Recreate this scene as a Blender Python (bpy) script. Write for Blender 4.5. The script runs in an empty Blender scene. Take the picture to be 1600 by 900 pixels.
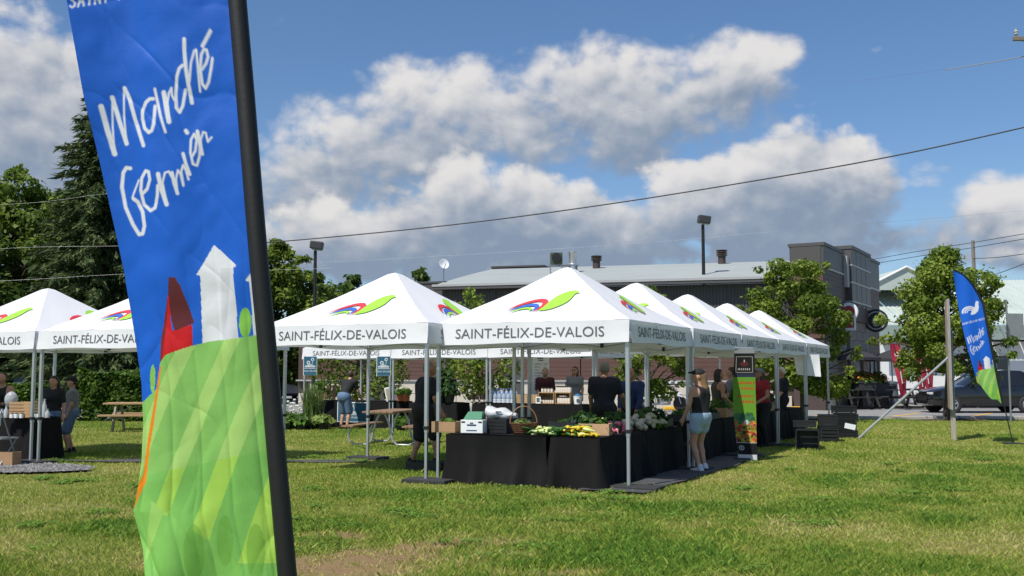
import bpy, bmesh, math, random
import numpy as np
from mathutils import Vector, Matrix
from mathutils.geometry import tessellate_polygon
R = math.radians
rnd = random.Random(7)
rng = np.random.default_rng(7)
SC = bpy.context.scene
COL = SC.collection

# ---------------------------------------------------------------- camera
F = 1600.0; PITCH = math.atan(133/1600.0); CAMH = 1.6
cam = bpy.data.cameras.new('camera'); cam.sensor_width = 36.0; cam.lens = 36.0*F/1600.0
cam.clip_start = 0.05; cam.clip_end = 3000
camo = bpy.data.objects.new('camera', cam); COL.objects.link(camo)
camo.location = (0, 0, CAMH); camo.rotation_euler = (R(90)+PITCH, 0, 0)
cam.dof.use_dof = False
SC.camera = camo
SC.render.resolution_x = 1024; SC.render.resolution_y = 576
SC.view_settings.view_transform = 'Standard'; SC.view_settings.look = 'None'
SC.view_settings.exposure = 0.42; SC.view_settings.gamma = 1.0
SC.view_settings.use_curve_mapping = False
SC.cycles.use_denoising = True
SC.cycles.max_bounces = 6; SC.cycles.transparent_max_bounces = 12

def ray(x, y):
    u = (x-800)/F; v = (450-y)/F
    c, s = math.cos(PITCH), math.sin(PITCH)
    return Vector((u, c - v*s, s + v*c))
def P(x, y, Y):            # point at depth Y seen at photo position x, y
    d = ray(x, y); t = Y/d.y
    return Vector((d.x*t, Y, CAMH + d.z*t))
def G(x, y, z=0.0):        # ground point seen at photo position x, y
    d = ray(x, y); t = (z-CAMH)/d.z
    return Vector((d.x*t, d.y*t, z))

# ---------------------------------------------------------------- sun and sky
SUN_EL = 56.0
to_sun = Vector((-0.675*math.cos(R(SUN_EL)), -0.738*math.cos(R(SUN_EL)), math.sin(R(SUN_EL)))).normalized()
sl = bpy.data.lights.new('sun', 'SUN'); sl.energy = 4.0; sl.angle = R(0.53); sl.color = (1.0, 0.955, 0.88)
so = bpy.data.objects.new('sun', sl); COL.objects.link(so); so.location = (-20, -20, 40)
so.rotation_euler = to_sun.to_track_quat('Z', 'Y').to_euler()

class NT:
    """small helper for building node trees"""
    def __init__(s, tree): s.t = tree; s.n = tree.nodes; s.l = tree.links
    def add(s, typ, **kw):
        n = s.n.new(typ)
        for k, v in kw.items(): setattr(n, k, v)
        return n
    def put(s, sock, v):
        if isinstance(v, bpy.types.NodeSocket): s.l.new(v, sock)
        elif v is not None: sock.default_value = v
    def math(s, op, a, b=None, c=None, clamp=False):
        n = s.add('ShaderNodeMath', operation=op, use_clamp=clamp)
        for i, v in enumerate((a, b, c)):
            if v is not None: s.put(n.inputs[i], v)
        return n.outputs[0]
    def smooth(s, v, a, b, o0=0.0, o1=1.0):
        n = s.add('ShaderNodeMapRange', interpolation_type='SMOOTHSTEP')
        s.put(n.inputs[0], v)
        for i, q in enumerate((a, b, o0, o1)): s.put(n.inputs[1+i], q)
        return n.outputs[0]
    def lin(s, v, a, b, o0=0.0, o1=1.0):
        n = s.add('ShaderNodeMapRange')
        s.put(n.inputs[0], v)
        for i, q in enumerate((a, b, o0, o1)): s.put(n.inputs[1+i], q)
        return n.outputs[0]
    def mix(s, f, a, b, typ='RGBA', blend='MIX'):
        n = s.add('ShaderNodeMix', data_type=typ)
        if typ == 'RGBA': n.blend_type = blend; ia, ib, o = 6, 7, 2
        else: ia, ib, o = 2, 3, 0
        def c(v): return (*v, 1.0) if isinstance(v, tuple) and len(v) == 3 else v
        s.put(n.inputs[0], f); s.put(n.inputs[ia], c(a)); s.put(n.inputs[ib], c(b))
        return n.outputs[o]
    def noise(s, vec, scale, detail=4.0, rough=0.55, dist=0.0):
        n = s.add('ShaderNodeTexNoise'); s.put(n.inputs['Vector'], vec)
        n.inputs['Scale'].default_value = scale; n.inputs['Detail'].default_value = detail
        n.inputs['Roughness'].default_value = rough; n.inputs['Distortion'].default_value = dist
        return n.outputs['Fac']
    def combine(s, x, y, z):
        n = s.add('ShaderNodeCombineXYZ')
        s.put(n.inputs[0], x); s.put(n.inputs[1], y); s.put(n.inputs[2], z)
        return n.outputs[0]

world = bpy.data.worlds.new('World'); SC.world = world; world.use_nodes = True
def azel(x, y):
    d = ray(x, y).normalized()
    return math.atan2(d.x, d.y), math.asin(d.z)
def build_world():
    t = world.node_tree; t.nodes.clear(); N = NT(t)
    # clouds: an uneven field of cumulus round the whole sky; the banks in view sit where the photograph has them
    upper = [  # x, y, rx, ry, strength (photo units): round masses of the higher banks
        (30, 205, 150, 100, 1.0), (110, 300, 160, 90, .9), (20, 25, 100, 36, .30), (400, 25, 60, 25, .1),
        (440, 225, 80, 36, .35), (560, 235, 110, 50, .6), (690, 170, 100, 62, 1.0), (640, 240, 170, 62, .95), (770, 215, 120, 60, .9), (480, 305, 220, 66, .95),
        (905, 130, 90, 55, .85), (1005, 165, 140, 82, 1.05), (1110, 110, 80, 58, .9), (950, 215, 130, 45, .8), (680, 290, 200, 40, .6),
        (1600, 345, 75, 55, .95), (1450, 288, 55, 26, .50), (590, 110, 52, 22, .30), (1545, 130, 45, 18, .22), (1365, 75, 40, 22, .12)]
    lower = [  # nearer, lower ridges
        (590, 375, 230, 55, .9), (770, 325, 150, 55, 1.0), (860, 310, 90, 50, .85), (900, 370, 190, 70, 1.0), (700, 400, 420, 50, .9),
        (1080, 320, 95, 55, .85), (1215, 262, 75, 52, 1.0), (1300, 280, 90, 52, .95), (1180, 335, 190, 60, 1.0), (1330, 400, 330, 34, .55), (1060, 410, 260, 38, .8), (100, 400, 300, 60, .8)]
    def group(name, fn):
        g = bpy.data.node_groups.new(name, 'ShaderNodeTree')
        for q in ('az', 'el'): g.interface.new_socket(q, in_out='INPUT', socket_type='NodeSocketFloat')
        g.interface.new_socket('d', in_out='OUTPUT', socket_type='NodeSocketFloat')
        M = NT(g); gi = M.add('NodeGroupInput'); go = M.add('NodeGroupOutput')
        M.l.new(fn(M, gi.outputs[0], gi.outputs[1]), go.inputs[0]); return g
    def sph(M, az, el, k=1.35): return M.combine(M.math('SINE', az), M.math('COSINE', az), M.math('MULTIPLY', el, k))
    def banks(M, az, el, blobs, rest):
        # wobble the positions so that no bank has a round edge
        q = sph(M, az, el); q2 = M.add('ShaderNodeVectorMath', operation='ADD'); M.put(q2.inputs[0], q); q2.inputs[1].default_value = (3.1, 7.7, 1.3)
        az2 = M.math('ADD', az, M.math('MULTIPLY', M.math('SUBTRACT', M.noise(q, 6.0, 2.0, .5), .5), .13))
        el2 = M.math('ADD', el, M.math('MULTIPLY', M.math('SUBTRACT', M.noise(q2.outputs[0], 7.0, 2.0, .5), .5), .09))
        best = None
        for (x, y, rx, ry, s) in blobs:
            a0, e0 = azel(x, y)
            a = M.math('MULTIPLY', M.math('SUBTRACT', az2, a0), 1600.0/rx)
            e = M.math('MULTIPLY', M.math('SUBTRACT', el2, e0), 1600.0/ry)
            b = M.math('SUBTRACT', s, M.math('MULTIPLY', M.math('MULTIPLY_ADD', a, a, M.math('MULTIPLY', e, e)), .42))
            best = b if best is None else M.math('SMOOTH_MAX', best, b, .25)
        # the rest of the sky: the same kind of scattered cloud
        gen = M.math('MULTIPLY', M.math('SUBTRACT', M.noise(q, 2.3, 2.0, .5), .50), 3.4)
        gen = M.math('SUBTRACT', gen, M.lin(el, .1, 1.4, 0.0, .35))
        out = M.math('MAXIMUM', M.smooth(M.math('ABSOLUTE', az), .56, .80), M.smooth(el, .40, .60))
        return M.mix(out, M.math('MAXIMUM', best, -1.2), gen if rest else -1.2, 'FLOAT')
    def puffs(M, az, el):
        q = sph(M, az, el)
        n1 = M.noise(q, 10.0, 8.0, .60, .25)
        v = M.add('ShaderNodeTexVoronoi', feature='F1'); M.put(v.inputs['Vector'], q)
        v.inputs['Scale'].default_value = 34.0; v.inputs['Detail'].default_value = 1.6; v.inputs['Roughness'].default_value = .5
        return M.math('ADD', M.math('MULTIPLY', M.math('SUBTRACT', n1, .5), 2.1), M.math('MULTIPLY', M.math('SUBTRACT', .40, v.outputs['Distance']), .40))
    gu_ = group('cloud_banks', lambda M, a, e: banks(M, a, e, upper, True)); gl_ = group('cloud_ridges', lambda M, a, e: banks(M, a, e, lower, False)); gp_ = group('cloud_puffs', puffs)
    tc = N.add('ShaderNodeTexCoord'); sep = N.add('ShaderNodeSeparateXYZ'); N.l.new(tc.outputs['Generated'], sep.inputs[0])
    X, Y, Z = sep.outputs
    az = N.math('ARCTAN2', X, Y); el = N.math('ARCSINE', Z)
    def ev(g, da, de):
        n = N.add('ShaderNodeGroup'); n.node_tree = g
        N.put(n.inputs[0], N.math('ADD', az, da)); N.put(n.inputs[1], N.math('ADD', el, de))
        return n.outputs[0]
    p0 = ev(gp_, 0, 0); p1 = ev(gp_, -.007, .010)
    sky = N.add('ShaderNodeTexSky', sky_type='NISHITA'); sky.sun_disc = False
    sky.sun_elevation = R(SUN_EL); sky.sun_rotation = math.atan2(to_sun.x, to_sun.y)
    sky.air_density = 1.0; sky.dust_density = 0.6; sky.ozone_density = 2.2
    sky_c = N.mix(1.0, sky.outputs[0], (SKY_TINT[0], SKY_TINT[1], SKY_TINT[2], 1), blend='MULTIPLY')
    hz = N.smooth(el, 0.0, .24, 1.0, 0.0)          # paler air low down
    sky_c = N.mix(N.math('MULTIPLY', hz, .30), sky_c, (3.2, 4.0, 5.3, 1))
    colr = sky_c
    for g_, soft, drop in ((gu_, .66, 0.0), (gl_, .48, .03)):
        b0 = ev(g_, 0, 0); b1 = ev(g_, -.012, .045); d0 = N.math('ADD', b0, p0)
        alpha = N.math('MULTIPLY', N.smooth(d0, -.02, soft), .96)
        lit = N.math('ADD', LIT0-drop, N.math('ADD', N.math('MULTIPLY', N.math('SUBTRACT', p0, p1), .60), N.math('MULTIPLY', N.math('SUBTRACT', b0, b1), .50)))
        lit = N.math('SUBTRACT', lit, N.math('MULTIPLY', N.smooth(d0, .5, 1.7), .20))
        lit = N.math('SUBTRACT', lit, N.smooth(el, .07, .25, .27, 0.0), clamp=True)
        lit = N.smooth(lit, -.05, 1.05)
        cloud = N.mix(lit, (1.80, 2.30, 3.10, 1), (5.9, 5.75, 5.65, 1))
        colr = N.mix(alpha, colr, cloud)
    bg = N.add('ShaderNodeBackground'); N.l.new(colr, bg.inputs[0]); bg.inputs[1].default_value = 0.10
    o = N.add('ShaderNodeOutputWorld'); N.l.new(bg.outputs[0], o.inputs[0])
SKY_TINT = (0.60, 0.74, 0.88); LIT0 = .30
build_world()
world.cycles.sampling_method = 'MANUAL'; world.cycles.sample_map_resolution = 512

# ---------------------------------------------------------------- materials
MATS = {}
def mat(name, col, rough=0.6, metal=0.0, var=0.12, scale=6.0, bump=0.0, bscale=40.0, trans=0.0, spec=0.5, attr=None, coat=0.0, streak=None, alpha=None, col2=None, coord='Object', sheen=0.0):
    """one procedural surface: a base colour varied by noise, fine relief, optional translucency or colour attribute"""
    if name in MATS: return MATS[name]
    m = bpy.data.materials.new(name); m.use_nodes = True; t = m.node_tree; N = NT(t)
    b = t.nodes['Principled BSDF']; out = t.nodes['Material Output']
    tc = N.add('ShaderNodeTexCoord'); vec = tc.outputs[coord]
    if streak:
        mp = N.add('ShaderNodeMapping'); mp.inputs['Scale'].default_value = streak; N.l.new(vec, mp.inputs[0]); vec = mp.outputs[0]
    if attr:
        at = N.add('ShaderNodeAttribute', attribute_name=attr); base = at.outputs['Color']
    else:
        base = (*col, 1.0)
    n1 = N.noise(vec, scale, 5.0, .6)
    if col2 is not None and not attr:
        c = N.mix(N.smooth(n1, .38, .62), base, (*col2, 1.0))
    else:
        c = base
    if var > 0:
        k = N.lin(n1, .25, .75, 1-var, 1+var)
        c = N.mix(1.0, c, N.combine(k, k, k), blend='MULTIPLY')
    N.put(b.inputs['Base Color'], c)
    b.inputs['Roughness'].default_value = rough; b.inputs['Metallic'].default_value = metal
    b.inputs['Specular IOR Level'].default_value = spec
    if coat: b.inputs['Coat Weight'].default_value = coat; b.inputs['Coat Roughness'].default_value = .06
    if sheen: b.inputs['Sheen Weight'].default_value = sheen
    if bump > 0:
        bn = N.add('ShaderNodeBump'); bn.inputs['Strength'].default_value = bump; bn.inputs['Distance'].default_value = .02
        N.l.new(N.noise(vec, bscale, 4.0, .6), bn.inputs['Height']); N.l.new(bn.outputs[0], b.inputs['Normal'])
    if trans > 0:
        tr = N.add('ShaderNodeBsdfTranslucent'); N.put(tr.inputs[0], c)
        mx = N.add('ShaderNodeMixShader'); mx.inputs[0].default_value = trans
        N.l.new(b.outputs[0], mx.inputs[1]); N.l.new(tr.outputs[0], mx.inputs[2]); N.l.new(mx.outputs[0], out.inputs[0])
    if alpha is not None:
        b.inputs['Alpha'].default_value = alpha
    MATS[name] = m
    return m

def glass_mat(name, col, rough=.05):
    if name in MATS: return MATS[name]
    m = bpy.data.materials.new(name); m.use_nodes = True
    b = m.node_tree.nodes['Principled BSDF']; b.inputs['Base Color'].default_value = (*col, 1); b.inputs['Roughness'].default_value = rough
    b.inputs['Transmission Weight'].default_value = .9; b.inputs['IOR'].default_value = 1.2
    MATS[name] = m; return m

# ---------------------------------------------------------------- mesh helpers
class MB:
    """collects shapes and links them as ONE mesh object"""
    def __init__(s): s.v = []; s.f = []; s.mi = []; s.cur = 0
    def add(s, vs, fs):
        o = len(s.v); s.v.extend([tuple(q) for q in vs])
        for f in fs: s.f.append(tuple(i+o for i in f)); s.mi.append(s.cur)
        return s
    def box(s, c, d, rot=None, bevel=0.0):
        cx, cy, cz = c; hx, hy, hz = d[0]/2, d[1]/2, d[2]/2
        if bevel <= 0:
            vs = [Vector((x*hx, y*hy, z*hz)) for x in (-1, 1) for y in (-1, 1) for z in (-1, 1)]
            fs = [(0,1,3,2),(4,6,7,5),(0,4,5,1),(2,3,7,6),(0,2,6,4),(1,5,7,3)]
        else:
            bm = bmesh.new(); bmesh.ops.create_cube(bm, size=1.0)
            for v in bm.verts: v.co = Vector((v.co.x*d[0], v.co.y*d[1], v.co.z*d[2]))
            bmesh.ops.bevel(bm, geom=list(bm.edges), offset=bevel, segments=2, profile=.6, affect='EDGES')
            bm.verts.index_update(); vs = [v.co.copy() for v in bm.verts]; fs = [[v.index for v in f.verts] for f in bm.faces]; bm.free()
        if rot is not None: vs = [rot @ v for v in vs]
        return s.add([v + Vector(c) for v in vs], fs)
    def tube(s, pts, rad, n=8, caps=True, squash=None):
        pts = [Vector(p) for p in pts]; m = len(pts)
        if not hasattr(rad, '__len__'): rad = [rad]*m
        vs = []; up = Vector((0, 0, 1)); px = None
        for i, p in enumerate(pts):
            d = (pts[min(i+1, m-1)] - pts[max(i-1, 0)])
            d = d.normalized() if d.length > 1e-9 else up
            if px is None:
                a = Vector((1, 0, 0)) if abs(d.x) < .9 else Vector((0, 1, 0))
                px = (a - d*a.dot(d)).normalized()
            else:
                px = px - d*px.dot(d)
                px = px.normalized() if px.length > 1e-6 else d.orthogonal().normalized()
            py = d.cross(px)
            for k in range(n):
                a = 2*math.pi*(k+.5)/n
                vs.append(p + (px*math.cos(a) + py*math.sin(a))*rad[i])
        fs = []
        for i in range(m-1):
            for k in range(n):
                fs.append((i*n+k, i*n+(k+1) % n, (i+1)*n+(k+1) % n, (i+1)*n+k))
        if caps: fs.append(tuple(range(n-1, -1, -1))); fs.append(tuple(range((m-1)*n, m*n)))
        return s.add(vs, fs)
    def lathe(s, prof, n=16, c=(0, 0, 0), M=None, sx=1.0, sy=1.0):
        vs = []; fs = []; m = len(prof)
        for (r, z) in prof:
            for k in range(n):
                a = 2*math.pi*k/n
                vs.append(Vector((r*math.cos(a)*sx, r*math.sin(a)*sy, z)))
        for i in range(m-1):
            for k in range(n):
                fs.append((i*n+k, i*n+(k+1) % n, (i+1)*n+(k+1) % n, (i+1)*n+k))
        if m == 4 and prof[0][0] == prof[3][0] > 1e-3 and prof[1][0] == prof[2][0] != prof[0][0]:      # a flat ring keeps its hole
            for k in range(n): fs.append((3*n+k, 3*n+(k+1) % n, (k+1) % n, k))
        else:
            if prof[0][0] > 1e-6: fs.append(tuple(range(n-1, -1, -1)))
            if prof[-1][0] > 1e-6: fs.append(tuple(range((m-1)*n, m*n)))
        if M is not None: vs = [M @ v for v in vs]
        return s.add([v + Vector(c) for v in vs], fs)
    def ell(s, c, r, n=10, m=7, M=None):
        prof = [(max(math.sin(math.pi*i/m), 1e-7), -math.cos(math.pi*i/m)) for i in range(m+1)]
        vs = []; fs = []
        for (a, z) in prof:
            for k in range(n):
                t = 2*math.pi*k/n; vs.append(Vector((a*math.cos(t)*r[0], a*math.sin(t)*r[1], z*r[2])))
        for i in range(m):
            for k in range(n): fs.append((i*n+k, i*n+(k+1) % n, (i+1)*n+(k+1) % n, (i+1)*n+k))
        if M is not None: vs = [M @ v for v in vs]
        return s.add([v + Vector(c) for v in vs], fs)
    def poly(s, pts):
        return s.add(pts, [tuple(range(len(pts)))])
    def prism(s, pts, vec):
        """a flat outline pushed along vec"""
        n = len(pts); vec = Vector(vec); p = [Vector(q) for q in pts]
        tri = tessellate_polygon([p])
        vs = p + [q+vec for q in p]
        fs = [tuple(t) for t in tri] + [tuple(n+i for i in reversed(t)) for t in tri]
        fs += [(i, (i+1) % n, n+(i+1) % n, n+i) for i in range(n)]
        return s.add(vs, fs)
    def grid(s, nu, nv, fn):
        vs = [fn(i/nu, j/nv) for j in range(nv+1) for i in range(nu+1)]
        fs = [(j*(nu+1)+i, j*(nu+1)+i+1, (j+1)*(nu+1)+i+1, (j+1)*(nu+1)+i) for j in range(nv) for i in range(nu)]
        return s.add(vs, fs)
    def mesh(s, name, mats, smooth=False):
        me = bpy.data.meshes.new(name); me.from_pydata(s.v, [], s.f)
        if not isinstance(mats, (list, tuple)): mats = [mats]
        for m in mats: me.materials.append(m)
        if len(mats) > 1: me.polygons.foreach_set('material_index', s.mi)
        bm = bmesh.new(); bm.from_mesh(me); bmesh.ops.recalc_face_normals(bm, faces=bm.faces); bm.to_mesh(me); bm.free()
        if smooth: me.polygons.foreach_set('use_smooth', [True]*len(me.polygons)); me.set_sharp_from_angle(angle=R(38 if smooth is True else smooth))
        me.update(); return me
    def build(s, name, mats, parent=None, smooth=False):
        return link(name, s.mesh(name, mats, smooth), parent)
def link(name, me, parent=None, loc=None, rz=None):
    o = bpy.data.objects.new(name, me); COL.objects.link(o)
    if parent is not None: o.parent = parent
    if loc is not None: o.location = loc
    if rz is not None: o.rotation_euler = (0, 0, rz)
    return o
def np_mesh(name, V, Fq, m, parent=None, smooth=False, cols=None, cdom='POINT', k=4):
    """fast mesh from arrays: V (n,3), Fq (f,k)"""
    me = bpy.data.meshes.new(name)
    V = np.ascontiguousarray(V, dtype=np.float32); Fq = np.ascontiguousarray(Fq, dtype=np.int32); k = Fq.shape[1]
    me.vertices.add(len(V)); me.vertices.foreach_set('co', V.ravel())
    me.loops.add(Fq.size); me.loops.foreach_set('vertex_index', Fq.ravel())
    me.polygons.add(len(Fq)); me.polygons.foreach_set('loop_start', np.arange(0, Fq.size, k, dtype=np.int32))
    try: me.polygons.foreach_set('loop_total', np.full(len(Fq), k, dtype=np.int32))
    except Exception: pass
    if smooth: me.polygons.foreach_set('use_smooth', np.ones(len(Fq), dtype=bool))
    me.update(calc_edges=True)
    if cols is not None:
        c = np.ones((len(cols), 4), dtype=np.float32); c[:, :3] = cols
        a = me.color_attributes.new('col', 'FLOAT_COLOR', cdom); a.data.foreach_set('color', c.ravel())
    me.materials.append(m)
    return link(name, me, parent)
def tag(o, label, cat, group=None, kind=None):
    if label: o['label'] = label
    if cat: o['category'] = cat
    if group: o['group'] = group
    if kind: o['kind'] = kind
    return o
def thing(name, label, cat, loc=(0, 0, 0), rz=0.0, group=None):
    o = bpy.data.objects.new(name, None); COL.objects.link(o); o.empty_display_size = .2
    o.location = loc; o.rotation_euler = (0, 0, rz)
    return tag(o, label, cat, group)
def struct(o): o['kind'] = 'structure'; return o
def copy_tree(o, parent=None):
    c = o.copy(); COL.objects.link(c)
    if parent is not None: c.parent = parent
    for ch in list(o.children): copy_tree(ch, c)
    return c
def text_geo(body, size, xs=1.0, shear=0.0):
    cu = bpy.data.curves.new('text', 'FONT'); cu.body = body; cu.size = size; cu.align_x = 'CENTER'; cu.align_y = 'CENTER'; cu.resolution_u = 3
    cu.shear = shear
    ob = bpy.data.objects.new('text', cu); COL.objects.link(ob)
    dg = bpy.context.evaluated_depsgraph_get(); me = bpy.data.meshes.new_from_object(ob.evaluated_get(dg))
    vs = [(v.co.x*xs, v.co.y) for v in me.vertices]; fs = [tuple(p.vertices) for p in me.polygons]
    bpy.data.objects.remove(ob); bpy.data.curves.remove(cu); bpy.data.meshes.remove(me)
    return vs, fs
def rotz(a): return Matrix.Rotation(a, 3, 'Z')

# common surfaces
M_white = mat('tent_fabric_white', (.86, .86, .89), .65, var=.02, scale=2, bump=.12, bscale=5, trans=.24)
M_grayprint = mat('print_grey', (.10, .10, .11), .7, var=.05)
M_red = mat('print_red', (.62, .035, .05), .6, var=.03)
M_blue = mat('print_blue', (.035, .12, .50), .6, var=.03)
M_green = mat('print_green', (.30, .60, .05), .6, var=.03)
M_alu = mat('aluminium_leg', (.55, .56, .58), .38, metal=.75, var=.06, scale=9)
M_dalu = mat('steel_grey', (.32, .33, .34), .45, metal=.7, var=.10, scale=9)
M_black = mat('black_plastic', (.012, .012, .013), .5, var=.2, scale=12)
M_blackcloth = mat('black_cloth', (.0105, .0100, .0105), .78, var=.15, scale=3, bump=.12, bscale=25, spec=.12)
M_rubber = mat('rubber_mat', (.028, .028, .030), .85, var=.3, scale=14, bump=.3, bscale=60)
M_wood = mat('crate_wood', (.40, .25, .125), .7, var=.22, scale=5, streak=(2, 12, 12), bump=.15, bscale=30)
M_wood2 = mat('table_wood', (.25, .145, .075), .6, var=.22, scale=5, streak=(2, 12, 12), bump=.15, bscale=30)
M_card = mat('cardboard', (.36, .22, .115), .8, var=.1, scale=8)
M_galv = mat('galvanised_steel', (.50, .51, .52), .42, metal=.7, var=.14, scale=14)
M_terra = mat('terracotta', (.42, .11, .035), .75, var=.15, scale=10)
M_whiteplastic = mat('white_plastic', (.78, .79, .80), .4, var=.03)
# ---------------------------------------------------------------- ground, road, pavements
def ground_material():
    m = bpy.data.materials.new('lawn_soil'); m.use_nodes = True; N = NT(m.node_tree); b = m.node_tree.nodes['Principled BSDF']
    tc = N.add('ShaderNodeTexCoord'); v = tc.outputs['Object']
    n1 = N.noise(v, .55, 5, .6); n2 = N.noise(v, 9, 5, .65); n3 = N.noise(v, 60, 4, .7)
    c = N.mix(N.smooth(n1, .35, .65), (.15, .20, .03), (.22, .22, .05))
    c = N.mix(N.smooth(n2, .45, .75), c, (.075, .115, .020))
    at = N.add('ShaderNodeAttribute', attribute_name='bare')
    soil = N.mix(N.smooth(n3, .35, .65), (.36, .235, .135), (.20, .122, .064))
    soil = N.mix(N.smooth(n2, .45, .6, 0.0, .35), soil, (.22, .19, .07))
    c = N.mix(at.outputs['Fac'], c, soil)
    k = N.lin(n3, .2, .8, .65, 1.3); c = N.mix(1.0, c, N.combine(k, k, k), blend='MULTIPLY')
    N.put(b.inputs['Base Color'], c); b.inputs['Roughness'].default_value = .95; b.inputs['Specular IOR Level'].default_value = .1
    bp = N.add('ShaderNodeBump'); bp.inputs['Strength'].default_value = .7; bp.inputs['Distance'].default_value = .03
    N.l.new(n3, bp.inputs['Height']); N.l.new(bp.outputs[0], b.inputs['Normal'])
    return m
# worn patches in the lawn: centre x, y, radii (metres)
BARE = [(G(640, 862), .85, .30), (G(540, 885), .75, .26), (G(520, 838), .40, .14), (G(730, 850), .5, .16), (G(850, 897), .55, .10), (G(320, 880), .6, .2)]
DRY = [(G(120, 800), 1.0, .45), (G(60, 850), .6, .3), (G(1240, 826), 1.3, .35), (G(1500, 850), .9, .35), (G(930, 800), .5, .2), (G(170, 735), .8, .35), (G(1580, 840), .8, .5), (G(640, 862), 1.5, .5), (G(560, 870), 1.3, .5), (G(1050, 745), 1.6, .5)]
LUSH = [(G(1080, 870), 1.5, .75), (G(960, 890), 1.0, .35), (G(900, 800), 1.9, .40), (G(1100, 805), 1.2, .5), (G(1440, 800), 1.7, .65), (G(1400, 755), 1.5, .6), (G(690, 790), 1.4, .35), (G(620, 775), .8, .3), (G(490, 855), .35, .25), (G(1540, 735), 1.2, .8), (G(1200, 880), .8, .4), (G(760, 870), .35, .2), (G(170, 830), .8, .3)]
def field(x, y, spots):
    w = np.zeros_like(x)
    for c, rx, ry in spots:
        d = ((x-c.x)/rx)**2 + ((y-c.y)/(ry*2.2))**2
        w = np.maximum(w, np.clip(1.6-1.2*d, 0, 1))
    return w
def vnoise(x, y, s, seed=0):
    """smooth value noise on arrays"""
    r = np.random.default_rng(seed).random((64, 64)); x = x*s; y = y*s
    i = np.floor(x).astype(int); j = np.floor(y).astype(int); fx = x-i; fy = y-j
    fx = fx*fx*(3-2*fx); fy = fy*fy*(3-2*fy)
    a = r[i % 64, j % 64]; b = r[(i+1) % 64, j % 64]; c = r[i % 64, (j+1) % 64]; d = r[(i+1) % 64, (j+1) % 64]
    return (a*(1-fx)+b*fx)*(1-fy) + (c*(1-fx)+d*fx)*fy
def make_ground():
    xs = np.concatenate([[-1200, -300, -80, -40], np.linspace(-24, 24, 193), [40, 80, 300, 1200]])
    ys = np.concatenate([[-300, -60, -10], np.linspace(1, 37, 181), [50, 100, 300, 2400]])
    X, Y = np.meshgrid(xs, ys); nx = len(xs)
    Z = np.where((np.abs(X) < 24) & (Y > 1) & (Y < 34), (vnoise(X, Y, .8, 3)-.5)*.03, 0)
    V = np.stack([X.ravel(), Y.ravel(), Z.ravel()], 1)
    idx = np.arange(X.size).reshape(X.shape)
    Fq = np.stack([idx[:-1, :-1].ravel(), idx[:-1, 1:].ravel(), idx[1:, 1:].ravel(), idx[1:, :-1].ravel()], 1)
    o = np_mesh('ground', V, Fq, ground_material(), smooth=True)
    b = field(X.ravel(), Y.ravel(), BARE)*np.clip(vnoise(X.ravel()+17, Y.ravel()+17, 2.6, 22)*2.2+.05, 0, 1)
    a = o.data.attributes.new('bare', 'FLOAT', 'POINT'); a.data.foreach_set('value', b.astype(np.float32))
    struct(o)
make_ground()
M_asph = mat('asphalt', (.235, .23, .225), .9, var=.18, scale=1.2, bump=.3, bscale=90)
M_conc = mat('concrete', (.40, .365, .32), .85, var=.12, scale=2.0, bump=.15, bscale=60)
M_yellow = mat('kerb_paint_yellow', (.75, .42, .03), .6, var=.12, scale=6)
M_mulch = mat('mulch', (.055, .035, .022), .95, var=.4, scale=20, bump=.6, bscale=60)
M_gravel = mat('crushed_stone', (.16, .155, .155), .95, var=.55, scale=45, bump=.9, bscale=70, col2=(.09, .088, .09))
def sheet(name, x0, x1, y0, y1, z, m):
    o = MB().poly([(x0, y0, z), (x1, y0, z), (x1, y1, z), (x0, y1, z)]).build(name, m); return struct(o)
sheet('road', -200, 200, 36.2, 46.0, .010, M_asph)
sheet('parking_lot', -200, 200, 46.0, 130, .014, M_asph)
# kerb stones along the lawn edge, each its own piece
kerb = MB().box((0, 35.9, .03), (400, .10, .06)).build('kerb', M_conc); struct(kerb)
kst = MB().box((0, 0, 0), (1.97, .30, .14), bevel=.02).mesh('kerb_stone', M_conc)
for i in range(-16, 17):
    link('kerb_stone', kst, kerb, (i*2.0+.4, 35.6, .05))
walk = MB().box((40, 51.5, .06), (70, 9.0, .12)).build('pavement', M_conc); struct(walk)
for i in range(10):
    lp = MB().box((8+i*2.4, 46.9, .125), (2.36, .28, .02)).build('kerb_stone', M_conc, walk)
# mulch bed around the street trees
for nm, x0, x1 in (('mulch_bed', 13.2, 17.6), ('mulch_bed', 8.6, 11.4)):
    struct(MB().grid(24, 4, lambda u, v: (x0+(x1-x0)*u, 34.55+.75*v + .06*math.sin(u*40), .012+.06*math.sin(math.pi*u)*math.sin(math.pi*v))).build(nm, M_mulch, smooth=True))
# painted bay lines on the road and the yellow wheel stops
for k in range(3):
    o = MB(); a = Vector((10.6+k*2.9, 37.4, .016)); d = Vector((2.6, 3.4, 0)); n = Vector((.07, -.05, 0))
    o.poly([a-n, a+n, a+d+n, a+d-n]); struct(o.build('bay_marking', M_yellow))
for k, (xa, lab) in enumerate(((1062, 'yellow concrete wheel stop under the white motorcycle'), (1100, 'short yellow wheel stop behind the woman in denim shorts'), (1128, 'yellow wheel stop seen behind the dark haired woman'), (1262, 'yellow wheel stop beside the last tent of the row'))):
    p = G(xa, 639); p.y = 44.6+.02*k; p.x = (xa-800)/1600*44.6
    o = MB().box((0, 0, .075), (1.5, .22, .15), bevel=.04).build('wheel_stop', M_yellow); o.location = p; o.location.z = .01; tag(o, lab, 'wheel stop', 'yellow wheel stops in the parking lot')
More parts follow.
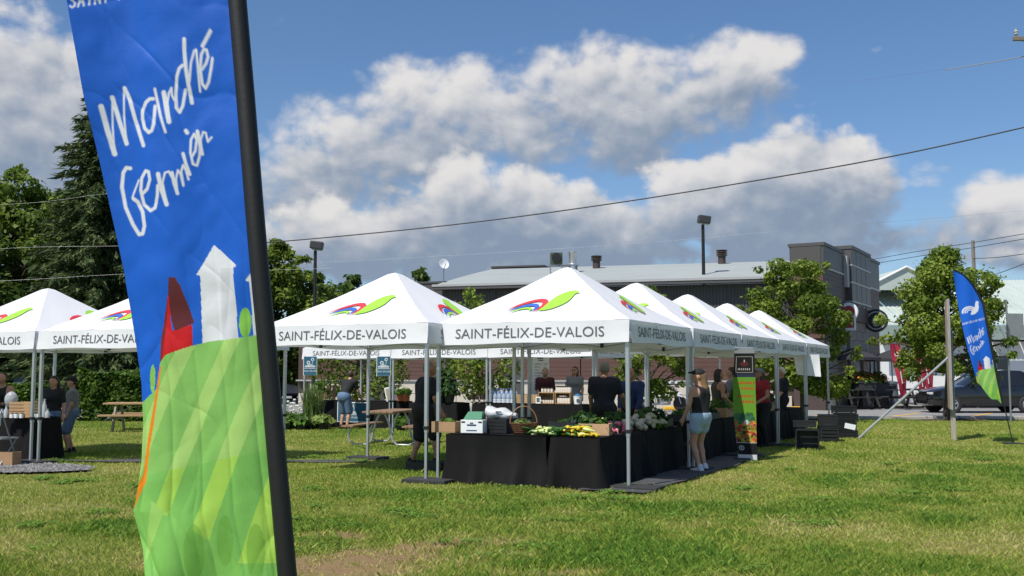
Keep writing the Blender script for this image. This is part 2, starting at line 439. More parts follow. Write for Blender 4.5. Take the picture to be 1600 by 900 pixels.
# gravel patch and strips under the tents
def blobsheet(name, c, rx, ry, z, m, seed, rz=0):
    r = random.Random(seed); pts = []
    ph = [r.uniform(0, 6.28) for _ in range(4)]
    for i in range(48):
        a = 2*math.pi*i/48; k = 1+.06*math.sin(3*a+ph[0])+.05*math.sin(5*a+ph[1])+.03*math.sin(11*a+ph[2])
        q = rotz(rz) @ Vector((rx*k*math.cos(a), ry*k*math.sin(a), 0)); pts.append((c[0]+q.x, c[1]+q.y, z))
    return struct(MB().poly(pts).build(name, m))
blobsheet('gravel_patch', (-9.6, 17.4), 2.55, 1.0, .030, M_gravel, 3, R(-8))

def gravel_stones(n=5200):
    rg = np.random.default_rng(9); a = rg.random(n)*2*np.pi; q = np.sqrt(rg.random(n))*1.04; x = 2.6*q*np.cos(a); y = 1.05*q*np.sin(a); t = R(-8)
    C = np.stack([-9.6+x*np.cos(t)-y*np.sin(t), 17.4+x*np.sin(t)+y*np.cos(t), np.full(n, .034)], 1); sz = rg.uniform(.010, .028, n)[:, None]
    d = np.array([(1, 0, 0), (0, 1, 0), (-1, 0, 0), (0, -1, 0), (0, 0, .7)]); J = 1+rg.uniform(-.35, .35, (n, 5, 1)); rot = rg.random(n)*6.28; c, s_ = np.cos(rot)[:, None], np.sin(rot)[:, None]
    D = d[None]*J; D = np.stack([D[..., 0]*c-D[..., 1]*s_, D[..., 0]*s_+D[..., 1]*c, D[..., 2]], -1)
    V = (C[:, None]+D*sz[:, None]).reshape(-1, 3); b = (np.arange(n)*5)[:, None]; F3 = np.concatenate([b+np.array(f)[None] for f in ((0, 1, 4), (1, 2, 4), (2, 3, 4), (3, 0, 4))])
    g = rg.uniform(.07, .26, (n, 1))*np.array([1, .98, .97]); o = np_mesh('gravel', V, F3, mat('gravel_stone', (0, 0, 0), .9, attr='col', var=0), cols=np.repeat(g, 5, 0)); tag(o, 'dark grey crushed stone under the left tent leg', 'gravel', kind='stuff')
gravel_stones()

# ---------------------------------------------------------------- trees
M_bark = mat('bark', (.075, .055, .042), .95, var=.35, scale=14, bump=.6, bscale=40, streak=(3, 3, .6))
M_leaf = mat('leaf', (0, 0, 0), .55, attr='col', var=0.0, trans=.44, spec=.3)
M_needle = mat('needle', (0, 0, 0), .7, attr='col', var=0.0, trans=.25, spec=.2)
def leaf_quads(C, size, nrm, rg, aspect=1.6, droop=None):
    """one folded leaf (two triangles over 4 corners) at each point C"""
    n = len(C)
    t = rg.normal(size=(n, 3)); 
    if droop is not None: t = t*.5 + droop
    t -= nrm*np.sum(t*nrm, 1, keepdims=True); t /= np.linalg.norm(t, axis=1, keepdims=True)+1e-9
    b = np.cross(nrm, t); L = size[:, None]*aspect/2; W = size[:, None]/2
    V = np.stack([C-t*L, C+b*W+nrm*W*.25, C+t*L, C-b*W+nrm*W*.25], 1).reshape(-1, 3)
    Fq = np.arange(n*4).reshape(n, 4)
    return V, Fq
def crown_points(n, clumps, rg, shell=.55):
    """points spread through a set of leaf clumps (c, r)"""
    cs = np.array([c for c, r in clumps]); rs = np.array([r for c, r in clumps])
    w = rs**2.3; k = rg.choice(len(cs), n, p=w/w.sum())
    d = rg.normal(size=(n, 3)); d /= np.linalg.norm(d, axis=1, keepdims=True)
    rad = (shell + (1-shell)*rg.random(n)**.6)*1.0
    rad = np.where(rg.random(n) < .18, rad*rg.uniform(1.1, 1.5, n), rad)
    p = cs[k] + d*(rs[k]*rad)[:, None]*np.array([1, 1, .78])
    return p, d, k
def make_tree(name, label, base, H, Rx, z0, nleaf, leaf, cols, seed, group, nclump=34, lean=(0, 0), trunk_r=.09, profile=None, fork=.3, aspect=1.6, clump_r=.26, cat='tree'):
    rg = np.random.default_rng(seed); r = random.Random(seed)
    T = thing(name, label, cat, base, 0, group)
    prof = profile or (lambda t: (math.sin(math.pi*min(1, t*.86+.14)))**.75)
    clumps = []
    for i in range(nclump):
        t = (i+.5)/nclump; t = min(1, max(0, t + r.uniform(-.06, .06)))
        a = i*2.4 + r.uniform(-.5, .5); rad = Rx*prof(t)*(.22+.78*math.sqrt(r.random()))*r.uniform(.72, 1.0)
        c = (math.cos(a)*rad + lean[0]*t, math.sin(a)*rad + lean[1]*t, z0 + (H-z0)*t*.97)
        clumps.append((c, Rx*clump_r*r.choice((.55, .75, .9, 1.05))*(1.0 if t < .85 else .7)))
    for i in range(nclump//2):          # twigs that stick out of the outline
        t = r.uniform(.05, 1.0); a = r.uniform(0, 6.28); rad = Rx*prof(t)*r.uniform(.88, 1.12)
        clumps.append(((math.cos(a)*rad + lean[0]*t, math.sin(a)*rad + lean[1]*t, z0 + (H-z0)*t*r.uniform(.98, 1.03)), Rx*clump_r*r.uniform(.25, .42)))
    # trunk and limbs
    tb = MB(); top = (lean[0]*.8, lean[1]*.8, z0+(H-z0)*.72); pts = []
    for i in range(9):
        t = i/8; pts.append((top[0]*t + .06*math.sin(5*t+seed), top[1]*t+.05*math.sin(4*t+seed*2), top[2]*t))
    tb.tube(pts, [trunk_r*(1.35 if i == 0 else 1)*(1-.82*i/8) for i in range(9)], 8)
    for (c, cr) in clumps:
        hz = min(max(c[2]-r.uniform(.5, 1.2)*(H-z0)*.22, z0*.95+.15), top[2]*.97); t = hz/top[2]
        s = Vector((top[0]*t + .06*math.sin(5*t+seed), top[1]*t+.05*math.sin(4*t+seed*2), hz)); e = Vector(c)
        m = (s+e)/2 + Vector((r.uniform(-.1, .1), r.uniform(-.1, .1), .06*(e-s).length))
        k = trunk_r*(1-.75*t)*.55
        tb.tube([s, s*.55+m*.45, m, m*.4+e*.6, e], [k, k*.8, k*.6, k*.4, k*.15], 5, caps=False)
    tb.build('trunk', M_bark, T, smooth=60)
    p, d, k = crown_points(nleaf, clumps, rg)
    nrm = d*.6 + rg.normal(size=d.shape)*.55 + np.array([0, 0, .55]); nrm /= np.linalg.norm(nrm, axis=1, keepdims=True)
    size = leaf*rg.uniform(.6, 1.3, nleaf)
    V, Fq = leaf_quads(p, size, nrm, rg, aspect, droop=np.array([0, 0, -.6]))
    cl = np.array(cols); kc = rg.random(len(clumps))
    u = np.clip(kc[k]*.55 + rg.random(nleaf)*.45, 0, .999)*(len(cl)-1)
    i = u.astype(int); f = (u-i)[:, None]; cc = cl[i]*(1-f)+cl[np.minimum(i+1, len(cl)-1)]*f
    cc = cc*rg.uniform(.75, 1.25, (nleaf, 1))
    np_mesh('crown', V, Fq, M_leaf, T, cols=np.repeat(cc, 4, 0))
    return T
GREEN = [(.070, .120, .016), (.135, .205, .026), (.23, .31, .042), (.34, .40, .075)]
DGREEN = [(.036, .070, .014), (.058, .108, .018), (.090, .150, .025), (.13, .19, .032)]
ga = 'young street trees along the kerb'
def street(px, D, ytop, rpx, z0, n, seed, label, nclump=36, **kw):
    X = (px-800)/1600*D; H = 1.6+(583-ytop)/1600*D
    return make_tree('street_tree', label, (X, D, 0), H, rpx/1600*D, z0, int(n*2.5), .084, GREEN, seed, ga, nclump=nclump, **kw)
egg = lambda t: max(.12, (math.sin(math.pi*min(1, (t*.80+.22))))**.9)
street(1478, 34.9, 384, 104, 1.55, 9500, 11, 'leafy street tree with a dark trunk behind the metal sign frame', 46, profile=egg, trunk_r=.12)
street(1252, 34.4, 410, 88, .9, 9500, 12, 'dense street tree rising behind the last tents of the row', 48, profile=lambda t: max(.25, math.sin(math.pi*(.18+.72*t))**.6), lean=(-.3, 0))
street(1012, 35.2, 452, 74, .9, 3000, 13, 'street tree seen under the row of tents beside the motorcycle', 26)
street(756, 35.2, 458, 84, .7, 2300, 14, 'open branched street tree behind the table with bottles', 26, lean=(-.5, 0))
street(560, 35.6, 500, 92, .8, 2000, 15, 'street tree behind the plant stall in front of the brown wall', 26)
gb = 'tall trees beyond the lawn'
def wood(name, label, px, D, ytop, rpx, z0, n, leaf, cols, seed, **kw):
    X = (px-800)/1600*D; H = 1.6+(583-ytop)/1600*D
    return make_tree(name, label, (X, D, 0), H, rpx/1600*D, z0, n, leaf, cols, seed, gb, trunk_r=.22, **kw)
BG = [(.060, .105, .016), (.11, .175, .024), (.18, .255, .036), (.26, .325, .055)]
wood('broadleaf_tree', 'broad maple with bright green top at the picture edge left of the spruce', 18, 56, 262, 130, 1.5, 24000, .19, BG, 21, nclump=70, clump_r=.24)
wood('broadleaf_tree', 'rounded green tree between the edge maple and the spruce', 92, 60, 300, 95, 1.2, 17000, .19, BG, 22, nclump=54, clump_r=.26)
wood('broadleaf_tree', 'dark broadleaf tree hidden mostly behind the big flag', 300, 58, 330, 130, 1.2, 9000, .28, DGREEN, 23, nclump=50, clump_r=.26)
wood('broadleaf_tree', 'green tree to the right of the big flag pole by the lamp post', 432, 60, 378, 88, 1.0, 18000, .19, BG, 24, nclump=56, clump_r=.26)
wood('broadleaf_tree', 'lower green tree behind the lamp post', 492, 66, 430, 62, .8, 11000, .20, BG, 25, nclump=36, clump_r=.28)
wood('broadleaf_tree', 'far dark tree above the left slope of the white tent', 550, 92, 434, 92, 1, 8000, .38, DGREEN, 26, nclump=30, clump_r=.28)
wood('broadleaf_tree', 'far dark tree just behind the tent peak', 622, 96, 436, 84, 1, 7000, .38, DGREEN, 27, nclump=26, clump_r=.28)
wood('broadleaf_tree', 'far dark tree beside the satellite dish', 654, 94, 420, 44, 1, 4000, .36, DGREEN, 28, nclump=24, clump_r=.28)
for i, (px, yt, r_) in enumerate(((-60, 300, 120), (225, 470, 90), (380, 470, 80))):
    wood('broadleaf_tree', ['broad dark tree at the far edge beyond the left tents', 'low dark tree behind the hedge', 'low dark tree between the big flag and the white tent'][i], px, 52+i, yt, r_, .3, 7000, .28, DGREEN, 30+i, nclump=40)
def make_spruce(label, base, H, Rb, seed, nb=330):
    rg = np.random.default_rng(seed); r = random.Random(seed)
    T = thing('spruce_tree', label, 'tree', base, 0, gb)
    tb = MB().tube([(0, 0, 0), (.05, 0, H*.4), (0, .04, H*.75), (0, 0, H)], [.30, .20, .09, .015], 8)
    pts = []; dirs = []; sz = []
    for i in range(nb):
        t = (i/nb)**.92; z = H*(.05+.945*t); L = Rb*(1-t)**.80*r.uniform(.72, 1.12)+.22; a = i*2.39996+r.uniform(-.3, .3)
        if t > .60 : L *= r.choice((.55, .8, 1.0, 1.25))
        d = Vector((math.cos(a), math.sin(a), 0)); p0 = Vector((0, 0, z))
        cv = [p0 + d*(L*s) + Vector((0, 0, L*(.10*s - .48*s*s + .20*s**4))) for s in (0, .25, .5, .75, 1.0)]
        tb.tube(cv, [.035, .028, .02, .013, .005], 4, caps=False)
        n = int(26+46*L/Rb)
        for k in range(n):
            s = .12+.88*(k+.5)/n*1.0; j = min(3, int(s*4)); q = cv[j].lerp(cv[j+1], s*4-j)
            side = Vector((-d.y, d.x, 0))*r.uniform(-1, 1)*.24*L*(1.08-s)
            pts.append(q+side+Vector((0, 0, -abs(side.length)*.25+r.uniform(-.05, .03)))); dirs.append(d*.7+side.normalized()*.45+Vector((0, 0, -.75*r.random()))); sz.append(r.uniform(.28, .50))
    tb.build('trunk', M_bark, T, smooth=60)
    C = np.array(pts); n = len(C); tdir = np.array(dirs); tdir /= np.linalg.norm(tdir, axis=1, keepdims=True)
    V = []; S = np.array(sz)
    Vs = []; 
    for q in range(3):
        nrm = rg.normal(size=(n, 3)); nrm[:, 2] += .8; nrm -= tdir*np.sum(nrm*tdir, 1, keepdims=True); nrm /= np.linalg.norm(nrm, axis=1, keepdims=True)
        b = np.cross(nrm, tdir); off = rg.normal(size=(n, 3))*.09
        td = tdir + rg.normal(size=(n, 3))*.30
        Vs.append(np.stack([C+off-td*S[:, None]*.4, C+off+b*S[:, None]*.13, C+off+td*S[:, None]*.6, C+off-b*S[:, None]*.13], 1))
    V = np.concatenate(Vs, 0).reshape(-1, 3); Fq = np.arange(len(V)).reshape(-1, 4)
    cl = np.array([(.040, .068, .024), (.062, .098, .034), (.090, .13, .044), (.13, .165, .058)]); cc = cl[rg.integers(0, 4, len(Fq))]*rg.uniform(.7, 1.25, (len(Fq), 1))
    np_mesh('needles', V, Fq, M_needle, T, cols=np.repeat(cc, 4, 0))
make_spruce('tall dark spruce with drooping branches partly behind the big flag', ((158-800)/1600*50, 50, 0), 17.7, 4.3, 41, 380)
make_spruce('shorter dark spruce behind the left tents', ((215-800)/1600*53, 53, 0), 10.2, 3.6, 42, 240)
def make_hedge(label, x0, x1, D, h, depth, seed, n, name='hedge'):
    rg = np.random.default_rng(seed); a = (x0-800)/1600*D; b = (x1-800)/1600*D
    T = thing(name, label, 'hedge', ((a+b)/2, D+depth/2, 0)); W = b-a
    st = MB()
    for i in range(9):
        x = -W/2+W*(i+.5)/9; st.tube([(x, 0, 0), (x+.06, .05, h*.4), (x-.05, 0, h*.8)], [.035, .025, .01], 5)
    st.build('stem', M_bark, T)
    p = rg.random((n, 3)); f = rg.integers(0, 3, n)
    p[:, 2] = np.where(f == 0, 1-.12*rg.random(n), p[:, 2]); p[:, 1] = np.where(f == 1, .14*rg.random(n), p[:, 1])
    q = np.stack([(p[:, 0]-.5)*W, (p[:, 1]-.5)*depth, p[:, 2]*h], 1)
    q[:, 2] *= 1+.14*(vnoise(q[:, 0]+50, q[:, 1]+50, 1.6, seed)-.5)*2; q[:, 1] -= .22*(vnoise(q[:, 0]+9, q[:, 2]+9, 2.2, seed+1)-.5)
    nrm = rg.normal(size=(n, 3))*.6+np.array([0, -.4, .6]); nrm /= np.linalg.norm(nrm, axis=1, keepdims=True)
    V, Fq = leaf_quads(q, .12*rg.uniform(.6, 1.3, n), nrm, rg, 1.5)
    cl = np.array([(.045, .10, .012), (.075, .15, .016), (.12, .20, .024)]); cc = cl[rg.integers(0, 3, n)]*rg.uniform(.75, 1.2, (n, 1))
    np_mesh('foliage', V, Fq, M_leaf, T, cols=np.repeat(cc, 4, 0))
make_hedge('clipped green hedge behind the picnic bench beside the big flag', 124, 300, 34, 1.65, 1.1, 51, 9000)
make_hedge('low shrub hedge behind the stall of the left tents', -40, 70, 36, 1.15, 1.0, 52, 4000)

# ---------------------------------------------------------------- long building and restaurant tower
M_dark = mat('dark_metal_wall', (.070, .067, .066), .55, var=.06, scale=2)
M_brown = mat('brown_cladding', (.095, .046, .035), .65, var=.16, scale=3, streak=(1, 1, 9))
M_dbrown = mat('dark_cladding', (.060, .040, .034), .6, var=.10, scale=3)
M_cream = mat('cream_stone', (.52, .47, .39), .8, var=.10, scale=3, bump=.2, bscale=30)
M_roof = mat('roof_membrane', (.35, .375, .36), .7, var=.18, scale=.35, streak=(1, 3, 1), col2=(.28, .305, .295))
M_trim = mat('pale_trim', (.36, .36, .36), .5, var=.05)
M_panel = mat('grey_panel', (.070, .064, .061), .5, var=.06)
M_stone = mat('grey_stone', (.20, .185, .17), .8, var=.12, scale=4, bump=.2, bscale=30)
M_void = mat('dark_opening', (.012, .012, .014), .3, var=.1)
M_winglass = mat('window_glass', (.035, .045, .055), .08, var=.1, spec=.8)
class Frame:
    """a vertical plane: origin, horizontal direction e, outward normal n"""
    def __init__(s, o, e): s.o = Vector((o[0], o[1], 0)); s.e = Vector((e[0], e[1], 0)).normalized(); s.n = Vector((s.e.y, -s.e.x, 0)); s.M = Matrix((s.e, -s.n, Vector((0, 0, 1)))).transposed()
    def p(s, a, d, z): return s.o + s.e*a + s.n*d + Vector((0, 0, z))
    def box(s, mb, a0, a1, d0, d1, z0, z1, bevel=0):
        mb.box(s.p((a0+a1)/2, (d0+d1)/2, (z0+z1)/2), (abs(a1-a0), abs(d1-d0), abs(z1-z0)), s.M, bevel); return mb
def long_building():
    E0 = Vector((-3.7, 49.6, 0)); E1 = Vector((12.35, 45.0, 0)); fr = Frame(E0, E1-E0); L = (E1-E0).length
    B = thing('commercial_building', 'long low commercial building with pale roof and dark metal and brown walls', 'building')
    w = MB(); fr.box(w, -7.5, L, -9, -.35, 0, 3.5); w.build('wall', M_dbrown, B)
    w = MB(); fr.box(w, .2, L, -9, -.36, 3.5, 5.62); w.build('upper_wall', M_dark, B)
    # stone base, one block after another
    st = MB().box((0, 0, 0), (1.17, .16, .58), bevel=.015).mesh('stone_block', M_cream)
    for row in range(2):
        for i in range(20):
            o = link('stone_block', st, B); a = -7.4+1.2*(i+.5)+(.6 if row else 0)
            if a > L-.4: continue
            o.matrix_local = Matrix.Translation(fr.p(a, -.26, .30+.60*row)) @ fr.M.to_4x4()
    w = MB(); fr.box(w, -7.5, L, -.36, -.10, 1.20, 1.27); w.build('ledge', M_trim, B)
    # brown boards
    pk = MB().box((0, 0, 0), (4.75, .05, .192), bevel=.008).mesh('plank', M_brown)
    for row in range(11):
        for i in range(5):
            o = link('plank', pk, B); o.matrix_local = Matrix.Translation(fr.p(-7.3+4.8*(i+.5)+(1.1 if row % 2 else 0)*0, -.30+(.006 if (row+i) % 2 else 0), 1.37+.2*row)) @ fr.M.to_4x4()
    # dark ribbed metal panels, 2.7 m bays
    for i in range(6):
        m = MB(); a0 = .3+2.72*i; prof = []
        n = 18
        for k in range(n):
            a = a0+2.66*k/n; q = 2.66/n
            for (da, dd) in ((0, 0), (q*.3, .035), (q*.6, .035), (q*.9, 0)): prof.append((a+da, dd))
        vs = []; fs = []
        for (a, d) in prof: vs += [fr.p(a, -.33+d, 3.55), fr.p(a, -.33+d, 5.60)]
        for k in range(len(prof)-1): fs.append((2*k, 2*k+2, 2*k+3, 2*k+1))
        m.add(vs, fs).build('wall_panel', M_dark, B)
    # roof: a shallow pale sheet with an upturned dark eave
    zE, zR = 5.82, 7.42
    a = fr.p(-.05, .25, zE); b = fr.p(L+.3, .25, zE); rl = Vector((-1.07, 57.2, zR)); rr = fr.p(L+.3, -8.2, zR)
    m = MB().grid(24, 8, lambda u, v: (a.lerp(b, u)).lerp(rl.lerp(rr, u), v) + Vector((0, 0, .05*math.sin(v*math.pi))))
    m.build('roof', M_roof, B)
    m = MB(); fr.box(m, -.1, L+.3, -.3, .27, zE-.20, zE-.02); m.build('eave', M_dark, B)
    m = MB(); fr.box(m, -.1, L+.3, .27, .30, zE-.06, zE+.05); m.build('gutter', M_trim, B)
    # hip end of the roof and the back of the block below it
    m = MB().add([a, rl, fr.p(-.05, -9, zE)], [(0, 1, 2)]); m.build('roof_end', M_roof, B)
    # lower parapet block and brown box beyond the hip end
    m = MB(); fr.box(m, -1.6, .1, -5, -1.0, 3.5, 6.05); m.build('parapet_block', M_panel, B)
    m = MB(); fr.box(m, -1.65, .15, -5.05, -.95, 6.05, 6.14); m.build('parapet_cap', M_dark, B)
    m = MB(); fr.box(m, .2, 3.2, -10.5, -8.6, 5.5, 7.55); m.build('roof_box', M_dbrown, B)
    m = MB(); fr.box(m, -1.7, .2, -10.5, -8.6, 5.2, 7.05); m.build('roof_box', M_panel, B)
    m = MB(); fr.box(m, .15, 3.25, -10.55, -8.55, 7.55, 7.64); m.build('roof_cap', M_dark, B)
    # openings in the lower wall
    for (a0, a1, z0, z1) in ((-3.7, -2.7, .1, 3.2), (3.4, 4.3, .1, 2.3)):
        m = MB(); fr.box(m, a0, a1, -.3, -.16, z0, z1); d = m.build('door', M_panel, B)
        m = MB(); fr.box(m, a0+.1, a0+.14, -.16, -.10, 1.0, 1.2); m.build('handle', M_alu, d)
    return fr, L
LB, LBL = long_building()
def on_roof(px, py, D): return P(px, py, D)
# dish, exhaust hood, vents: things standing on the roof
def roof_dish():
    c = P(693, 413, 52.0); T = thing('satellite_dish', 'white satellite dish on the roof beyond the tent peaks', 'satellite dish', (c.x, c.y, 6.1))
    Mx = Matrix.Rotation(R(72), 3, 'X') @ Matrix.Rotation(R(0), 3, 'Y'); Mx = rotz(R(28)) @ Mx
    MB().lathe([(.0001, .0), (.08, .007), (.18, .033), (.27, .08), (.274, .08), (.18, .025), (.0001, -.012)], 20, M=Mx, c=(0, 0, c.z-6.1)).build('bowl', M_whiteplastic, T, smooth=True)
    MB().tube([(0, .1, -.2), (0, .1, c.z-6.15)], .035, 6).build('mast', M_dalu, T)
    MB().tube([(0, 0, c.z-6.35), (.12, -.35, c.z-6.2), (.15, -.42, c.z-6.1)], .018, 5).build('feed_arm', M_dalu, T)
roof_dish()
def exhaust(px, ytop, ybot, D, label, kind):
    t = P(px, ytop, D); b = P(px, ybot, D); h = t.z-b.z
    T = thing('roof_vent', label, 'roof vent', (b.x, b.y, b.z))
    if kind == 'mushroom':
        MB().lathe([(.20, -.4), (.20, h*.55), (.14, h*.56)], 14).build('stack', M_dbrown, T, smooth=True)
        for k in range(3): MB().lathe([(.16, h*(.55+.13*k)), (.29, h*(.57+.13*k)), (.29, h*(.62+.13*k)), (.16, h*(.645+.13*k))], 14).build('louvre', M_dbrown, T, smooth=True)
        MB().lathe([(.28, h*.95), (.30, h), (.0001, h*1.04)], 14).build('cap', M_dbrown, T, smooth=True)
    else:
        MB().lathe([(.26, h*.12), (.26, h*.35), (.20, h*.40), (.20, h*.86), (.23, h*.90), (.23, h)], 16, c=(.42, 0, 0)).build('chimney', M_alu, T, smooth=True)
        MB().box((-.42, 0, h*.62), (.62, .6, h*.62), bevel=.05).build('fan_housing', mat('fan_green', (.05, .075, .045), .6, var=.2), T)
        MB().lathe([(.24, -.05), (.24, .05)], 14, M=Matrix.Rotation(R(90), 3, 'X'), c=(-.42, -.32, h*.66)).build('fan_grille', M_black, T)
        for sx in (-.72, -.12, .2, .64): MB().box((sx, 0, h*.05), (.05, .5, h*.5)).build('leg', M_dalu, T)
        MB().box((-.05, 0, h*.30), (1.5, .55, .06)).build('platform', M_dalu, T)
exhaust(882, 393, 424, 52, 'metal chimney and green fan unit on the pale roof behind the tent peak', 'fan')
exhaust(932, 400, 417, 54, 'small brown louvred roof vent beside the metal chimney', 'mushroom')
exhaust(1128, 391, 412, 53, 'brown louvred roof vent to the right of the lamp post', 'mushroom')

def tower():
    C = Vector((13.5, 44.0, 0)); e = Vector((.5, .866, 0)); fr = Frame(C, e)   # fr.n points right and towards the road
    T = thing('restaurant_building', 'dark brown restaurant building with stepped parapets and round signs', 'building')
    def bx(name, m, *a, parent=T, bevel=0): return fr.box(MB(), *a, bevel=bevel).build(name, m, parent)
    bx('wall', M_dbrown, 0.02, 12.6, -1.45, -.10, .0, 6.2)
    bx('parapet', M_panel, 0, 3.95, -1.5, -.04, 6.22, 7.12)
    bx('parapet_cap', M_dark, -.04, 4.0, -1.56, .02, 7.12, 7.26)
    bx('trim', M_trim, -.03, 3.97, -1.53, 0.0, 6.12, 6.20)
    bx('pier', M_trim, 3.98, 4.42, -.5, .12, 5.6, 7.05)
    bx('parapet', M_panel, 4.44, 8.8, -1.3, .22, 4.95, 7.42)
    bx('parapet_cap', M_dark, 4.40, 8.85, -1.34, .28, 7.42, 7.58)
    for z in (6.62, 5.80, 4.90): bx('trim', M_trim, 4.42, 8.82, -.2, .25, z, z+.07)
    for a in (5.5, 6.6, 7.7): bx('panel_joint', M_dark, a, a+.03, .2, .228, 4.98, 7.40)
    bx('parapet', M_panel, 8.86, 12.6, -1.4, -.02, 6.0, 7.42)
    bx('parapet_cap', M_dark, 8.84, 12.66, -1.44, .04, 7.42, 7.56)
    bx('trim', M_trim, 8.86, 12.62, -.2, .02, 5.95, 6.03)
    bx('front_panel', M_panel, -.035, -.003, -1.42, -.15, 6.24, 7.10)
    pk = fr.box(MB(), 0, .04, -1.38, -.02, 0, .195)
    for row in range(15):            # brown boards of the end wall
        fr.box(MB(), -.045 - (.006 if row % 2 else 0), .015, -1.42, -.06, 3.1+.2*row, 3.1+.2*row+.192).build('plank', M_brown, T)
    for row in range(10):            # boards of the long side
        fr.box(MB(), 0.02, 4.3, -.10, -.05+(.005 if row % 2 else 0), 4.1+.2*row, 4.1+.2*row+.192).build('plank', M_dbrown, T)
        fr.box(MB(), 8.9, 12.58, -.10, -.05+(.005 if row % 2 else 0), 3.95+.2*row, 3.95+.2*row+.192).build('plank', M_dbrown, T)
    bx('canopy_block', M_dbrown, 4.46, 8.78, -.10, .20, 4.05, 4.93)
    for k in range(3):
        o = MB().lathe([(.05, 0), (.06, .12), (.0001, .13)], 10, M=fr.M @ Matrix.Rotation(R(90), 3, 'X'), c=fr.p(5.6+1.0*k, .21, 4.75)).build('spotlight', M_trim, T)
    # stone blocks of the lower wall, leaving the door bay open
    for row in range(9):
        for i in range(6):
            a = 4.5+.72*i
            if 1.5 < i < 3.5 and row < 6: continue
            fr.box(MB(), a+.005, a+.712, -.10, .06+(.008 if (i+row) % 2 else 0), .005+.45*row, .445+.45*row, bevel=.012).build('stone_block', M_stone, T)
    for row in range(7):
        for i in range(4): fr.box(MB(), .3+.95*i+.005, .3+.95*i+.94, -.10, -.02+(.006 if (i+row) % 2 else 0), .01+.45*row, .445+.45*row, bevel=.012).build('stone_block', M_cream if row < 3 else M_stone, T)
    d = bx('door', M_void, 5.95, 7.35, -.10, -.04, 0, 2.7); bx('door_frame', M_panel, 5.90, 5.97, -.1, .02, 0, 2.72, parent=d); bx('handle', M_alu, 7.1, 7.14, -.04, .02, .9, 1.3, parent=d)
    w = bx('window', M_winglass, 9.6, 11.8, -.10, -.06, .6, 2.6)
    for a in (9.6, 10.7, 11.74): bx('window_frame', M_panel, a, a+.06, -.08, -.02, .6, 2.6, parent=w)
    # projecting signs: white and red lettered shield, and a black disc with pale emblem
    S = fr.p(4.15, .55, 0); D = S.y
    q = P(1326, 495, D); ax = Matrix.Rotation(R(90), 3, 'X')
    s = MB().lathe([(.40, -.06), (.44, 0), (.40, .06)], 24, M=rotz(R(-20)) @ ax, c=(q.x, q.y, q.z+.22)).build('hanging_sign', M_whiteplastic, T, smooth=True)
    MB().box((q.x, q.y, q.z-.28), (.62, .10, .72), rotz(R(-20)), bevel=.03).build('sign_board', M_whiteplastic, s)
    MB().box((q.x-.02, q.y-.08, q.z-.26), (.44, .06, .50), rotz(R(-20)), bevel=.03).build('emblem', mat('sign_red', (.30, .02, .03), .5), s)
    MB().lathe([(.27, -.02), (.27, .02)], 20, M=rotz(R(-20)) @ ax, c=(q.x-.02, q.y-.08, q.z+.24)).build('emblem', mat('sign_red', (.30, .02, .03), .5), s)
    q = P(1369, 501, 51.0)
    s = MB().lathe([(.55, -.10), (.58, 0), (.55, .10)], 24, M=rotz(R(-25)) @ ax, c=q).build('hanging_sign', M_black, T, smooth=True)
    MB().lathe([(.40, -.02), (.46, -.02), (.46, .02), (.40, .02)], 24, M=rotz(R(-25)) @ ax, c=(q.x-.04, q.y-.11, q.z)).build('emblem', M_trim, s)
    MB().ell((q.x-.05, q.y-.12, q.z-.05), (.20, .03, .26), M=rotz(R(-25))).build('emblem', M_trim, s, smooth=True)
    return fr
TW = tower()

def right_building():
    B = thing('metal_roof_building', 'pale green ribbed metal roof building with white wall at far right', 'building')
    M_pg = mat('pale_green_roof', (.42, .47, .43), .6, var=.10, scale=.5); M_ww = mat('white_wall', (.72, .72, .70), .7, var=.05)
    D = 72; xl = (1376-800)/1600*D; xr = xl+34
    MB().box(((xl+xr)/2, D+8, 1.9), (xr-xl, 16, 3.8)).build('wall', M_ww, B)
    MB().box(((xl+xr)/2, D+8.2, 4.35), (xr-xl-.2, 16, 1.1)).build('upper_wall', M_panel, B)
    for i in range(18):      # ribbed roof sheets, each its own piece
        x0 = xl-.6+i*1.95; m = MB(); vs = []; fs = []; pr = []
        for k in range(6):
            q = 1.93/6
            for (da, dz) in ((0, 0), (q*.35, 0), (q*.5, .05), (q*.65, .05), (q*.8, 0)): pr.append((x0+k*q+da, dz))
        for (x, dz) in pr: vs += [(x, D-1.2, 4.95+dz), (x, D+9, 8.95+dz)]
        for k in range(len(pr)-1): fs.append((2*k, 2*k+2, 2*k+3, 2*k+1))
        m.add(vs, fs).build('roof_sheet', M_pg, B)
        MB().box((x0+.96, D-1.22, 4.4), (1.9, .04, 1.0)).build('fascia', mat('pale_green_fascia', (.25, .31, .28), .55, var=.1), B)
    # cross gable
    gx = (1436-800)/1600*D; g = MB(); W = 3.3
    g.add([(gx-W, D+2.0, 7.6), (gx+W, D+2.0, 7.6), (gx, D+2.0, 9.25), (gx-W, D+10, 7.6), (gx+W, D+10, 7.6), (gx, D+10, 9.25)], [(0, 1, 2), (0, 2, 5, 3), (1, 4, 5, 2)])
    g.build('gable', M_pg, B)
    for s in (-1, 1): MB().tube([(gx+s*W*1.05, D+1.9, 7.55), (gx, D+1.9, 9.3)], .09, 6).build('gable_trim', M_ww, B)
    for k in range(4):
        x = xl+5+k*3.0; w = MB().box((x, D-.02, 2.2), (1.7, .06, 1.2)).build('window', M_winglass, B); MB().box((x, D-.06, 2.85), (1.9, .06, .10)).build('window_frame', M_ww, w); MB().box((x, D-.07, 2.2), (.07, .05, 1.2)).build('mullion', M_ww, w)
right_building()

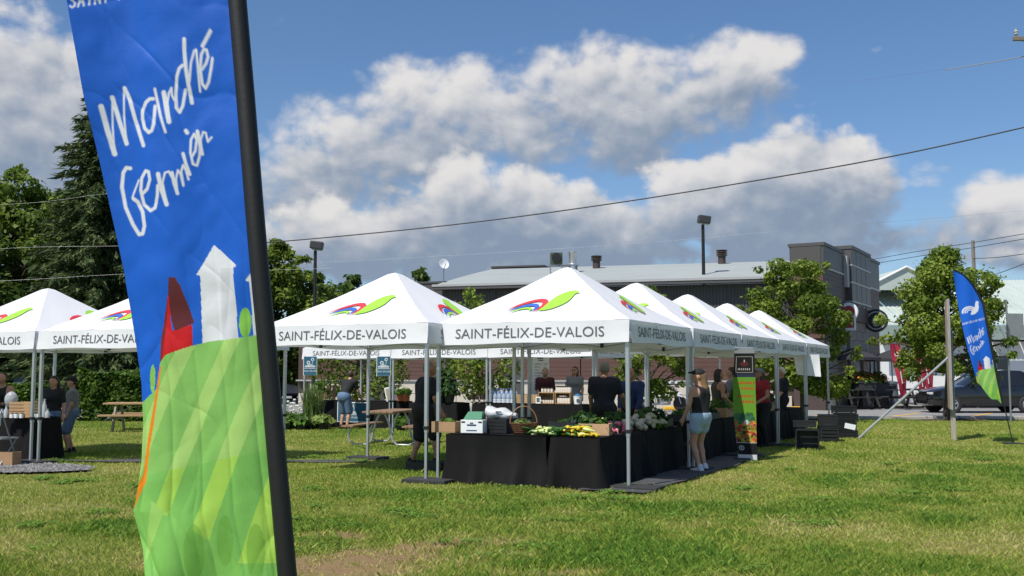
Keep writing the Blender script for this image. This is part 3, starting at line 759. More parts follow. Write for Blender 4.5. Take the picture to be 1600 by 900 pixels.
# ---------------------------------------------------------------- lamp posts, utility poles, wires
def lamp(px, ytop, D, label):
    t = P(px, ytop, D); T = thing('lamp_post', label, 'lamp post', (t.x, D, 0), 0, 'dark parking lot lamp posts')
    MB().tube([(0, 0, 0), (0, 0, t.z-.35)], [.10, .075], 8).build('pole', M_black, T, smooth=True)
    MB().tube([(0, 0, t.z-.4), (0, 0, t.z-.18)], .05, 8).build('neck', M_dalu, T)
    MB().box((.06, 0, t.z-.10), (.58, .46, .36), Matrix.Rotation(R(8), 3, 'Y'), bevel=.05).build('lamp_head', mat('lamp_head', (.035, .035, .037), .5), T)
    MB().box((.06, 0, t.z-.30), (.44, .34, .03), Matrix.Rotation(R(8), 3, 'Y')).build('lens', mat('lamp_lens', (.25, .25, .24), .3), T)
    MB().lathe([(.22, 0), (.20, .5), (.0001, .5)], 12).build('footing', M_conc, T)
lamp(493, 380, 47, 'dark square headed lamp post rising beside the green trees')
lamp(1098, 340, 47.5, 'dark square headed lamp post in front of the long pale roof')
M_polewood = mat('pole_wood', (.20, .165, .13), .9, var=.25, scale=6, streak=(8, 8, .5))
M_wire = mat('wire', (.02, .02, .022), .6, var=0)
M_pwire = mat('bare_wire', (.45, .46, .47), .4, metal=.5, var=0)
def util_pole(loc, h, label, arm=True, armz=None):
    T = thing('utility_pole', label, 'utility pole', (loc[0], loc[1], 0))
    MB().tube([(0, 0, 0), (0, 0, h)], [.17, .11], 10).build('pole', M_polewood, T, smooth=True)
    if arm:
        z = armz
        MB().box((-.45, -.12, z), (1.5, .10, .12), bevel=.01).build('crossarm', M_polewood, T)
        for x in (-1.1, -.75, .2):
            i = MB().lathe([(.02, -.02), (.035, .05), (.075, .08), (.04, .12), (.075, .15), (.04, .19), (.05, .24), (.0001, .26)], 10, c=(x, -.12, z+.06)).build('insulator', mat('porcelain', (.42, .43, .45), .25), T, smooth=True)
        MB().tube([(-.9, -.12, z-.05), (-.02, -.10, z-.75)], .025, 6).build('brace', M_dalu, T)
        s = MB().lathe([(.03, -.16), (.055, -.12), (.03, -.08), (.055, -.04), (.03, 0), (.055, .04), (.03, .08), (.0001, .1)], 10, c=(-.8, -.15, z-.62)).build('insulator', MATS['porcelain'], T, smooth=True)
    return T
UP = P(1603, 60, 30); 
util_pole((UP.x+.75, 30), 14.5, 'wooden utility pole with insulators at the right picture edge', True, UP.z-.05)
q = P(1520, 376, 70); util_pole((q.x, 70), q.z, 'far wooden utility pole behind the green roof', False)
def wire(name, label, pts, r, m=M_wire):
    """a cable through given points"""
    n = len(pts); P_ = []
    for i in range(n-1):
        p0, p1, p2, p3 = pts[max(i-1, 0)], pts[i], pts[i+1], pts[min(i+2, n-1)]
        for k in range(10):
            t = k/10; P_.append(.5*((2*p1)+(p2-p0)*t+(2*p0-5*p1+4*p2-p3)*t*t+(3*p1-p0-3*p2+p3)*t**3))
    P_.append(pts[-1])
    o = MB().tube(P_, r, 5).build(name, m, None, smooth=60); tag(o, label, 'cable', 'overhead cables')
wire('overhead_cable', 'thick dark overhead cable sagging across the whole sky', [P(300, 384, 40), P(430, 378, 38), P(700, 352, 36), P(950, 319, 34), P(1200, 279, 32), P(1400, 243, 31), P(1600, 199, 30), P(1660, 183, 29.5)], .022)
wire('overhead_cable', 'thin overhead wire crossing the top of the cloud bank', [P(380, 262, 60), P(620, 232, 58), P(860, 193, 55), P(1100, 158, 50), P(1300, 132, 44), P(1480, 108, 36)], .0035, M_dalu)
wire('overhead_cable', 'pale overhead wire end at the top right beside the insulators', [P(1478, 109, 36), P(1540, 99, 33), P(1602, 88, 30)], .018, M_pwire)
wire('overhead_cable', 'thin overhead wire just above the long pale roof', [P(430, 413, 60), P(620, 404, 58), P(850, 390, 56), P(1060, 375, 53), P(1250, 358, 50), P(1460, 341, 44), P(1640, 326, 38)], .003, M_dalu)
wire('overhead_cable', 'upper of the two dark cables leading to the far pole', [P(1360, 406, 80), P(1450, 390, 75), P(1520, 379, 70), P(1620, 362, 60)], .022)
wire('overhead_cable', 'lower of the two dark cables leading to the far pole', [P(1360, 413, 80), P(1450, 398, 75), P(1520, 387, 70), P(1620, 370, 60)], .022)
wire('overhead_cable', 'dark cable from the far pole to the right picture edge', [P(1520, 404, 70), P(1560, 402, 66), P(1620, 394, 60)], .022)
wire('overhead_cable', 'short dark cable crossing the green roof', [P(1545, 432, 66), P(1580, 420, 60), P(1630, 400, 56)], .022)
for k, (ya, yb, lab) in enumerate(((316, 300, 'thin wire in front of the left trees, highest of three'), (386, 384, 'thin wire in front of the left trees, middle of three'), (436, 428, 'thin wire in front of the left trees, lowest of three'))):
    wire('overhead_cable', lab, [P(-60, ya+6, 42), P(60, ya, 42), P(200, yb, 42), P(420, yb-6, 42), P(520, yb-9, 42)], .003, M_dalu)
# ---------------------------------------------------------------- tents
TH = R(25.5); HW = 1.54; ZV0, ZV1, ZP = 2.03, 2.345, 3.32
U_R = Vector((math.cos(TH), -math.sin(TH), 0)); S_B = Vector((math.sin(TH), math.cos(TH), 0))
FR0 = G(985, 766)
A0 = FR0 - U_R*HW + S_B*HW                  # centre of the front tent
def roof_z(x, y):
    r = max(abs(x), abs(y))/HW
    z = ZV1 + (ZP-ZV1)*(1-r)*(1.0)
    sag = -.040*math.sin(math.pi*min(1, r)) + .005*r*math.sin(5.3*x+2.1*y)*math.sin(4.1*y-1.7*x+.5) + .004*r*math.sin(11*x-7*y)          # cloth hangs a little between ridge and eave
    if r < .07: z = ZV1+(ZP-ZV1)*(1-.07)+(ZP-ZV1)*.035*(1-(r/.07)**2)
    return z + sag
LOGO = {
 'red': [(625,210),(660,184),(700,161),(750,142),(800,130),(845,125),(885,128),(915,140),(928,158),(922,180),(900,205),(862,228),(880,203),(890,180),(888,162),(872,151),(840,146),(800,149),(750,161),(700,178)],
 'blue': [(645,218),(680,196),(720,179),(760,167),(800,161),(840,163),(866,172),(878,187),(872,205),(843,228),(850,208),(852,195),(842,186),(815,181),(780,183),(735,191),(690,203)],
 'green': [(660,232),(690,212),(725,198),(770,189),(810,190),(834,200),(836,212),(820,228),(822,214),(812,206),(785,202),(750,205),(710,214)],
 'leaf': [(893,218),(915,190),(928,160),(945,130),(970,106),(1000,90),(1030,79),(1060,73),(1090,73),(1115,79),(1133,93),(1110,91),(1098,100),(1094,120),(1090,140),(1075,158),(1050,175),(1015,192),(980,205),(940,213)]}
TXT = text_geo('SAINT-FÉLIX-DE-VALOIS', .205, .90)
tw = max(v[0] for v in TXT[0]) - min(v[0] for v in TXT[0]); TXT = ([(v[0]*2.36/tw, v[1]) for v in TXT[0]], TXT[1])
def side_map(k):
    """rotation for side k (0 front, 1 right, 2 back, 3 left)"""
    return rotz(k*math.pi/2)
def val_wave(x, z, k, seed=0):
    t = (ZV1-z)/(ZV1-ZV0); return .012*t*math.sin(4.1*x+k*1.7+seed) + .008*t*math.sin(9.7*x+k*2.9+seed*1.7) + .02*t*t
def tent_parts(seed):
    T = bpy.data.objects.new('market_tent', None); COL.objects.link(T); T.empty_display_size = .3
    # canopy: four cloth panels meeting on the ridges
    m = MB()
    for k in range(4):
        Rm = side_map(k); n = 20; h = 18
        def fn(u, v):
            y = -HW*(1-v) - (0.0); x = (2*u-1)*HW*(1-v)
            z = roof_z(x, y)
            return Rm @ Vector((x, y, z))
        m.grid(n, h, fn)
    can = m.build('canopy', M_white, T, smooth=25)
    # printed marks on each panel
    for k in range(4):
        Rm = side_map(k); g = MB()
        for ci, key in enumerate(('red', 'blue', 'green', 'leaf')):
            g.cur = min(ci, 2); pts2 = LOGO[key]; P2 = []
            for (px, py) in pts2:
                x = (px-879)/508*1.02; v = .155 + (232-py)/159*.385
                P2.append((x, v))
            tri = tessellate_polygon([[Vector((a, b, 0)) for a, b in P2]])
            vs = []
            for (x, v) in P2:
                y = -HW*(1-v); nrm = Vector((0, -.52, .85))
                vs.append(Rm @ (Vector((x, y, roof_z(x, y))) + nrm*.019))
            g.add(vs, [tuple(t) for t in tri])
        g.build('logo', [M_red, M_blue, M_green], can)
    # valances with lettering
    for k in range(4):
        Rm = side_map(k)
        v = MB().grid(24, 4, lambda u, w: Rm @ Vector(((2*u-1)*(HW+.012), -(HW+.012) - val_wave((2*u-1)*HW, ZV1-(ZV1-ZV0)*w, k, seed), ZV1-(ZV1-ZV0)*w - (.012*math.sin(u*math.pi*3+seed+k) if w == 1 else 0)))).build('valance', M_white, T, smooth=60)
        zc = (ZV0+ZV1)/2-.01
        vs = [Rm @ Vector((x, -(HW+.012)-val_wave(x, zc+z, k, seed)-.007, zc+z)) for x, z in TXT[0]]
        MB().add(vs, TXT[1]).build('lettering', M_grayprint, v)
    # legs, clamps, corner brackets
    for i, (sx, sy) in enumerate(((-1, -1), (1, -1), (1, 1), (-1, 1))):
        c = (HW-.035)
        l = MB().box((sx*c, sy*c, (ZV1+.85)/2-.1), (.052, .052, ZV1-.80), bevel=.006).build('leg', M_alu, T)
        MB().box((sx*c, sy*c, .42), (.042, .042, .84), bevel=.005).build('lower_leg', M_alu, l)
        MB().box((sx*c, sy*c, .80), (.078, .078, .05), bevel=.008).build('clamp', M_black, l)
        MB().box((sx*c, sy*c, ZV1-.10), (.085, .085, .12), bevel=.01).build('bracket', M_black, l)
        MB().box((sx*c, sy*c, .01), (.11, .11, .012)).build('foot', M_dalu, l)
    # scissor trusses along the four sides and up to the peak
    for k in range(4):
        Rm = side_map(k); t = MB(); d = HW-.035
        for s in (-1, 1):
            a, b = s*d, 0
            t.tube([Rm @ Vector((a, -d, ZV1-.10)), Rm @ Vector((b, -d, ZV1-.29))], .012, 5)
            t.tube([Rm @ Vector((a, -d+.02, ZV1-.29)), Rm @ Vector((b, -d+.02, ZV1-.10))], .012, 5)
        t.build('truss', M_alu, T)
        MB().box(Rm @ Vector((0, -d, ZV1-.24)), (.045, .045, .14), Rm).build('truss_joint', M_black, T)
        t = MB(); t.tube([Rm @ Vector((-d, -d, ZV1-.15)), Rm @ Vector((-d*.5, -d*.5, ZV1+.10)), Rm @ Vector((0, 0, ZV1+.05))], .012, 5); t.build('rafter', M_alu, T)
    MB().tube([(0, 0, ZV1-.05), (0, 0, ZP-.06)], .018, 6).build('peak_pole', M_alu, T)
    return T
def place_tent(T, c, rz, label):
    T.location = (c[0], c[1], 0); T.rotation_euler = (0, 0, rz); tag(T, label, 'tent', 'white market tents')
    return T
tentA = tent_parts(0.3); tentB = tent_parts(2.1)
PITCH_T = 3.17
TH2 = R(27.0); S2 = Vector((math.sin(TH2), math.cos(TH2), 0))
place_tent(tentA, A0, -TH, 'nearest white market tent, over the vegetable table with black cloth')
for k, lab in ((1, 'second white tent of the receding row, right behind the vegetable tent'), (2, 'third white tent of the receding row, above the printed roll banner'), (3, 'fourth white tent of the receding row'), (4, 'last white tent of the receding row, with a white cloth hanging under it')):
    place_tent(tentB if k == 1 else copy_tree(tentB if k % 2 else tentA), A0 + S2*(PITCH_T*k), -TH2, lab)
LFR = G(667, 755); LC = LFR - U_R*HW + S_B*HW
place_tent(copy_tree(tentB), LC, -TH, 'white tent between the big flag and the vegetable tent')
AFR = G(47, 725); AC = AFR - U_R*HW + S_B*HW
place_tent(copy_tree(tentA), AC, -TH, 'white tent at the left picture edge over the drinks stall')
BC = AFR + U_R*(HW+.12) + S_B*HW
place_tent(copy_tree(tentB), BC, -TH, 'white tent on the left whose right half is hidden by the big flag')
F1FL = G(472, 667)
for k, lab in enumerate(('far white tent of the plant stall with blue hanging signs', 'far white tent between the plant stall and the bottle table', 'far white tent over the table with wooden crates and jars')):
    c = F1FL + U_R*(HW+3.12*k) + S_B*HW
    place_tent(copy_tree(tentA if k % 2 else tentB), c, -TH, lab)
# weight plates at the feet
plate = MB().box((0, 0, .035), (.72, .40, .06), bevel=.016).mesh('weight_plate', M_rubber)
def weight(p, rz, lab):
    o = link('weight_plate', plate, None, (p[0], p[1], 0), rz); tag(o, lab, 'weight plate', 'dark weight plates at the tent feet')
HWf = HW-.035
def corner(c, th, sx, sy): return Vector((c[0], c[1], 0)) + rotz(-th) @ Vector((sx*HWf, sy*HWf, 0))
for p, lab in ((corner(AC, TH, 1, -1)+U_R*.07, 'dark weight plate on the gravel under the left double leg'),
               (corner(LC, TH, -1, 1), 'dark weight plate under the lone leg beside the picnic table'),
               (corner(LC, TH, 1, -1)+U_R*.06, 'dark weight plate at the left end of the front black table'),
               (corner(A0, TH, 1, -1)+U_R*.1, 'dark weight plate under the front right leg of the vegetable tent'),
               (corner(A0, TH, 1, 1)+S_B*.06, 'dark weight plate near the feet of the woman in denim shorts'),
               (corner(A0+S2*PITCH_T, TH2, 1, 1)+S2*.06, 'dark weight plate behind the printed roll banner'),
               (corner(A0+S2*PITCH_T*2, TH2, 1, 1)+S2*.06, 'dark weight plate beside the black crates')):
    weight(p, -TH, lab)
# landscape fabric strips under the row and behind the left stall
def strip(name, a, d, L, W, z, m):
    n = Vector((d.y, -d.x, 0)); struct(MB().grid(20, 2, lambda u, v: a + d*(L*u) + n*(W*(v-.5) + .03*math.sin(u*31)) + Vector((0, 0, z+.008*math.sin(u*23+v*3)))).build(name, m))
M_fabric = mat('landscape_fabric', (.060, .060, .064), .8, var=.35, scale=5, bump=.3, bscale=60)
strip('ground_cloth_strip', FR0 - S_B*.5 - U_R*.12, S2, 7.0, .95, .035, M_fabric)
strip('ground_cloth_strip', G(20, 722), Vector((.985, -.02, 0)).normalized(), 6.4, .42, .034, M_fabric)

# ---------------------------------------------------------------- feather flags
KPX = .00194
def S_in(y): return 358 + 78*y/900.0
def L_in(y):
    ys = [-800, 0, 150, 300, 420, 520, 600, 660, 720, 770, 800, 830, 860, 900, 960]; xs = [56, 107, 131, 163, 188, 205, 217, 221, 219, 213, 206, 214, 224, 231, 236]
    return np.interp(y, ys, xs)
LETTERS = {'S': [[(.9,.85),(.6,1),(.2,.9),(.15,.65),(.5,.5),(.85,.35),(.8,.1),(.4,0),(.05,.15)]], 'A': [[(0,0),(.5,1),(1,0)],[(.2,.35),(.8,.35)]], 'I': [[(.5,0),(.5,1)]], 'N': [[(.05,0),(.05,1),(.95,0),(.95,1)]],
 'T': [[(0,1),(1,1)],[(.5,1),(.5,0)]], '-': [[(.2,.4),(.8,.4)]], 'F': [[(.1,0),(.1,1),(.9,1)],[(.1,.55),(.75,.55)]], 'E': [[(.9,0),(.1,0),(.1,1),(.9,1)],[(.1,.52),(.75,.52)]], 'É': [[(.9,0),(.1,0),(.1,1),(.9,1)],[(.1,.52),(.75,.52)],[(.4,1.15),(.7,1.4)]],
 'L': [[(.1,1),(.1,0),(.85,0)]], 'X': [[(0,0),(1,1)],[(0,1),(1,0)]], 'D': [[(.1,0),(.1,1),(.55,1),(.9,.75),(.9,.25),(.55,0),(.1,0)]], 'V': [[(0,1),(.5,0),(1,1)]], 'O': [[(.5,0),(.1,.25),(.1,.75),(.5,1),(.9,.75),(.9,.25),(.5,0)]]}
WHITE_STROKES = [
 ([(156,165),(164,200),(175,238)], 6.5), ([(175,236),(172,195),(172,150)], 2.2), ([(172,150),(182,185),(194,222)], 5.5), ([(194,222),(190,180),(190,137)], 2.2), ([(191,135),(199,152),(208,185),(222,226)], 4.8),
 ([(238,153),(232,153),(226,158),(220,171),(220,184),(224,199),(231,206),(236,203),(239,193),(241,165)], 4.2), ([(240.5,138),(244,155),(250,180),(258,206)], 3.4),
 ([(255,144),(259,166),(264,190)], 6), ([(264,185),(261,160),(263,146),(267.5,137),(268,148),(272,156)], 2.6),
 ([(285,102),(280,107),(276,120),(274,147),(275,168),(280,175),(285,165),(289,140)], 3.8), ([(287.8,61),(288,80),(290,105),(294,132),(299,160)], 4.6), ([(295.6,127),(298,98),(303,79),(306,77),(308,98),(311.5,142)], 2.6),
 ([(315,107.6),(321,98),(324,88),(322,77),(318,76),(314,84),(312,105),(315,130),(320,137),(325,127),(329,105),(331,90)], 3.3), ([(315.6,71),(328,47.7)], 4.5),
 ([(200,261),(193,260),(188,268),(186,290),(192,322),(204,349),(214,365),(220,364),(223,352),(220,330),(212,314),(205,309)], 4.6), ([(203,307),(208,294),(214,280)], 2.2),
 ([(219,302),(228,294),(233,280),(231,268),(226,266),(219,277),(217,296),(222,318),(233,328),(241,324),(245,305),(246,290)], 4.0),
 ([(247,272),(252,296),(260,319)], 5.5), ([(259,312),(254,285),(258,270),(264,268),(268,276)], 2.4), ([(269,270),(272,286),(277,302)], 4.2), ([(277,300),(275,280),(278,266),(282,272),(286,290)], 2.4), ([(286,288),(283,268),(286,258),(290,265),(294,280)], 2.6),
 ([(286,240),(290,255),(296,272)], 4.0), ([(290,204),(292,207)], 5.0), ([(299,246),(305,235),(307,218),(303,209),(298,218),(297,238),(301,256),(307,258),(311,244),(312,230)], 3.0),
 ([(308,205),(311,220),(315,240)], 4.4), ([(315,238),(313,218),(317,206),(321,207),(324,221),(330,214)], 2.4)]
def in_poly(X, Y, pts):
    c = np.zeros(X.shape, bool); n = len(pts)
    for i in range(n):
        x0, y0 = pts[i]; x1, y1 = pts[(i+1) % n]
        if y0 == y1: continue
        k = ((y0 > Y) != (y1 > Y)) & (X < (x1-x0)*(Y-y0)/(y1-y0)+x0); c ^= k
    return c
def stroke_cov(X, Y, pts, w, aa):
    d = np.full(X.shape, 1e9)
    for (x0, y0), (x1, y1) in zip(pts[:-1], pts[1:]):
        dx, dy = x1-x0, y1-y0; L = dx*dx+dy*dy+1e-9
        t = np.clip(((X-x0)*dx+(Y-y0)*dy)/L, 0, 1); d = np.minimum(d, np.hypot(X-x0-t*dx, Y-y0-t*dy))
    return np.clip((w/2-d)/aa+.5, 0, 1)
def flag_art(X, Y, aa):
    """colour of the printed flag at art position X, Y"""
    C = np.empty(X.shape+(3,)); C[:] = (.010, .125, .62)
    def fill(mask, col, a=1.0): 
        m = (mask.astype(float) if mask.dtype == bool else mask)[..., None]*a; C[:] = C*(1-m) + np.array(col)*m
    hill_x = [60, 215, 232, 246, 249, 259, 293, 324, 362, 404, 470]; hill_y = [650, 632, 618, 606, 567, 554, 542, 534, 530, 523, 516]
    ht = np.interp(X, hill_x, hill_y)
    for (cx, cy, rx, ry) in ((384, 504, 9.5, 23), (237, 592, 4.5, 22)): fill(((X-cx)/rx)**2+((Y-cy)/ry)**2 < 1, (.25, .56, .08))
    WH = (.80, .80, .82)
    fill(in_poly(X, Y, [(306,429),(334,382),(370.5,415),(365,419),(374,532),(316,545),(312,431)]), WH)
    fill(in_poly(X, Y, [(345,420),(365,419),(374,532),(347,538)]), (.70, .70, .73))
    fill(in_poly(X, Y, [(384.5,439),(395,424),(416,405),(420,530),(397,530),(391,441)]), WH)
    fill(in_poly(X, Y, [(262,456),(267,515),(272,517),(299,506),(300,548),(259,562),(249,575),(250,534)]), (.66, .012, .015))
    fill(in_poly(X, Y, [(262,456),(259,500),(253,560),(249,572),(250,534)]), (.22, .02, .02))
    fill(in_poly(X, Y, [(263,433),(273,433),(281.5,447),(303,504),(272,517),(266,497),(262,460)]), (.13, .022, .024))
    hill = Y > ht
    fill(hill, (.265, .55, .125))
    low = hill & (Y > 738-(X-248)*.21)
    fill(low, (.225, .53, .11))
    lt, ltl = (.43, .67, .18), (.41, .67, .10)
    for (xa, xb) in ((282, 308), (352, 376), (421, 453), (510, 600)):      # paler field strips running down to the left
        q = X + (Y-530)*.47 - .00022*(Y-530)**2
        s = (q > xa) & (q < xb) & hill & (Y < 880); fill(s, lt); fill(s & low, ltl)
    fill(in_poly(X, Y, [(255,803),(283,813),(350,861),(380,888),(400,960),(190,960),(196,800),(228,770)]), (.24, .55, .11))
    fill(in_poly(X, Y, [(238,781),(258,799),(240,850),(228,880),(232,830)]), (.36, .64, .14))
    for (cx, cy, rx, ry) in ((352, 845, 13, 40), (400, 862, 14, 44), (305, 862, 15, 44)): fill(((X-cx)/rx)**2+((Y-cy)/ry)**2 < 1, (.16, .40, .05), .55)
    fill(in_poly(X, Y, [(249,570),(251,574),(246,618),(240,660),(233,700),(228,752),(205,800),(208,770),(222,742),(227,700),(238,640)]), (.86, .26, .012))
    for pts, w in WHITE_STROKES:
        xs = [p[0] for p in pts]; ys = [p[1] for p in pts]
        b = (X > min(xs)-8) & (X < max(xs)+8) & (Y > min(ys)-8) & (Y < max(ys)+8)
        if b.any():
            cov = np.zeros(X.shape); cov[b] = stroke_cov(X[b], Y[b], pts, w*1.18+.3, aa); fill(cov, (.82, .82, .85))
    # place name, small capitals rising to the right
    name = 'SAINT-FÉLIX-DE-VALOIS'
    for i, ch in enumerate(name):
        bx = 112+i*11.6; by = 15-i*3.1
        for st in LETTERS[ch]:
            pts = [(bx+8.2*p[0]+1.2*p[1], by-20*p[1]-8.2*p[0]*.27) for p in st]
            b = (X > bx-6) & (X < bx+18) & (Y > by-40) & (Y < by+8)
            if b.any():
                cov = np.zeros(X.shape); cov[b] = stroke_cov(X[b], Y[b], pts, 2.6, aa); fill(cov, (.82, .82, .85))
    # white bird emblem: three tail feathers and a rising body with a small head
    for k, (r0, w) in enumerate(((62, 16), (44, 12), (28, 9))):
        pts = [(205+math.cos(a)*r0*1.25, -130-math.sin(a)*r0*1.1) for a in [math.pi*(1.02-.09*j) for j in range(11)]]
        b = (X > 90) & (X < 320) & (Y > -300) & (Y < -60)
        if b.any():
            cov = np.zeros(X.shape); cov[b] = stroke_cov(X[b], Y[b], pts, w, aa); fill(cov, (.82, .82, .85))
    fill(in_poly(X, Y, [(205,-105),(222,-150),(240,-175),(262,-200),(268,-240),(280,-268),(300,-262),(312,-248),(300,-244),(304,-200),(292,-150),(262,-118),(230,-104)]), (.82, .82, .85))
    return C
M_flag = mat('printed_polyester', (0, 0, 0), .48, attr='col', var=.03, scale=2.5, bump=.05, bscale=30, trans=.22, spec=.35)
def feather(label, base, rz, k, res, fold, widths, lean, hem, seed, ymap=None, kmap=None):
    """sleeve foot at base; art scale k metres per art unit; widths(y) gives cloth width in art units; lean = pole tilt"""
    T = thing('feather_flag', label, 'flag', base, rz, 'printed feather flags')
    ztop = lambda s: np.interp(s, [0, .15, .3, .6, .85, 1.0], [3.20, 3.46, 3.63, 3.85, 3.94, 3.97])
    ymap = ymap or (lambda z: 583-(z-1.6)/k); kmap = kmap or (lambda z: k)
    nu = int(.5/res); nv = int(3.0/res)
    s, v = np.meshgrid(np.linspace(0, 1, nu+1), np.linspace(0, 1, nv+1))
    zt = ztop(s); zb = hem(s); z = zt + (zb-zt)*v
    y = ymap(z)
    W = widths(y); X = S_in(y) - s*(S_in(y)-L_in(y))           # art position
    col = flag_art(X, y, max(1.2, res/KPX))
    x = -(s*W*kmap(z))                                               # metres left of the sleeve
    fy = fold(s, z)
    xx = x + lean(z); V = np.stack([xx.ravel(), fy.ravel(), z.ravel()], 1)
    idx = np.arange(s.size).reshape(s.shape)
    Fq = np.stack([idx[:-1, :-1].ravel(), idx[1:, :-1].ravel(), idx[1:, 1:].ravel(), idx[:-1, 1:].ravel()], 1)
    np_mesh('cloth', V, Fq, M_flag, T, smooth=True, cols=col.reshape(-1, 3))
    # black sleeve following the cloth edge, and pole down to its foot
    pts = []; zz = np.linspace(hem(np.array(0.0))-.02, 3.18, 14)
    for q in zz: pts.append((lean(q)+.024, float(fold(np.array(0.0), np.array(q))), q))
    for q in np.linspace(.04, 1, 12):
        zq = float(ztop(q)); yq = ymap(zq); pts.append((lean(zq)-q*float(widths(np.array(yq)))*kmap(zq)+.014*(1-q), float(fold(np.array(q), np.array(zq))), zq+.012))
    n = len(pts); rr = [.0285 if i < 14 else .0285-.016*(i-13)/(n-14) for i in range(n)]
    MB().tube(pts, rr, 10).build('sleeve', mat('sleeve_black', (.007, .0068, .007), .6, var=.15, scale=8, bump=.05, bscale=60), T, smooth=60)
    zb0 = float(hem(np.array(0.0)))
    MB().tube([(lean(0.0)+.024, 0, .03), (lean(zb0)+.024, 0, zb0+.06)], .013, 8).build('pole', M_black, T, smooth=True)
    MB().box((lean(0)+.02, 0, .015), (.42, .42, .03), bevel=.008).build('base_plate', M_black, T)
    return T
# big flag right in front of the camera
DB = 3.1
bx_ = P(436, 900, DB)
cp_, sp_ = math.cos(PITCH), math.sin(PITCH)
def kB(z): return (DB*cp_+(z-1.6)*sp_)/1600.0            # metres per art unit at that height of the flag
def yB(z): return 450-(-DB*sp_+(z-1.6)*cp_)/kB(z)
x0B = (S_in(yB(0.0))-800)*kB(0.0)
def leanB(z): return (S_in(yB(z))-800)*kB(z)-x0B
def ridge(t, p=5.0): return (1-np.abs(np.sin(t)))**p
def foldB(s, z):
    w = .022*np.sin(2.2*z+3.4*s+.6)*s + .007*np.sin(9*s+2.6*z+.6*np.sin(3*z))
    for (a, b, c, amp, p) in ((5.0, 4.2, .4, .0034, 3), (2.5, 8.5, 1.3, .0026, 5), (11.0, -3.0, 2.2, .0022, 4), (-5.0, 11.0, .9, .0022, 6)):
        n_ = vnoise(s*1.0+c*7+3, z*1.0+c*3+3, 5.0, int(c*10)); m = np.clip(n_*2.2-.75, 0, 1)
        w = w + amp*m*ridge(a*s+b*z+c+2.6*vnoise(s+5, z+5, 3.0, int(c*20)+1), p)
    w = w + .006*(vnoise(s*.5+2, z+2, 9.0, 61)-.5) + .003*(vnoise(s*.5+2+.3*z, z*.8+2, 21.0, 62)-.5)
    w = w + .0045*np.exp(-((s-.62)/.10)**2)*np.sin(5*z) + .012*ridge(14*s+.6*np.sin(3*z)-.5, 3)*np.clip((2.1-z), 0, .8)*.5
    low = np.clip(1.28-z, 0, 1); return w + low*(.09*s*np.sin(7*s+11*z) + .05*s*ridge(9*s-8*z, 3))
feather('large blue and green printed feather flag on a black pole close to the camera', (x0B, DB, 0), 0, KPX, .0031, foldB,
        lambda y: S_in(y)-L_in(y), leanB, lambda s: .88-.04*s, 1, yB, kB)
# the same flag standing on the lawn at the right
fb = G(1581, 694)
def leanS(z): return -.205*np.asarray(z)*1.0 + .012*np.asarray(z)**2 if not np.isscalar(z) else -.205*z + .012*z*z
feather('small blue feather flag leaning on the lawn before the black car', (fb.x, fb.y, 0), R(-6), KPX, .009, lambda s, z: .06*s*np.sin(1.7*z+2.5*s) + .02*np.sin(7*s+2*z),
        lambda y: np.full(np.shape(y), 262.0)*np.interp(y, [-700, 300, 900], [1.0, 1.0, .86]), leanS, lambda s: .90+.46*s**1.4+.05*np.sin(9*s), 2)

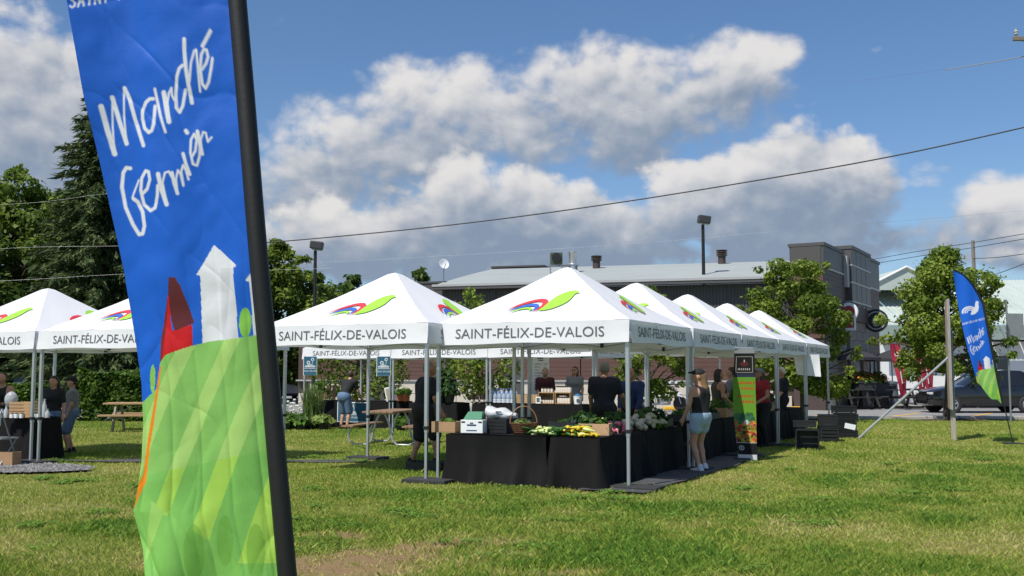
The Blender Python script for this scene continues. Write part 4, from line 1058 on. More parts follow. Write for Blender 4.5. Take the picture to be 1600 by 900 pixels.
# ---------------------------------------------------------------- grass blades
M_blade = mat('grass_blade', (0, 0, 0), .55, attr='col', var=0, trans=.35, spec=.25)
def make_grass(n, seed):
    rg = np.random.default_rng(seed)
    # distance falls off so that blades stay about evenly dense in view
    u = rg.random(n); a = .45; D = (7.0**a + u*(35.4**a-7.0**a))**(1/a)
    X = (rg.random(n)*2-1)*(D*.54+1.0)
    lush = field(X, D, LUSH)*np.clip(vnoise(X+13, D+13, 1.7, 21)*1.9-.35, 0, 1); bare = field(X, D, BARE)*np.clip(vnoise(X+17, D+17, 2.6, 22)*2.2+.05, 0, 1)
    lush = np.maximum(lush, .8*np.clip(vnoise(X+91, D*.6+91, .75, 23)*2.6-1.55, 0, 1))
    pn = vnoise(X+200, D+200, .9, 8)*.6 + vnoise(X+70, D+70, 2.7, 9)*.4
    gp = ((X+9.6)/2.85)**2 + ((D-17.4-(X+9.6)*-.14)/1.2)**2 < 1
    dry = np.maximum(bare, field(X, D, DRY)*np.clip(vnoise(X+27, D+27, 2.0, 24)*2-.3, 0, 1)); keep = (rg.random(n) > np.clip(bare*(.20+.85*vnoise(X+31, D+31, 6.0, 4)), 0, .86) + .12*dry) & ~gp & (rg.random(n) < .55+.6*pn+.5*lush)
    # none inside the cloth-covered strip
    q = np.stack([X-FR0.x+U_R.x*.12, D-FR0.y+U_R.y*.12], 1); a_ = q @ np.array([S2.x, S2.y]); b_ = q @ np.array([S2.y, -S2.x])
    keep &= ~((a_ > -.4) & (a_ < 6.4) & (np.abs(b_) < .42))
    X, D, lush, pn, bare = X[keep], D[keep], lush[keep], pn[keep], dry[keep]; n = len(X)
    ht = (.018 + .024*rg.random(n)**1.5 + .020*pn)*(1+.65*lush)*(1+.5*(rg.random(n) < .03)); w = .0020*(D/8)**.95*rg.uniform(.7, 1.4, n)*(1+.4*lush)
    ang = rg.random(n)*2*np.pi; dx, dy = np.cos(ang), np.sin(ang); la = rg.random(n)*2*np.pi; ln = ht*rg.uniform(.15, 1.0, n)
    B = np.stack([X, D, np.full(n, -.008)], 1); side = np.stack([dx*w, dy*w, 0*w], 1)
    lean = np.stack([np.cos(la)*ln, np.sin(la)*ln, 0*ln], 1); up = np.stack([0*ht, 0*ht, ht], 1)
    V = np.stack([B-side, B+side, B+side*.75+up*.6+lean*.35, B+up+lean], 1).reshape(-1, 3)
    Fq = np.arange(n*4).reshape(n, 4)
    g1 = np.array([.110, .240, .030]); g2 = np.array([.250, .355, .048]); g3 = np.array([.44, .445, .100]); g4 = np.array([.62, .52, .23])
    t = np.clip(rg.random(n)*.75 + (1-pn)*.50 - .42*lush + .32*bare - .02, 0, 1)[:, None]
    c = np.where(t < .4, g1+(g2-g1)*t/.4, np.where(t < .78, g2+(g3-g2)*(t-.4)/.38, g3+(g4-g3)*(t-.78)/.22))*rg.uniform(.8, 1.2, (n, 1))
    o = np_mesh('grass', V, Fq, M_blade, cols=np.repeat(c, 4, 0))
    tag(o, 'short sunlit mixed green and dry grass of the lawn', 'grass', kind='stuff')
make_grass(980000, 77)
def make_weeds(n, seed):
    rg = np.random.default_rng(seed); sp = LUSH*2 + [(Vector(((rg.random()*2-1)*D*.5, D, 0)), .25, .10) for D in rg.uniform(8, 20, 60)]
    k = rg.integers(0, len(sp), n); cx = np.array([c.x for c, a, b in sp])[k]; cy = np.array([c.y for c, a, b in sp])[k]; rx = np.array([a for c, a, b in sp])[k]; ry = np.array([b*2 for c, a, b in sp])[k]
    q = rg.normal(size=(n, 2))*.5; X = cx+q[:, 0]*rx; Y = cy+q[:, 1]*ry
    m = vnoise(X+55, Y+55, 4.0, 41) > .52; X, Y = X[m], Y[m]; n = len(X)
    C = np.stack([X, Y, rg.uniform(.015, .055, n)], 1); nrm = rg.normal(size=(n, 3))*.35+np.array([0, -.2, 1]); nrm /= np.linalg.norm(nrm, axis=1, keepdims=True)
    V, Fq = leaf_quads(C, rg.uniform(.016, .032, n)*(Y/9)**.5, nrm, rg, 1.25); c = np.array([.135, .235, .030])*rg.uniform(.7, 1.35, (n, 1))
    o = np_mesh('weeds', V, Fq, M_blade, cols=np.repeat(c, 4, 0)); tag(o, 'low broad leaved clover and weeds among the grass', 'weeds', kind='stuff')
make_weeds(34000, 78)
# ---------------------------------------------------------------- tables under black cloths
def AT(px, D, z=0.0): return Vector(((px-800)/1600*D, D, z))
def draped(name, label, o, ex, L, W, h, seed, mat_=None, group='tables under black cloths', billow=.0, cat='table', fold=1.0):
    """table with a cloth: o = front left corner on the ground, ex = direction of its length"""
    r = random.Random(seed); ex = Vector(ex).normalized(); rz = math.atan2(ex.y, ex.x)
    T = thing(name, label, cat, o, rz, group); m = MB(); N_ = 132; rows = 12; per = 2*(L+W); vs = []; fs = []
    ph = [r.uniform(0, 6.28) for _ in range(6)]; rc = .035
    def loop(t):
        d = t*per
        if d < L: return Vector((d, 0, 0)), Vector((0, -1, 0)), min(d, L-d)
        d -= L
        if d < W: return Vector((L, d, 0)), Vector((1, 0, 0)), min(d, W-d)
        d -= W
        if d < L: return Vector((L-d, W, 0)), Vector((0, 1, 0)), min(d, L-d)
        d -= L
        return Vector((0, W-d, 0)), Vector((-1, 0, 0)), min(d, W-d)
    for j in range(rows+1):
        t = j/rows
        for i in range(N_):
            p, n, dc = loop(i/N_); s = i/N_*per
            f = (.5+.5*math.sin(s*8.3+ph[0]+1.2*math.sin(s*2.1+ph[3])))**2*.050 + .016*math.sin(s*19+ph[1]) + .025*math.sin(s*3.1+ph[2])
            corner = math.exp(-(dc/.10)**2)*.085
            off = t**1.25*(f*fold+corner+.02) - billow*math.sin(math.pi*min(1, t*1.05))*.5*(1 if n.y < 0 else .2)*(.6+.4*math.sin(s*2.2+ph[4]))
            if t < .06: off -= 0.0
            z = (h-.012) - (h-.02)*t + (.02*math.sin(s*5+ph[5])*t if j == rows else 0)
            vs.append(p+n*off+Vector((0, 0, max(z, .012))))
    for j in range(rows):
        for i in range(N_): fs.append((j*N_+i, j*N_+(i+1) % N_, (j+1)*N_+(i+1) % N_, (j+1)*N_+i))
    m.add(vs, fs); m.build('cloth_skirt', mat_ or M_blackcloth, T, smooth=80)
    MB().grid(14, 8, lambda u, v: Vector((L*u, W*v, h-.004*math.sin(u*9+ph[0])*math.sin(v*7+ph[1])))).build('cloth_top', mat_ or M_blackcloth, T, smooth=80)
    for (x, y) in ((.08, .08), (L-.08, .08), (L-.08, W-.08), (.08, W-.08)): MB().tube([(x, y, 0), (x, y, h-.03)], .014, 6).build('leg', M_dalu, T)
    MB().box((L/2, W/2, h-.035), (L-.04, W-.04, .035)).build('table_top', M_whiteplastic, T)
    return T
CT = FR0 - U_R*.34 - S_B*.28                   # near right corner of the vegetable tables
TT = .72
def edgeD(px):                # depth of the front table's near edge at that place
    q = (px-800)/1600; t = (CT.x-q*CT.y)/(U_R.x-q*U_R.y); return CT.y-U_R.y*t
draped('draped_table', 'black draped front table with the basket and white carton', CT - U_R*.78 - U_R*1.62 , U_R, 1.60, .75, TT, 5, billow=.12, fold=2.2)
draped('draped_table', 'black draped table with squash and pink radishes, nearest of the side row', CT, S2, 1.84, .74, TT, 6, billow=.02, fold=1.5)
TABS = [(1.90, 1.75, 'black draped side table with onions and cauliflower'), (4.75, 1.8, 'black draped table behind the printed roll banner'), (6.6, 1.8, 'black draped table with long leafy boxes past the roll banner'), (8.8, 1.8, 'black draped table beside the black crates'), (10.7, 1.8, 'black draped table under the fourth tent'), (12.6, 1.6, 'black draped table under the last tent')]
for i, (s, L, lab) in enumerate(TABS):
    draped('draped_table', lab, CT + S2*s - U_R*(.0 if i == 0 else .1), S2, L, .74, TT, 10+i)
far_o = AT(738, 28.4); far_e = (AT(918, 26.9)-far_o)
draped('draped_table', 'far black draped table with bottles and water jugs', far_o, far_e, 1.62, .75, .78, 21)
draped('draped_table', 'far black draped table with wooden crates of jars', far_o+far_e.normalized()*1.66, far_e, 1.62, .75, .78, 22)
draped('draped_table', 'far black draped table beside the dark potted plants', AT(640, 29.3), far_e, 1.55, .75, .78, 23)
pl_o = AT(500, 30.6); pl_e = AT(636, 29.4)-pl_o
draped('draped_table', 'black draped table of the plant stall behind the bending man', pl_o, pl_e, 2.75, .75, .80, 24)
draped('draped_table', 'black draped drinks table under the left tent', AT(-62, 19.2), AT(92, 18.5)-AT(-62, 19.2), 1.72, .75, .79, 25)

# ---------------------------------------------------------------- goods on the tables
def put(name, label, cat, mb, m, loc, rz=0.0, group=None, smooth=False):
    o = mb.build(name, m, None, smooth); o.location = loc; o.rotation_euler = (0, 0, rz); return tag(o, label, cat, group)
def open_box(T, l, w, h, m, t=.012, name='side_panel'):
    MB().box((0, 0, t/2), (l, w, t)).build('bottom', m, T)
    for s in (-1, 1):
        MB().box((s*(l/2-t/2), 0, h/2+t*.6), (t, w, h)).build(name, m, T); MB().box((0, s*(w/2-t/2), h/2+t*.6), (l-2*t-.002, t, h)).build(name, m, T)
def leafy(T, n, rx, ry, rz_, size, cols, seed, c=(0, 0, 0), name='leaves', aspect=2.0):
    rg = np.random.default_rng(seed); d = rg.normal(size=(n, 3)); d /= np.linalg.norm(d, axis=1, keepdims=True); d[:, 2] = np.abs(d[:, 2])
    p = d*np.array([rx, ry, rz_])*(rg.random(n)**.4)[:, None] + np.array(c)
    nrm = d+rg.normal(size=(n, 3))*.5+np.array([0, 0, .4]); nrm /= np.linalg.norm(nrm, axis=1, keepdims=True)
    V, Fq = leaf_quads(p, size*rg.uniform(.6, 1.4, n), nrm, rg, aspect); cl = np.array(cols)
    return np_mesh(name, V, Fq, M_leaf, T, cols=np.repeat(cl[rg.integers(0, len(cl), n)]*rg.uniform(.7, 1.25, (n, 1)), 4, 0))
VEG = [(.05, .12, .015), (.09, .19, .02), (.15, .26, .04)]; KALE = [(.02, .06, .015), (.04, .10, .025), (.07, .15, .03)]
rzt = -TH
T = thing('cardboard_box', 'flat open cardboard box at the left end of the front table', 'box', AT(701, edgeD(701)+.28, TT+.005), rzt); open_box(T, .40, .30, .15, M_card); leafy(T, 60, .15, .10, .07, .06, VEG, 3, (0, 0, .12))
T = thing('carton', 'white carton with green lid and dark print on the front table', 'box', AT(742, edgeD(742)+.20, TT+.005), rzt+R(8))
MB().box((0, 0, .10), (.34, .26, .19), bevel=.006).build('carton_body', M_whiteplastic, T); MB().prism([(-.14, -.10, .20), (.14, -.10, .20), (.12, .0, .31), (-.10, .0, .31)], (0, .10, 0)).build('lid', mat('lid_green', (.01, .16, .075), .4), T)
mat('print_navy', (.03, .05, .13), .6); MB().box((0, -.1325, .150), (.05, .004, .016)).build('print', MATS['print_navy'], T); MB().box((0, -.1325, .122), (.14, .004, .020)).build('print', MATS['print_navy'], T)
MB().box((0, -.1325, .045), (.16, .004, .012)).build('print', MATS['print_navy'], T)
for s in (-1, 1): MB().box((s*.13, -.131, .165), (.055, .006, .02)).build('hand_hole', M_black, T)
T = thing('plastic_crate', 'black crate under the white bag on the front table', 'crate', AT(781, edgeD(781)+.46, TT+.005), rzt); open_box(T, .36, .30, .20, M_black)
for z in (.06, .11, .16): MB().box((0, -.152, z), (.30, .006, .012)).build('slot', M_void, T)
m = MB().grid(20, 14, lambda u, v: Vector(((u-.5)*.50*(1-.35*max(0, u-.6)), (.13*math.cos(v*2*math.pi))*(1-.75*max(0, u-.55)*2)*(.9+.1*math.sin(9*u)), .10+(.085*math.sin(v*2*math.pi))*(1-.8*max(0, u-.55)*2)+.012*math.sin(13*u+5*v)-.05*u)))
o = put('plastic_bag', 'crumpled white plastic bag lying on the black crate', 'bag', m, mat('bag_film', (.62, .64, .66), .25, var=.1, bump=.4, bscale=20, trans=.2), AT(787, edgeD(787)+.46, TT+.205), rzt, smooth=80)
MB().box((-.02, -.125, .11), (.10, .004, .02)).build('print', MATS['print_navy'], o)
# wicker basket
T = thing('wicker_basket', 'round brown wicker basket with a hoop handle and greens', 'basket', AT(818, edgeD(818)+.24, TT+.005), 0)
MW = mat('wicker', (.14, .055, .022), .7, var=.35, scale=30, bump=.5, bscale=80)
MB().lathe([(.0001, .0), (.13, .0), (.14, .03), (.185, .12), (.20, .165), (.19, .165), (.175, .12), (.13, .04), (.0001, .03)], 24).build('bowl', MW, T, smooth=True)
for j in range(5): MB().tube([((.145+.0125*j)*math.cos(a*math.pi/12), (.145+.0125*j)*math.sin(a*math.pi/12), .035+.03*j+.004*(-1)**a) for a in range(25)], .008, 5, caps=False).build('weave', MW, T)
MB().tube([(.195*math.cos(a*math.pi/14)*1.0, .02, .15+.25*math.sin(a*math.pi/14)) for a in range(15)], .008, 6).build('handle', mat('wicker_pale', (.30, .15, .06), .6, var=.2), T, smooth=True)
leafy(T, 110, .13, .12, .07, .05, [(.16, .22, .06), (.28, .32, .12), (.10, .17, .03)], 4, (-.03, 0, .14), 'greens')
# squash heap: each vegetable its own thing
def squash_mesh(name, m, L, r0, r1):
    mb = MB(); pts = []; rr = []
    for i in range(9):
        t = i/8; pts.append(((t-.5)*L, .10*L*math.sin(t*2.2), 0)); rr.append(max(.003, (r0+(r1-r0)*t)*math.sin(math.pi*(.06+.88*t))**.45))
    mb.tube(pts, rr, 8); mb.tube([(-.5*L-.02, 0, .004), (-.5*L+.01, 0, 0)], [.006, .008], 5); return mb.mesh(name, m, 60)
M_zuc = mat('zucchini_skin', (.035, .105, .018), .35, var=.45, scale=25); M_yel = mat('squash_skin', (.72, .52, .035), .35, var=.15, scale=12); M_pale = mat('pale_squash_skin', (.58, .64, .24), .4, var=.15, scale=12)
zm = [squash_mesh('zucchini', M_zuc, .17, .020, .026), squash_mesh('yellow_squash', M_yel, .15, .016, .030), squash_mesh('pale_squash', M_pale, .14, .018, .032)]
def heap(px0, px1, n, kind, lab, seed, Dv, rows=3, zf=1.0):
    r = random.Random(seed)
    for i in range(n):
        px = r.uniform(px0, px1); lay = i % rows; D = edgeD(px)+.07+r.uniform(0, Dv[1]-Dv[0])*.85; p = AT(px, D, TT+.03+.032*lay*zf+r.uniform(-.004, .008))
        o = link(['zucchini', 'yellow_squash', 'pale_squash'][kind], zm[kind], None, p); o.rotation_euler = (r.uniform(-.25, .25), r.uniform(-.25, .25), r.uniform(0, 6.28)); o.scale = [r.uniform(.8, 1.15)]*3
        tag(o, lab, 'squash', lab)
heap(824, 842, 9, 0, 'dark green zucchini at the left end of the heap beside the basket', 1, (14.1, 14.4)); heap(836, 858, 16, 2, 'pale yellow squash in the small heap beside the wicker basket', 2, (14.05, 14.30), 3)
heap(852, 885, 26, 0, 'green zucchini in the middle of the heap', 3, (14.1, 14.4)); heap(885, 915, 22, 0, 'green zucchini piled left of the cardboard tray', 4, (14.05, 14.35), 4)
heap(880, 925, 26, 1, 'yellow squash in the right half of the heap', 5, (14.0, 14.22), 3, 1.4); heap(905, 938, 12, 1, 'yellow squash lying in front of the cardboard tray', 6, (13.94, 14.02), 1); heap(905, 932, 7, 2, 'pale squash on top of the yellow squash', 7, (14.05, 14.2), 2, 2.2)
T = thing('cardboard_tray', 'tan cardboard tray of dark greens beside the yellow squash', 'tray', CT + S2*.52 - U_R*.27 + Vector((0, 0, TT+.005)), rzt+R(10)); open_box(T, .44, .30, .155, mat('tray_tan', (.50, .32, .17), .8, var=.08)); leafy(T, 150, .20, .13, .10, .07, KALE+VEG, 5, (0, 0, .14), 'greens')
for k in range(5):
    o = MB().tube([(-.09+.04*k, -.06+.02*k, .17), (-.06+.05*k, .02, .215), (-.05+.05*k, .06, .24)], [.016, .022, .008], 7).build('vegetable', M_pale if k % 2 else M_zuc, T, smooth=True)
T = thing('plastic_bin', 'low black bin behind the squash heap', 'bin', AT(884, edgeD(884)+.60, TT+.005), rzt); open_box(T, .42, .34, .17, M_black); leafy(T, 50, .15, .12, .06, .05, KALE, 6, (0, 0, .15), 'greens')
T = thing('plastic_bin', 'grey bin of curly kale behind the cardboard tray', 'bin', AT(915, edgeD(915)+.68, TT+.005), rzt); open_box(T, .34, .30, .20, mat('bin_grey', (.07, .08, .095), .5)); leafy(T, 260, .21, .17, .15, .06, KALE, 7, (-.02, .0, .17), 'kale', 1.4)
# pink radishes, white onions, cauliflowers: each its own thing
def bulb_mesh(name, m, r, squash=.9, tail=.05):
    return MB().lathe([(.001, -r*squash-tail), (r*.10, -r*squash-tail*.3), (r*.45, -r*squash*.85), (r*.9, -r*squash*.4), (r, 0), (r*.85, r*squash*.5), (r*.4, r*squash*.92), (r*.12, r*squash*1.1), (r*.10, r*squash*1.5)], 10).mesh(name, m, 60)
M_rad = mat('radish_skin', (.50, .06, .11), .4, var=.25, scale=14, col2=(.62, .20, .22)); M_oni = mat('onion_skin', (.50, .45, .33), .4, var=.14, scale=14); M_cau = mat('cauliflower_curd', (.46, .44, .26), .8, var=.2, scale=40, bump=.9, bscale=70)
rad = bulb_mesh('radish', M_rad, .026, 1.0, .05); oni = bulb_mesh('onion', M_oni, .042, .85, .02)
r = random.Random(31)
for i in range(64):
    t = r.random(); e = r.uniform(.02, .50); s = .42+1.05*t; p = CT + S2*s - U_R*e; lay = r.choice((0, 0, 1, 2))*(1-.5*e)
    o = link('radish', rad, None, p+Vector((0, 0, TT+.03+.045*lay+.10*e))); o.rotation_euler = (r.uniform(-1.4, 1.4), r.uniform(-1.4, 1.4), r.uniform(0, 6)); o.scale = [r.uniform(.8, 1.3)]*3
    tag(o, 'pink red radish in the heap right of the cardboard tray', 'radish', 'pink radishes in a heap')
for i in range(34):
    e = r.uniform(.03, .34); s = 1.62+.80*r.random(); lay = r.choice((0, 1, 1, 2)); p = CT + S2*s - U_R*e
    o = link('onion', oni, None, p+Vector((0, 0, TT+.045+.062*lay*(1-.3*abs(s-2.0))+.12*e))); o.rotation_euler = (r.uniform(-1.2, 1.2), r.uniform(-1.2, 1.2), r.uniform(0, 6)); o.scale = [r.uniform(.85, 1.25)]*3
    tag(o, 'round white onion in the heap behind the tent leg', 'onion', 'white onions in a heap')
for k, (s, e, z) in enumerate(((2.55, .10, .10), (2.72, .22, .19), (2.85, .08, .09), (2.62, .3, .1))):
    T = thing('cauliflower', ['cauliflower at the front of the side table next to the onions', 'cauliflower topping the others on the side table', 'cauliflower nearest the woman in denim shorts', 'cauliflower half hidden behind the topmost one'][k], 'cauliflower', CT + S2*s - U_R*e + Vector((0, 0, TT+z-.02)), 0, 'cauliflowers on the side table')
    m = MB(); rr = random.Random(k)
    for q in range(16):
        a = q*2.4; t = (q+.5)/16; m.ell((.075*math.sqrt(t)*math.cos(a), .075*math.sqrt(t)*math.sin(a), .05*(1-t)), (.034, .034, .03), 8, 5)
    m.build('curd', M_cau, T, smooth=True); leafy(T, 30, .13, .13, .04, .07, VEG, 40+k, (0, 0, -.04), 'leaves', 1.8)
# pale green crates and heaps of greens along the side tables
M_cg = mat('crate_green', (.05, .13, .10), .5, var=.1)
def greens_crate(s, e, l, w, h, m, lab, cols, n, seed, up=.14, sz=.07):
    T = thing('produce_crate', lab, 'crate', CT + S2*s - U_R*e + Vector((0, 0, TT+.004)), -TH2, 'crates of greens on the side tables'); open_box(T, w, l, h, m)
    leafy(T, n, w*.55, l*.55, up, sz, cols, seed, (0, 0, h*.75), 'greens', 1.7); return T
greens_crate(.85, .62, .55, .36, .14, M_cg, 'green crate of bunched herbs behind the radishes', VEG, 200, 51, .16)
greens_crate(2.0, .55, .60, .40, .14, M_cg, 'pale green crate of chard behind the onions', KALE, 240, 52, .18)
greens_crate(3.1, .36, .60, .60, .12, M_black, 'black crate of dark kale beside the woman in denim shorts', KALE, 320, 53, .22)
greens_crate(5.2, .40, .6, .5, .12, M_black, 'black crate of lettuce behind the roll banner', VEG+KALE, 240, 54)
greens_crate(6.3, .40, .6, .5, .12, M_black, 'black crate of herbs just past the roll banner', KALE, 240, 55)
greens_crate(7.3, .38, .7, .5, .18, M_card, 'long cardboard crate of leafy stalks on the table past the banner', VEG, 260, 56, .22)
greens_crate(9.3, .40, .8, .5, .22, M_card, 'cardboard crate of leeks before the white haired man', VEG, 320, 57, .45, .12)
greens_crate(11.2, .40, .8, .5, .2, M_card, 'cardboard crate of greens under the fourth tent', KALE, 220, 58, .3, .1)
# far bottle table
fe = far_e.normalized(); fn = Vector((-fe.y, fe.x, 0)); FZ = .785
def FT(a, d): p = far_o + fe*a + fn*d; return Vector((p.x, p.y, FZ))
bot = MB().lathe([(.0001, 0), (.040, .002), (.040, .15), (.034, .175), (.014, .205), (.013, .25), (.017, .252), (.017, .268), (.0001, .27)], 12)
M_bot = mat('dark_bottle', (.035, .016, .012), .15, var=.1); M_lab = mat('bottle_label', (.55, .53, .50), .6, var=.1)
bm_ = bot.mesh('bottle_body', M_bot, 60); lm_ = MB().lathe([(.0415, .03), (.0415, .085)], 12).mesh('bottle_label', M_lab, 60)
jm_ = MB().lathe([(.0001, 0), (.062, .003), (.068, .05), (.064, .10), (.068, .15), (.058, .21), (.024, .25), (.022, .28), (.028, .282), (.028, .30), (.0001, .302)], 14).mesh('jug_body', mat('jug_plastic', (.42, .50, .62), .2, var=.08, trans=.3), 60)
jl_ = MB().lathe([(.0695, .02), (.066, .06), (.0665, .10)], 14).mesh('jug_label', M_whiteplastic, 60); jc_ = MB().lathe([(.030, .275), (.030, .308), (.0001, .309)], 12).mesh('cap', mat('cap_blue', (.10, .20, .42), .4), 60)
for i in range(6):
    T = thing('bottle', 'dark sauce bottle with pale label in the row left of the water jugs', 'bottle', FT(-.05+.085*i*1.0, .10+.09*(i % 2)), 0, 'dark bottles on the far table'); link('bottle_body', bm_, T); link('bottle_label', lm_, T)
for i in range(12):
    row = i % 2; T = thing('water_jug', ['clear blue tinted water jug in the front row on the far table', 'clear blue tinted water jug in the back row on the far table'][row], 'jug', FT(.52+.135*(i//2), .12+.16*row)+Vector((0, 0, .0 if not row else .085)), 0, ['front row of water jugs', 'back row of water jugs'][row]); link('jug_body', jm_, T); link('jug_label', jl_, T); link('cap', jc_, T)
put('display_block', 'low clear riser under the back row of water jugs', 'riser', MB().box((0, 0, .04), (.86, .17, .08), bevel=.01), M_whiteplastic, FT(.87, .28), math.atan2(fe.y, fe.x))
def slat_crate(label, loc, rz, l, w, h, upright=False, n=4):
    T = thing('wooden_crate', label, 'crate', loc, rz, 'wooden crates on the stall tables')
    if not upright:
        sl = MB().box((0, 0, 0), (l, .012, h/n*.78), bevel=.002).mesh('slat', M_wood); ss = MB().box((0, 0, 0), (.014, w-.03, h/n*.78)).mesh('slat', M_wood)
        for k in range(n):
            for s in (-1, 1): link('slat', sl, T, (0, s*w/2, h/n*(k+.5))); link('slat', ss, T, (s*(l/2-.007), 0, h/n*(k+.5)))
        for sx in (-1, 1):
            for sy in (-1, 1): MB().box((sx*(l/2-.025), sy*(w/2-.016), h/2), (.025, .018, h)).build('post', M_wood, T)
        MB().box((0, 0, .008), (l-.04, w-.04, .014)).build('bottom', M_wood, T)
    else:       # standing on its side as a display shelf, open to the front
        for z in (.008, h-.008): MB().box((0, 0, z), (l, w, .016)).build('shelf', M_wood, T)
        for s in (-1, 1): MB().box((s*(l/2-.008), 0, h/2), (.016, w, h-.034)).build('side_panel', M_wood, T)
        for k in range(3): MB().box((0, w/2, h*(k+.5)/3), (l-.036, .01, h/3*.8)).build('slat', M_wood, T)
    return T
fr_rz = math.atan2(fe.y, fe.x)
slat_crate('low slatted wooden crate right of the water jugs', FT(1.50, .2), fr_rz, .34, .26, .24); slat_crate('low slatted wooden crate next to the pole on the far table', FT(1.80, .2), fr_rz, .30, .26, .24)
slat_crate('upright wooden crate of white jars before the person in maroon', FT(2.20, .2), fr_rz, .46, .26, .30, True); slat_crate('upright wooden crate of tall bottles before the woman in grey', FT(2.68, .2), fr_rz, .44, .26, .30, True)
jar = MB().lathe([(.0001, 0), (.030, .002), (.032, .06), (.026, .075), (.0001, .076)], 10).mesh('jar', mat('jar_cream', (.62, .56, .48), .3, var=.1), 60); jlid = MB().lathe([(.029, .074), (.029, .094), (.0001, .095)], 10).mesh('lid', mat('jar_lid', (.06, .05, .045), .4), 60)
def jars(n, base, dx, lab, grp, sc=1.0):
    for i in range(n):
        T = thing('jar', lab, 'jar', base + fe*(dx*i), 0, grp); T.scale = (sc, sc, sc*1.1); link('jar', jar, T); link('lid', jlid, T)
jars(6, FT(2.03, .16)+Vector((0, 0, .018)), .068, 'small cream jar inside the left upright crate', 'jars inside the left crate'); jars(5, FT(2.54, .16)+Vector((0, 0, .018)), .075, 'tall cream jar inside the right upright crate', 'jars inside the right crate', 1.7)
jars(4, FT(2.06, .16)+Vector((0, 0, .302)), .09, 'small jar on top of the left upright crate', 'jars on top of the left crate', 1.2); jars(6, FT(2.50, .16)+Vector((0, 0, .302)), .07, 'tall jar on top of the right upright crate', 'jars on top of the right crate', 1.7)
T = thing('bucket', 'white bucket with a blue rag at the right end of the far table', 'bucket', FT(3.08, .15), 0); MB().lathe([(.0001, 0), (.095, 0), (.115, .20), (.12, .20), (.12, .215), (.11, .215), (.09, .02), (.0001, .02)], 18).build('pail', M_whiteplastic, T, smooth=True); MB().box((0, -.108, .10), (.08, .01, .07)).build('label', M_grayprint, T)
MB().ell((0, 0, .22), (.09, .08, .05)).build('rag', mat('rag_blue', (.02, .14, .30), .8), T, smooth=True)
T = thing('picture_frame', 'small white framed card on the far table', 'frame', FT(1.98, .05), fr_rz); 
for (c_, d_) in (((0, 0, .02), (.14, .012, .03)), ((0, 0, .17), (.14, .012, .03)), ((-.06, 0, .095), (.025, .012, .12)), ((.06, 0, .095), (.025, .012, .12))): MB().box(c_, d_).build('frame_bar', M_whiteplastic, T)
MB().box((0, .004, .095), (.10, .004, .12)).build('card', M_grayprint, T)
# menu sheet hanging behind the far table
mp = AT(845, 29.6, 0); T = thing('menu_board', 'tall white price list hanging behind the person in maroon', 'sign', (mp.x, mp.y, 0), 0)
MB().box((0, 0, 1.55), (.48, .02, 1.14)).build('sheet', M_whiteplastic, T); MB().box((-.02, -.0125, 2.03), (.17, .004, .035)).build('heading', M_grayprint, T); MB().box((.0, -.0125, 1.97), (.14, .004, .03)).build('heading', M_grayprint, T)
ln = MB()
for k in range(9):
    for (x0, x1) in ((-.19, .02 - .04*(k % 3)), (.08, .19 - .03*(k % 2))): ln.box(((x0+x1)/2, -.0125, 1.86-.085*k), (x1-x0, .003, .016))
ln.build('print_line', M_grayprint, T)
MB().tube([(-.2, 0, 2.12), (-.2, 0, 2.25)], .005, 4).build('string', M_black, T); MB().tube([(.2, 0, 2.12), (.2, 0, 2.25)], .005, 4).build('string', M_black, T)

# ---------------------------------------------------------------- plant stall
M_sign = mat('sign_blue', (.022, .115, .185), .5, var=.03)
def flower_print(T, y, zc, s, txt, w):
    m = MB()
    for (cx, cz, r0) in ((-.05*s, .04*s, .05*s), (.07*s, .13*s, .045*s)):
        m.lathe([(r0*.55, -.002), (r0, -.002), (r0, .002), (r0*.55, .002)], 14, M=Matrix.Rotation(R(90), 3, 'X'), c=(cx, y, zc+cz)); m.box((cx, y, zc+cz-.07*s), (.012*s, .004, .10*s))
    for k in range(9): m.box(((k-4)*.034*s, y, zc-.075*s+.03*s*(1-abs(k-4)/4)), (.022*s, .004, (.05+.05*(1-abs(k-4)/4))*s), Matrix.Rotation(R((k-4)*9), 3, 'Y'))
    m.box((0, y, zc-.125*s), (.34*s, .004, .014*s)); m.build('flower_emblem', M_whiteplastic, T)
    v_, f_ = text_geo(txt, .085*s, .8); MB().add([(x, y-.001, z+zc-.20*s) for x, z in v_], f_).build('lettering', M_whiteplastic, T)
for k, (px, D, lab) in enumerate(((485.5, 29.9, 'blue hanging flower sign at the left end of the plant stall'), (600, 28.8, 'blue hanging flower sign at the right leg of the plant stall'))):
    z1 = 1.6+(583-557)/1600*D+.0; T = thing('hanging_sign', lab, 'sign', AT(px, D), 0, 'blue hanging signs'); MB().box((0, .006, z1-.27), (.40, .010, .56)).build('border', M_whiteplastic, T); MB().box((0, -.004, z1-.27), (.365, .010, .525)).build('panel', M_sign, T); flower_print(T, -.012, z1-.22, 1.0, "Fleurs d'à-côté", .3)
    for s in (-1, 1): MB().tube([(s*.15, 0, z1), (s*.15, 0, z1+.05)], .004, 4).build('string', M_black, T)
T = thing('table_banner', 'large blue flower banner on the front of the plant stall table', 'banner', AT(552, 29.98), math.atan2(pl_e.y, pl_e.x)); MB().box((0, .006, .47), (1.03, .010, .58)).build('border', M_whiteplastic, T); MB().box((0, -.004, .47), (.97, .010, .52)).build('panel', M_sign, T); flower_print(T, -.012, .52, 1.0, "Fleurs d'à-côté", .3)
def pot_mesh(r0, h): return MB().lathe([(.0001, 0), (r0*.72, 0), (r0*.95, h*.8), (r0*1.05, h*.8), (r0*1.05, h), (r0*.92, h), (r0*.88, h*.85), (.0001, h*.85)], 14)
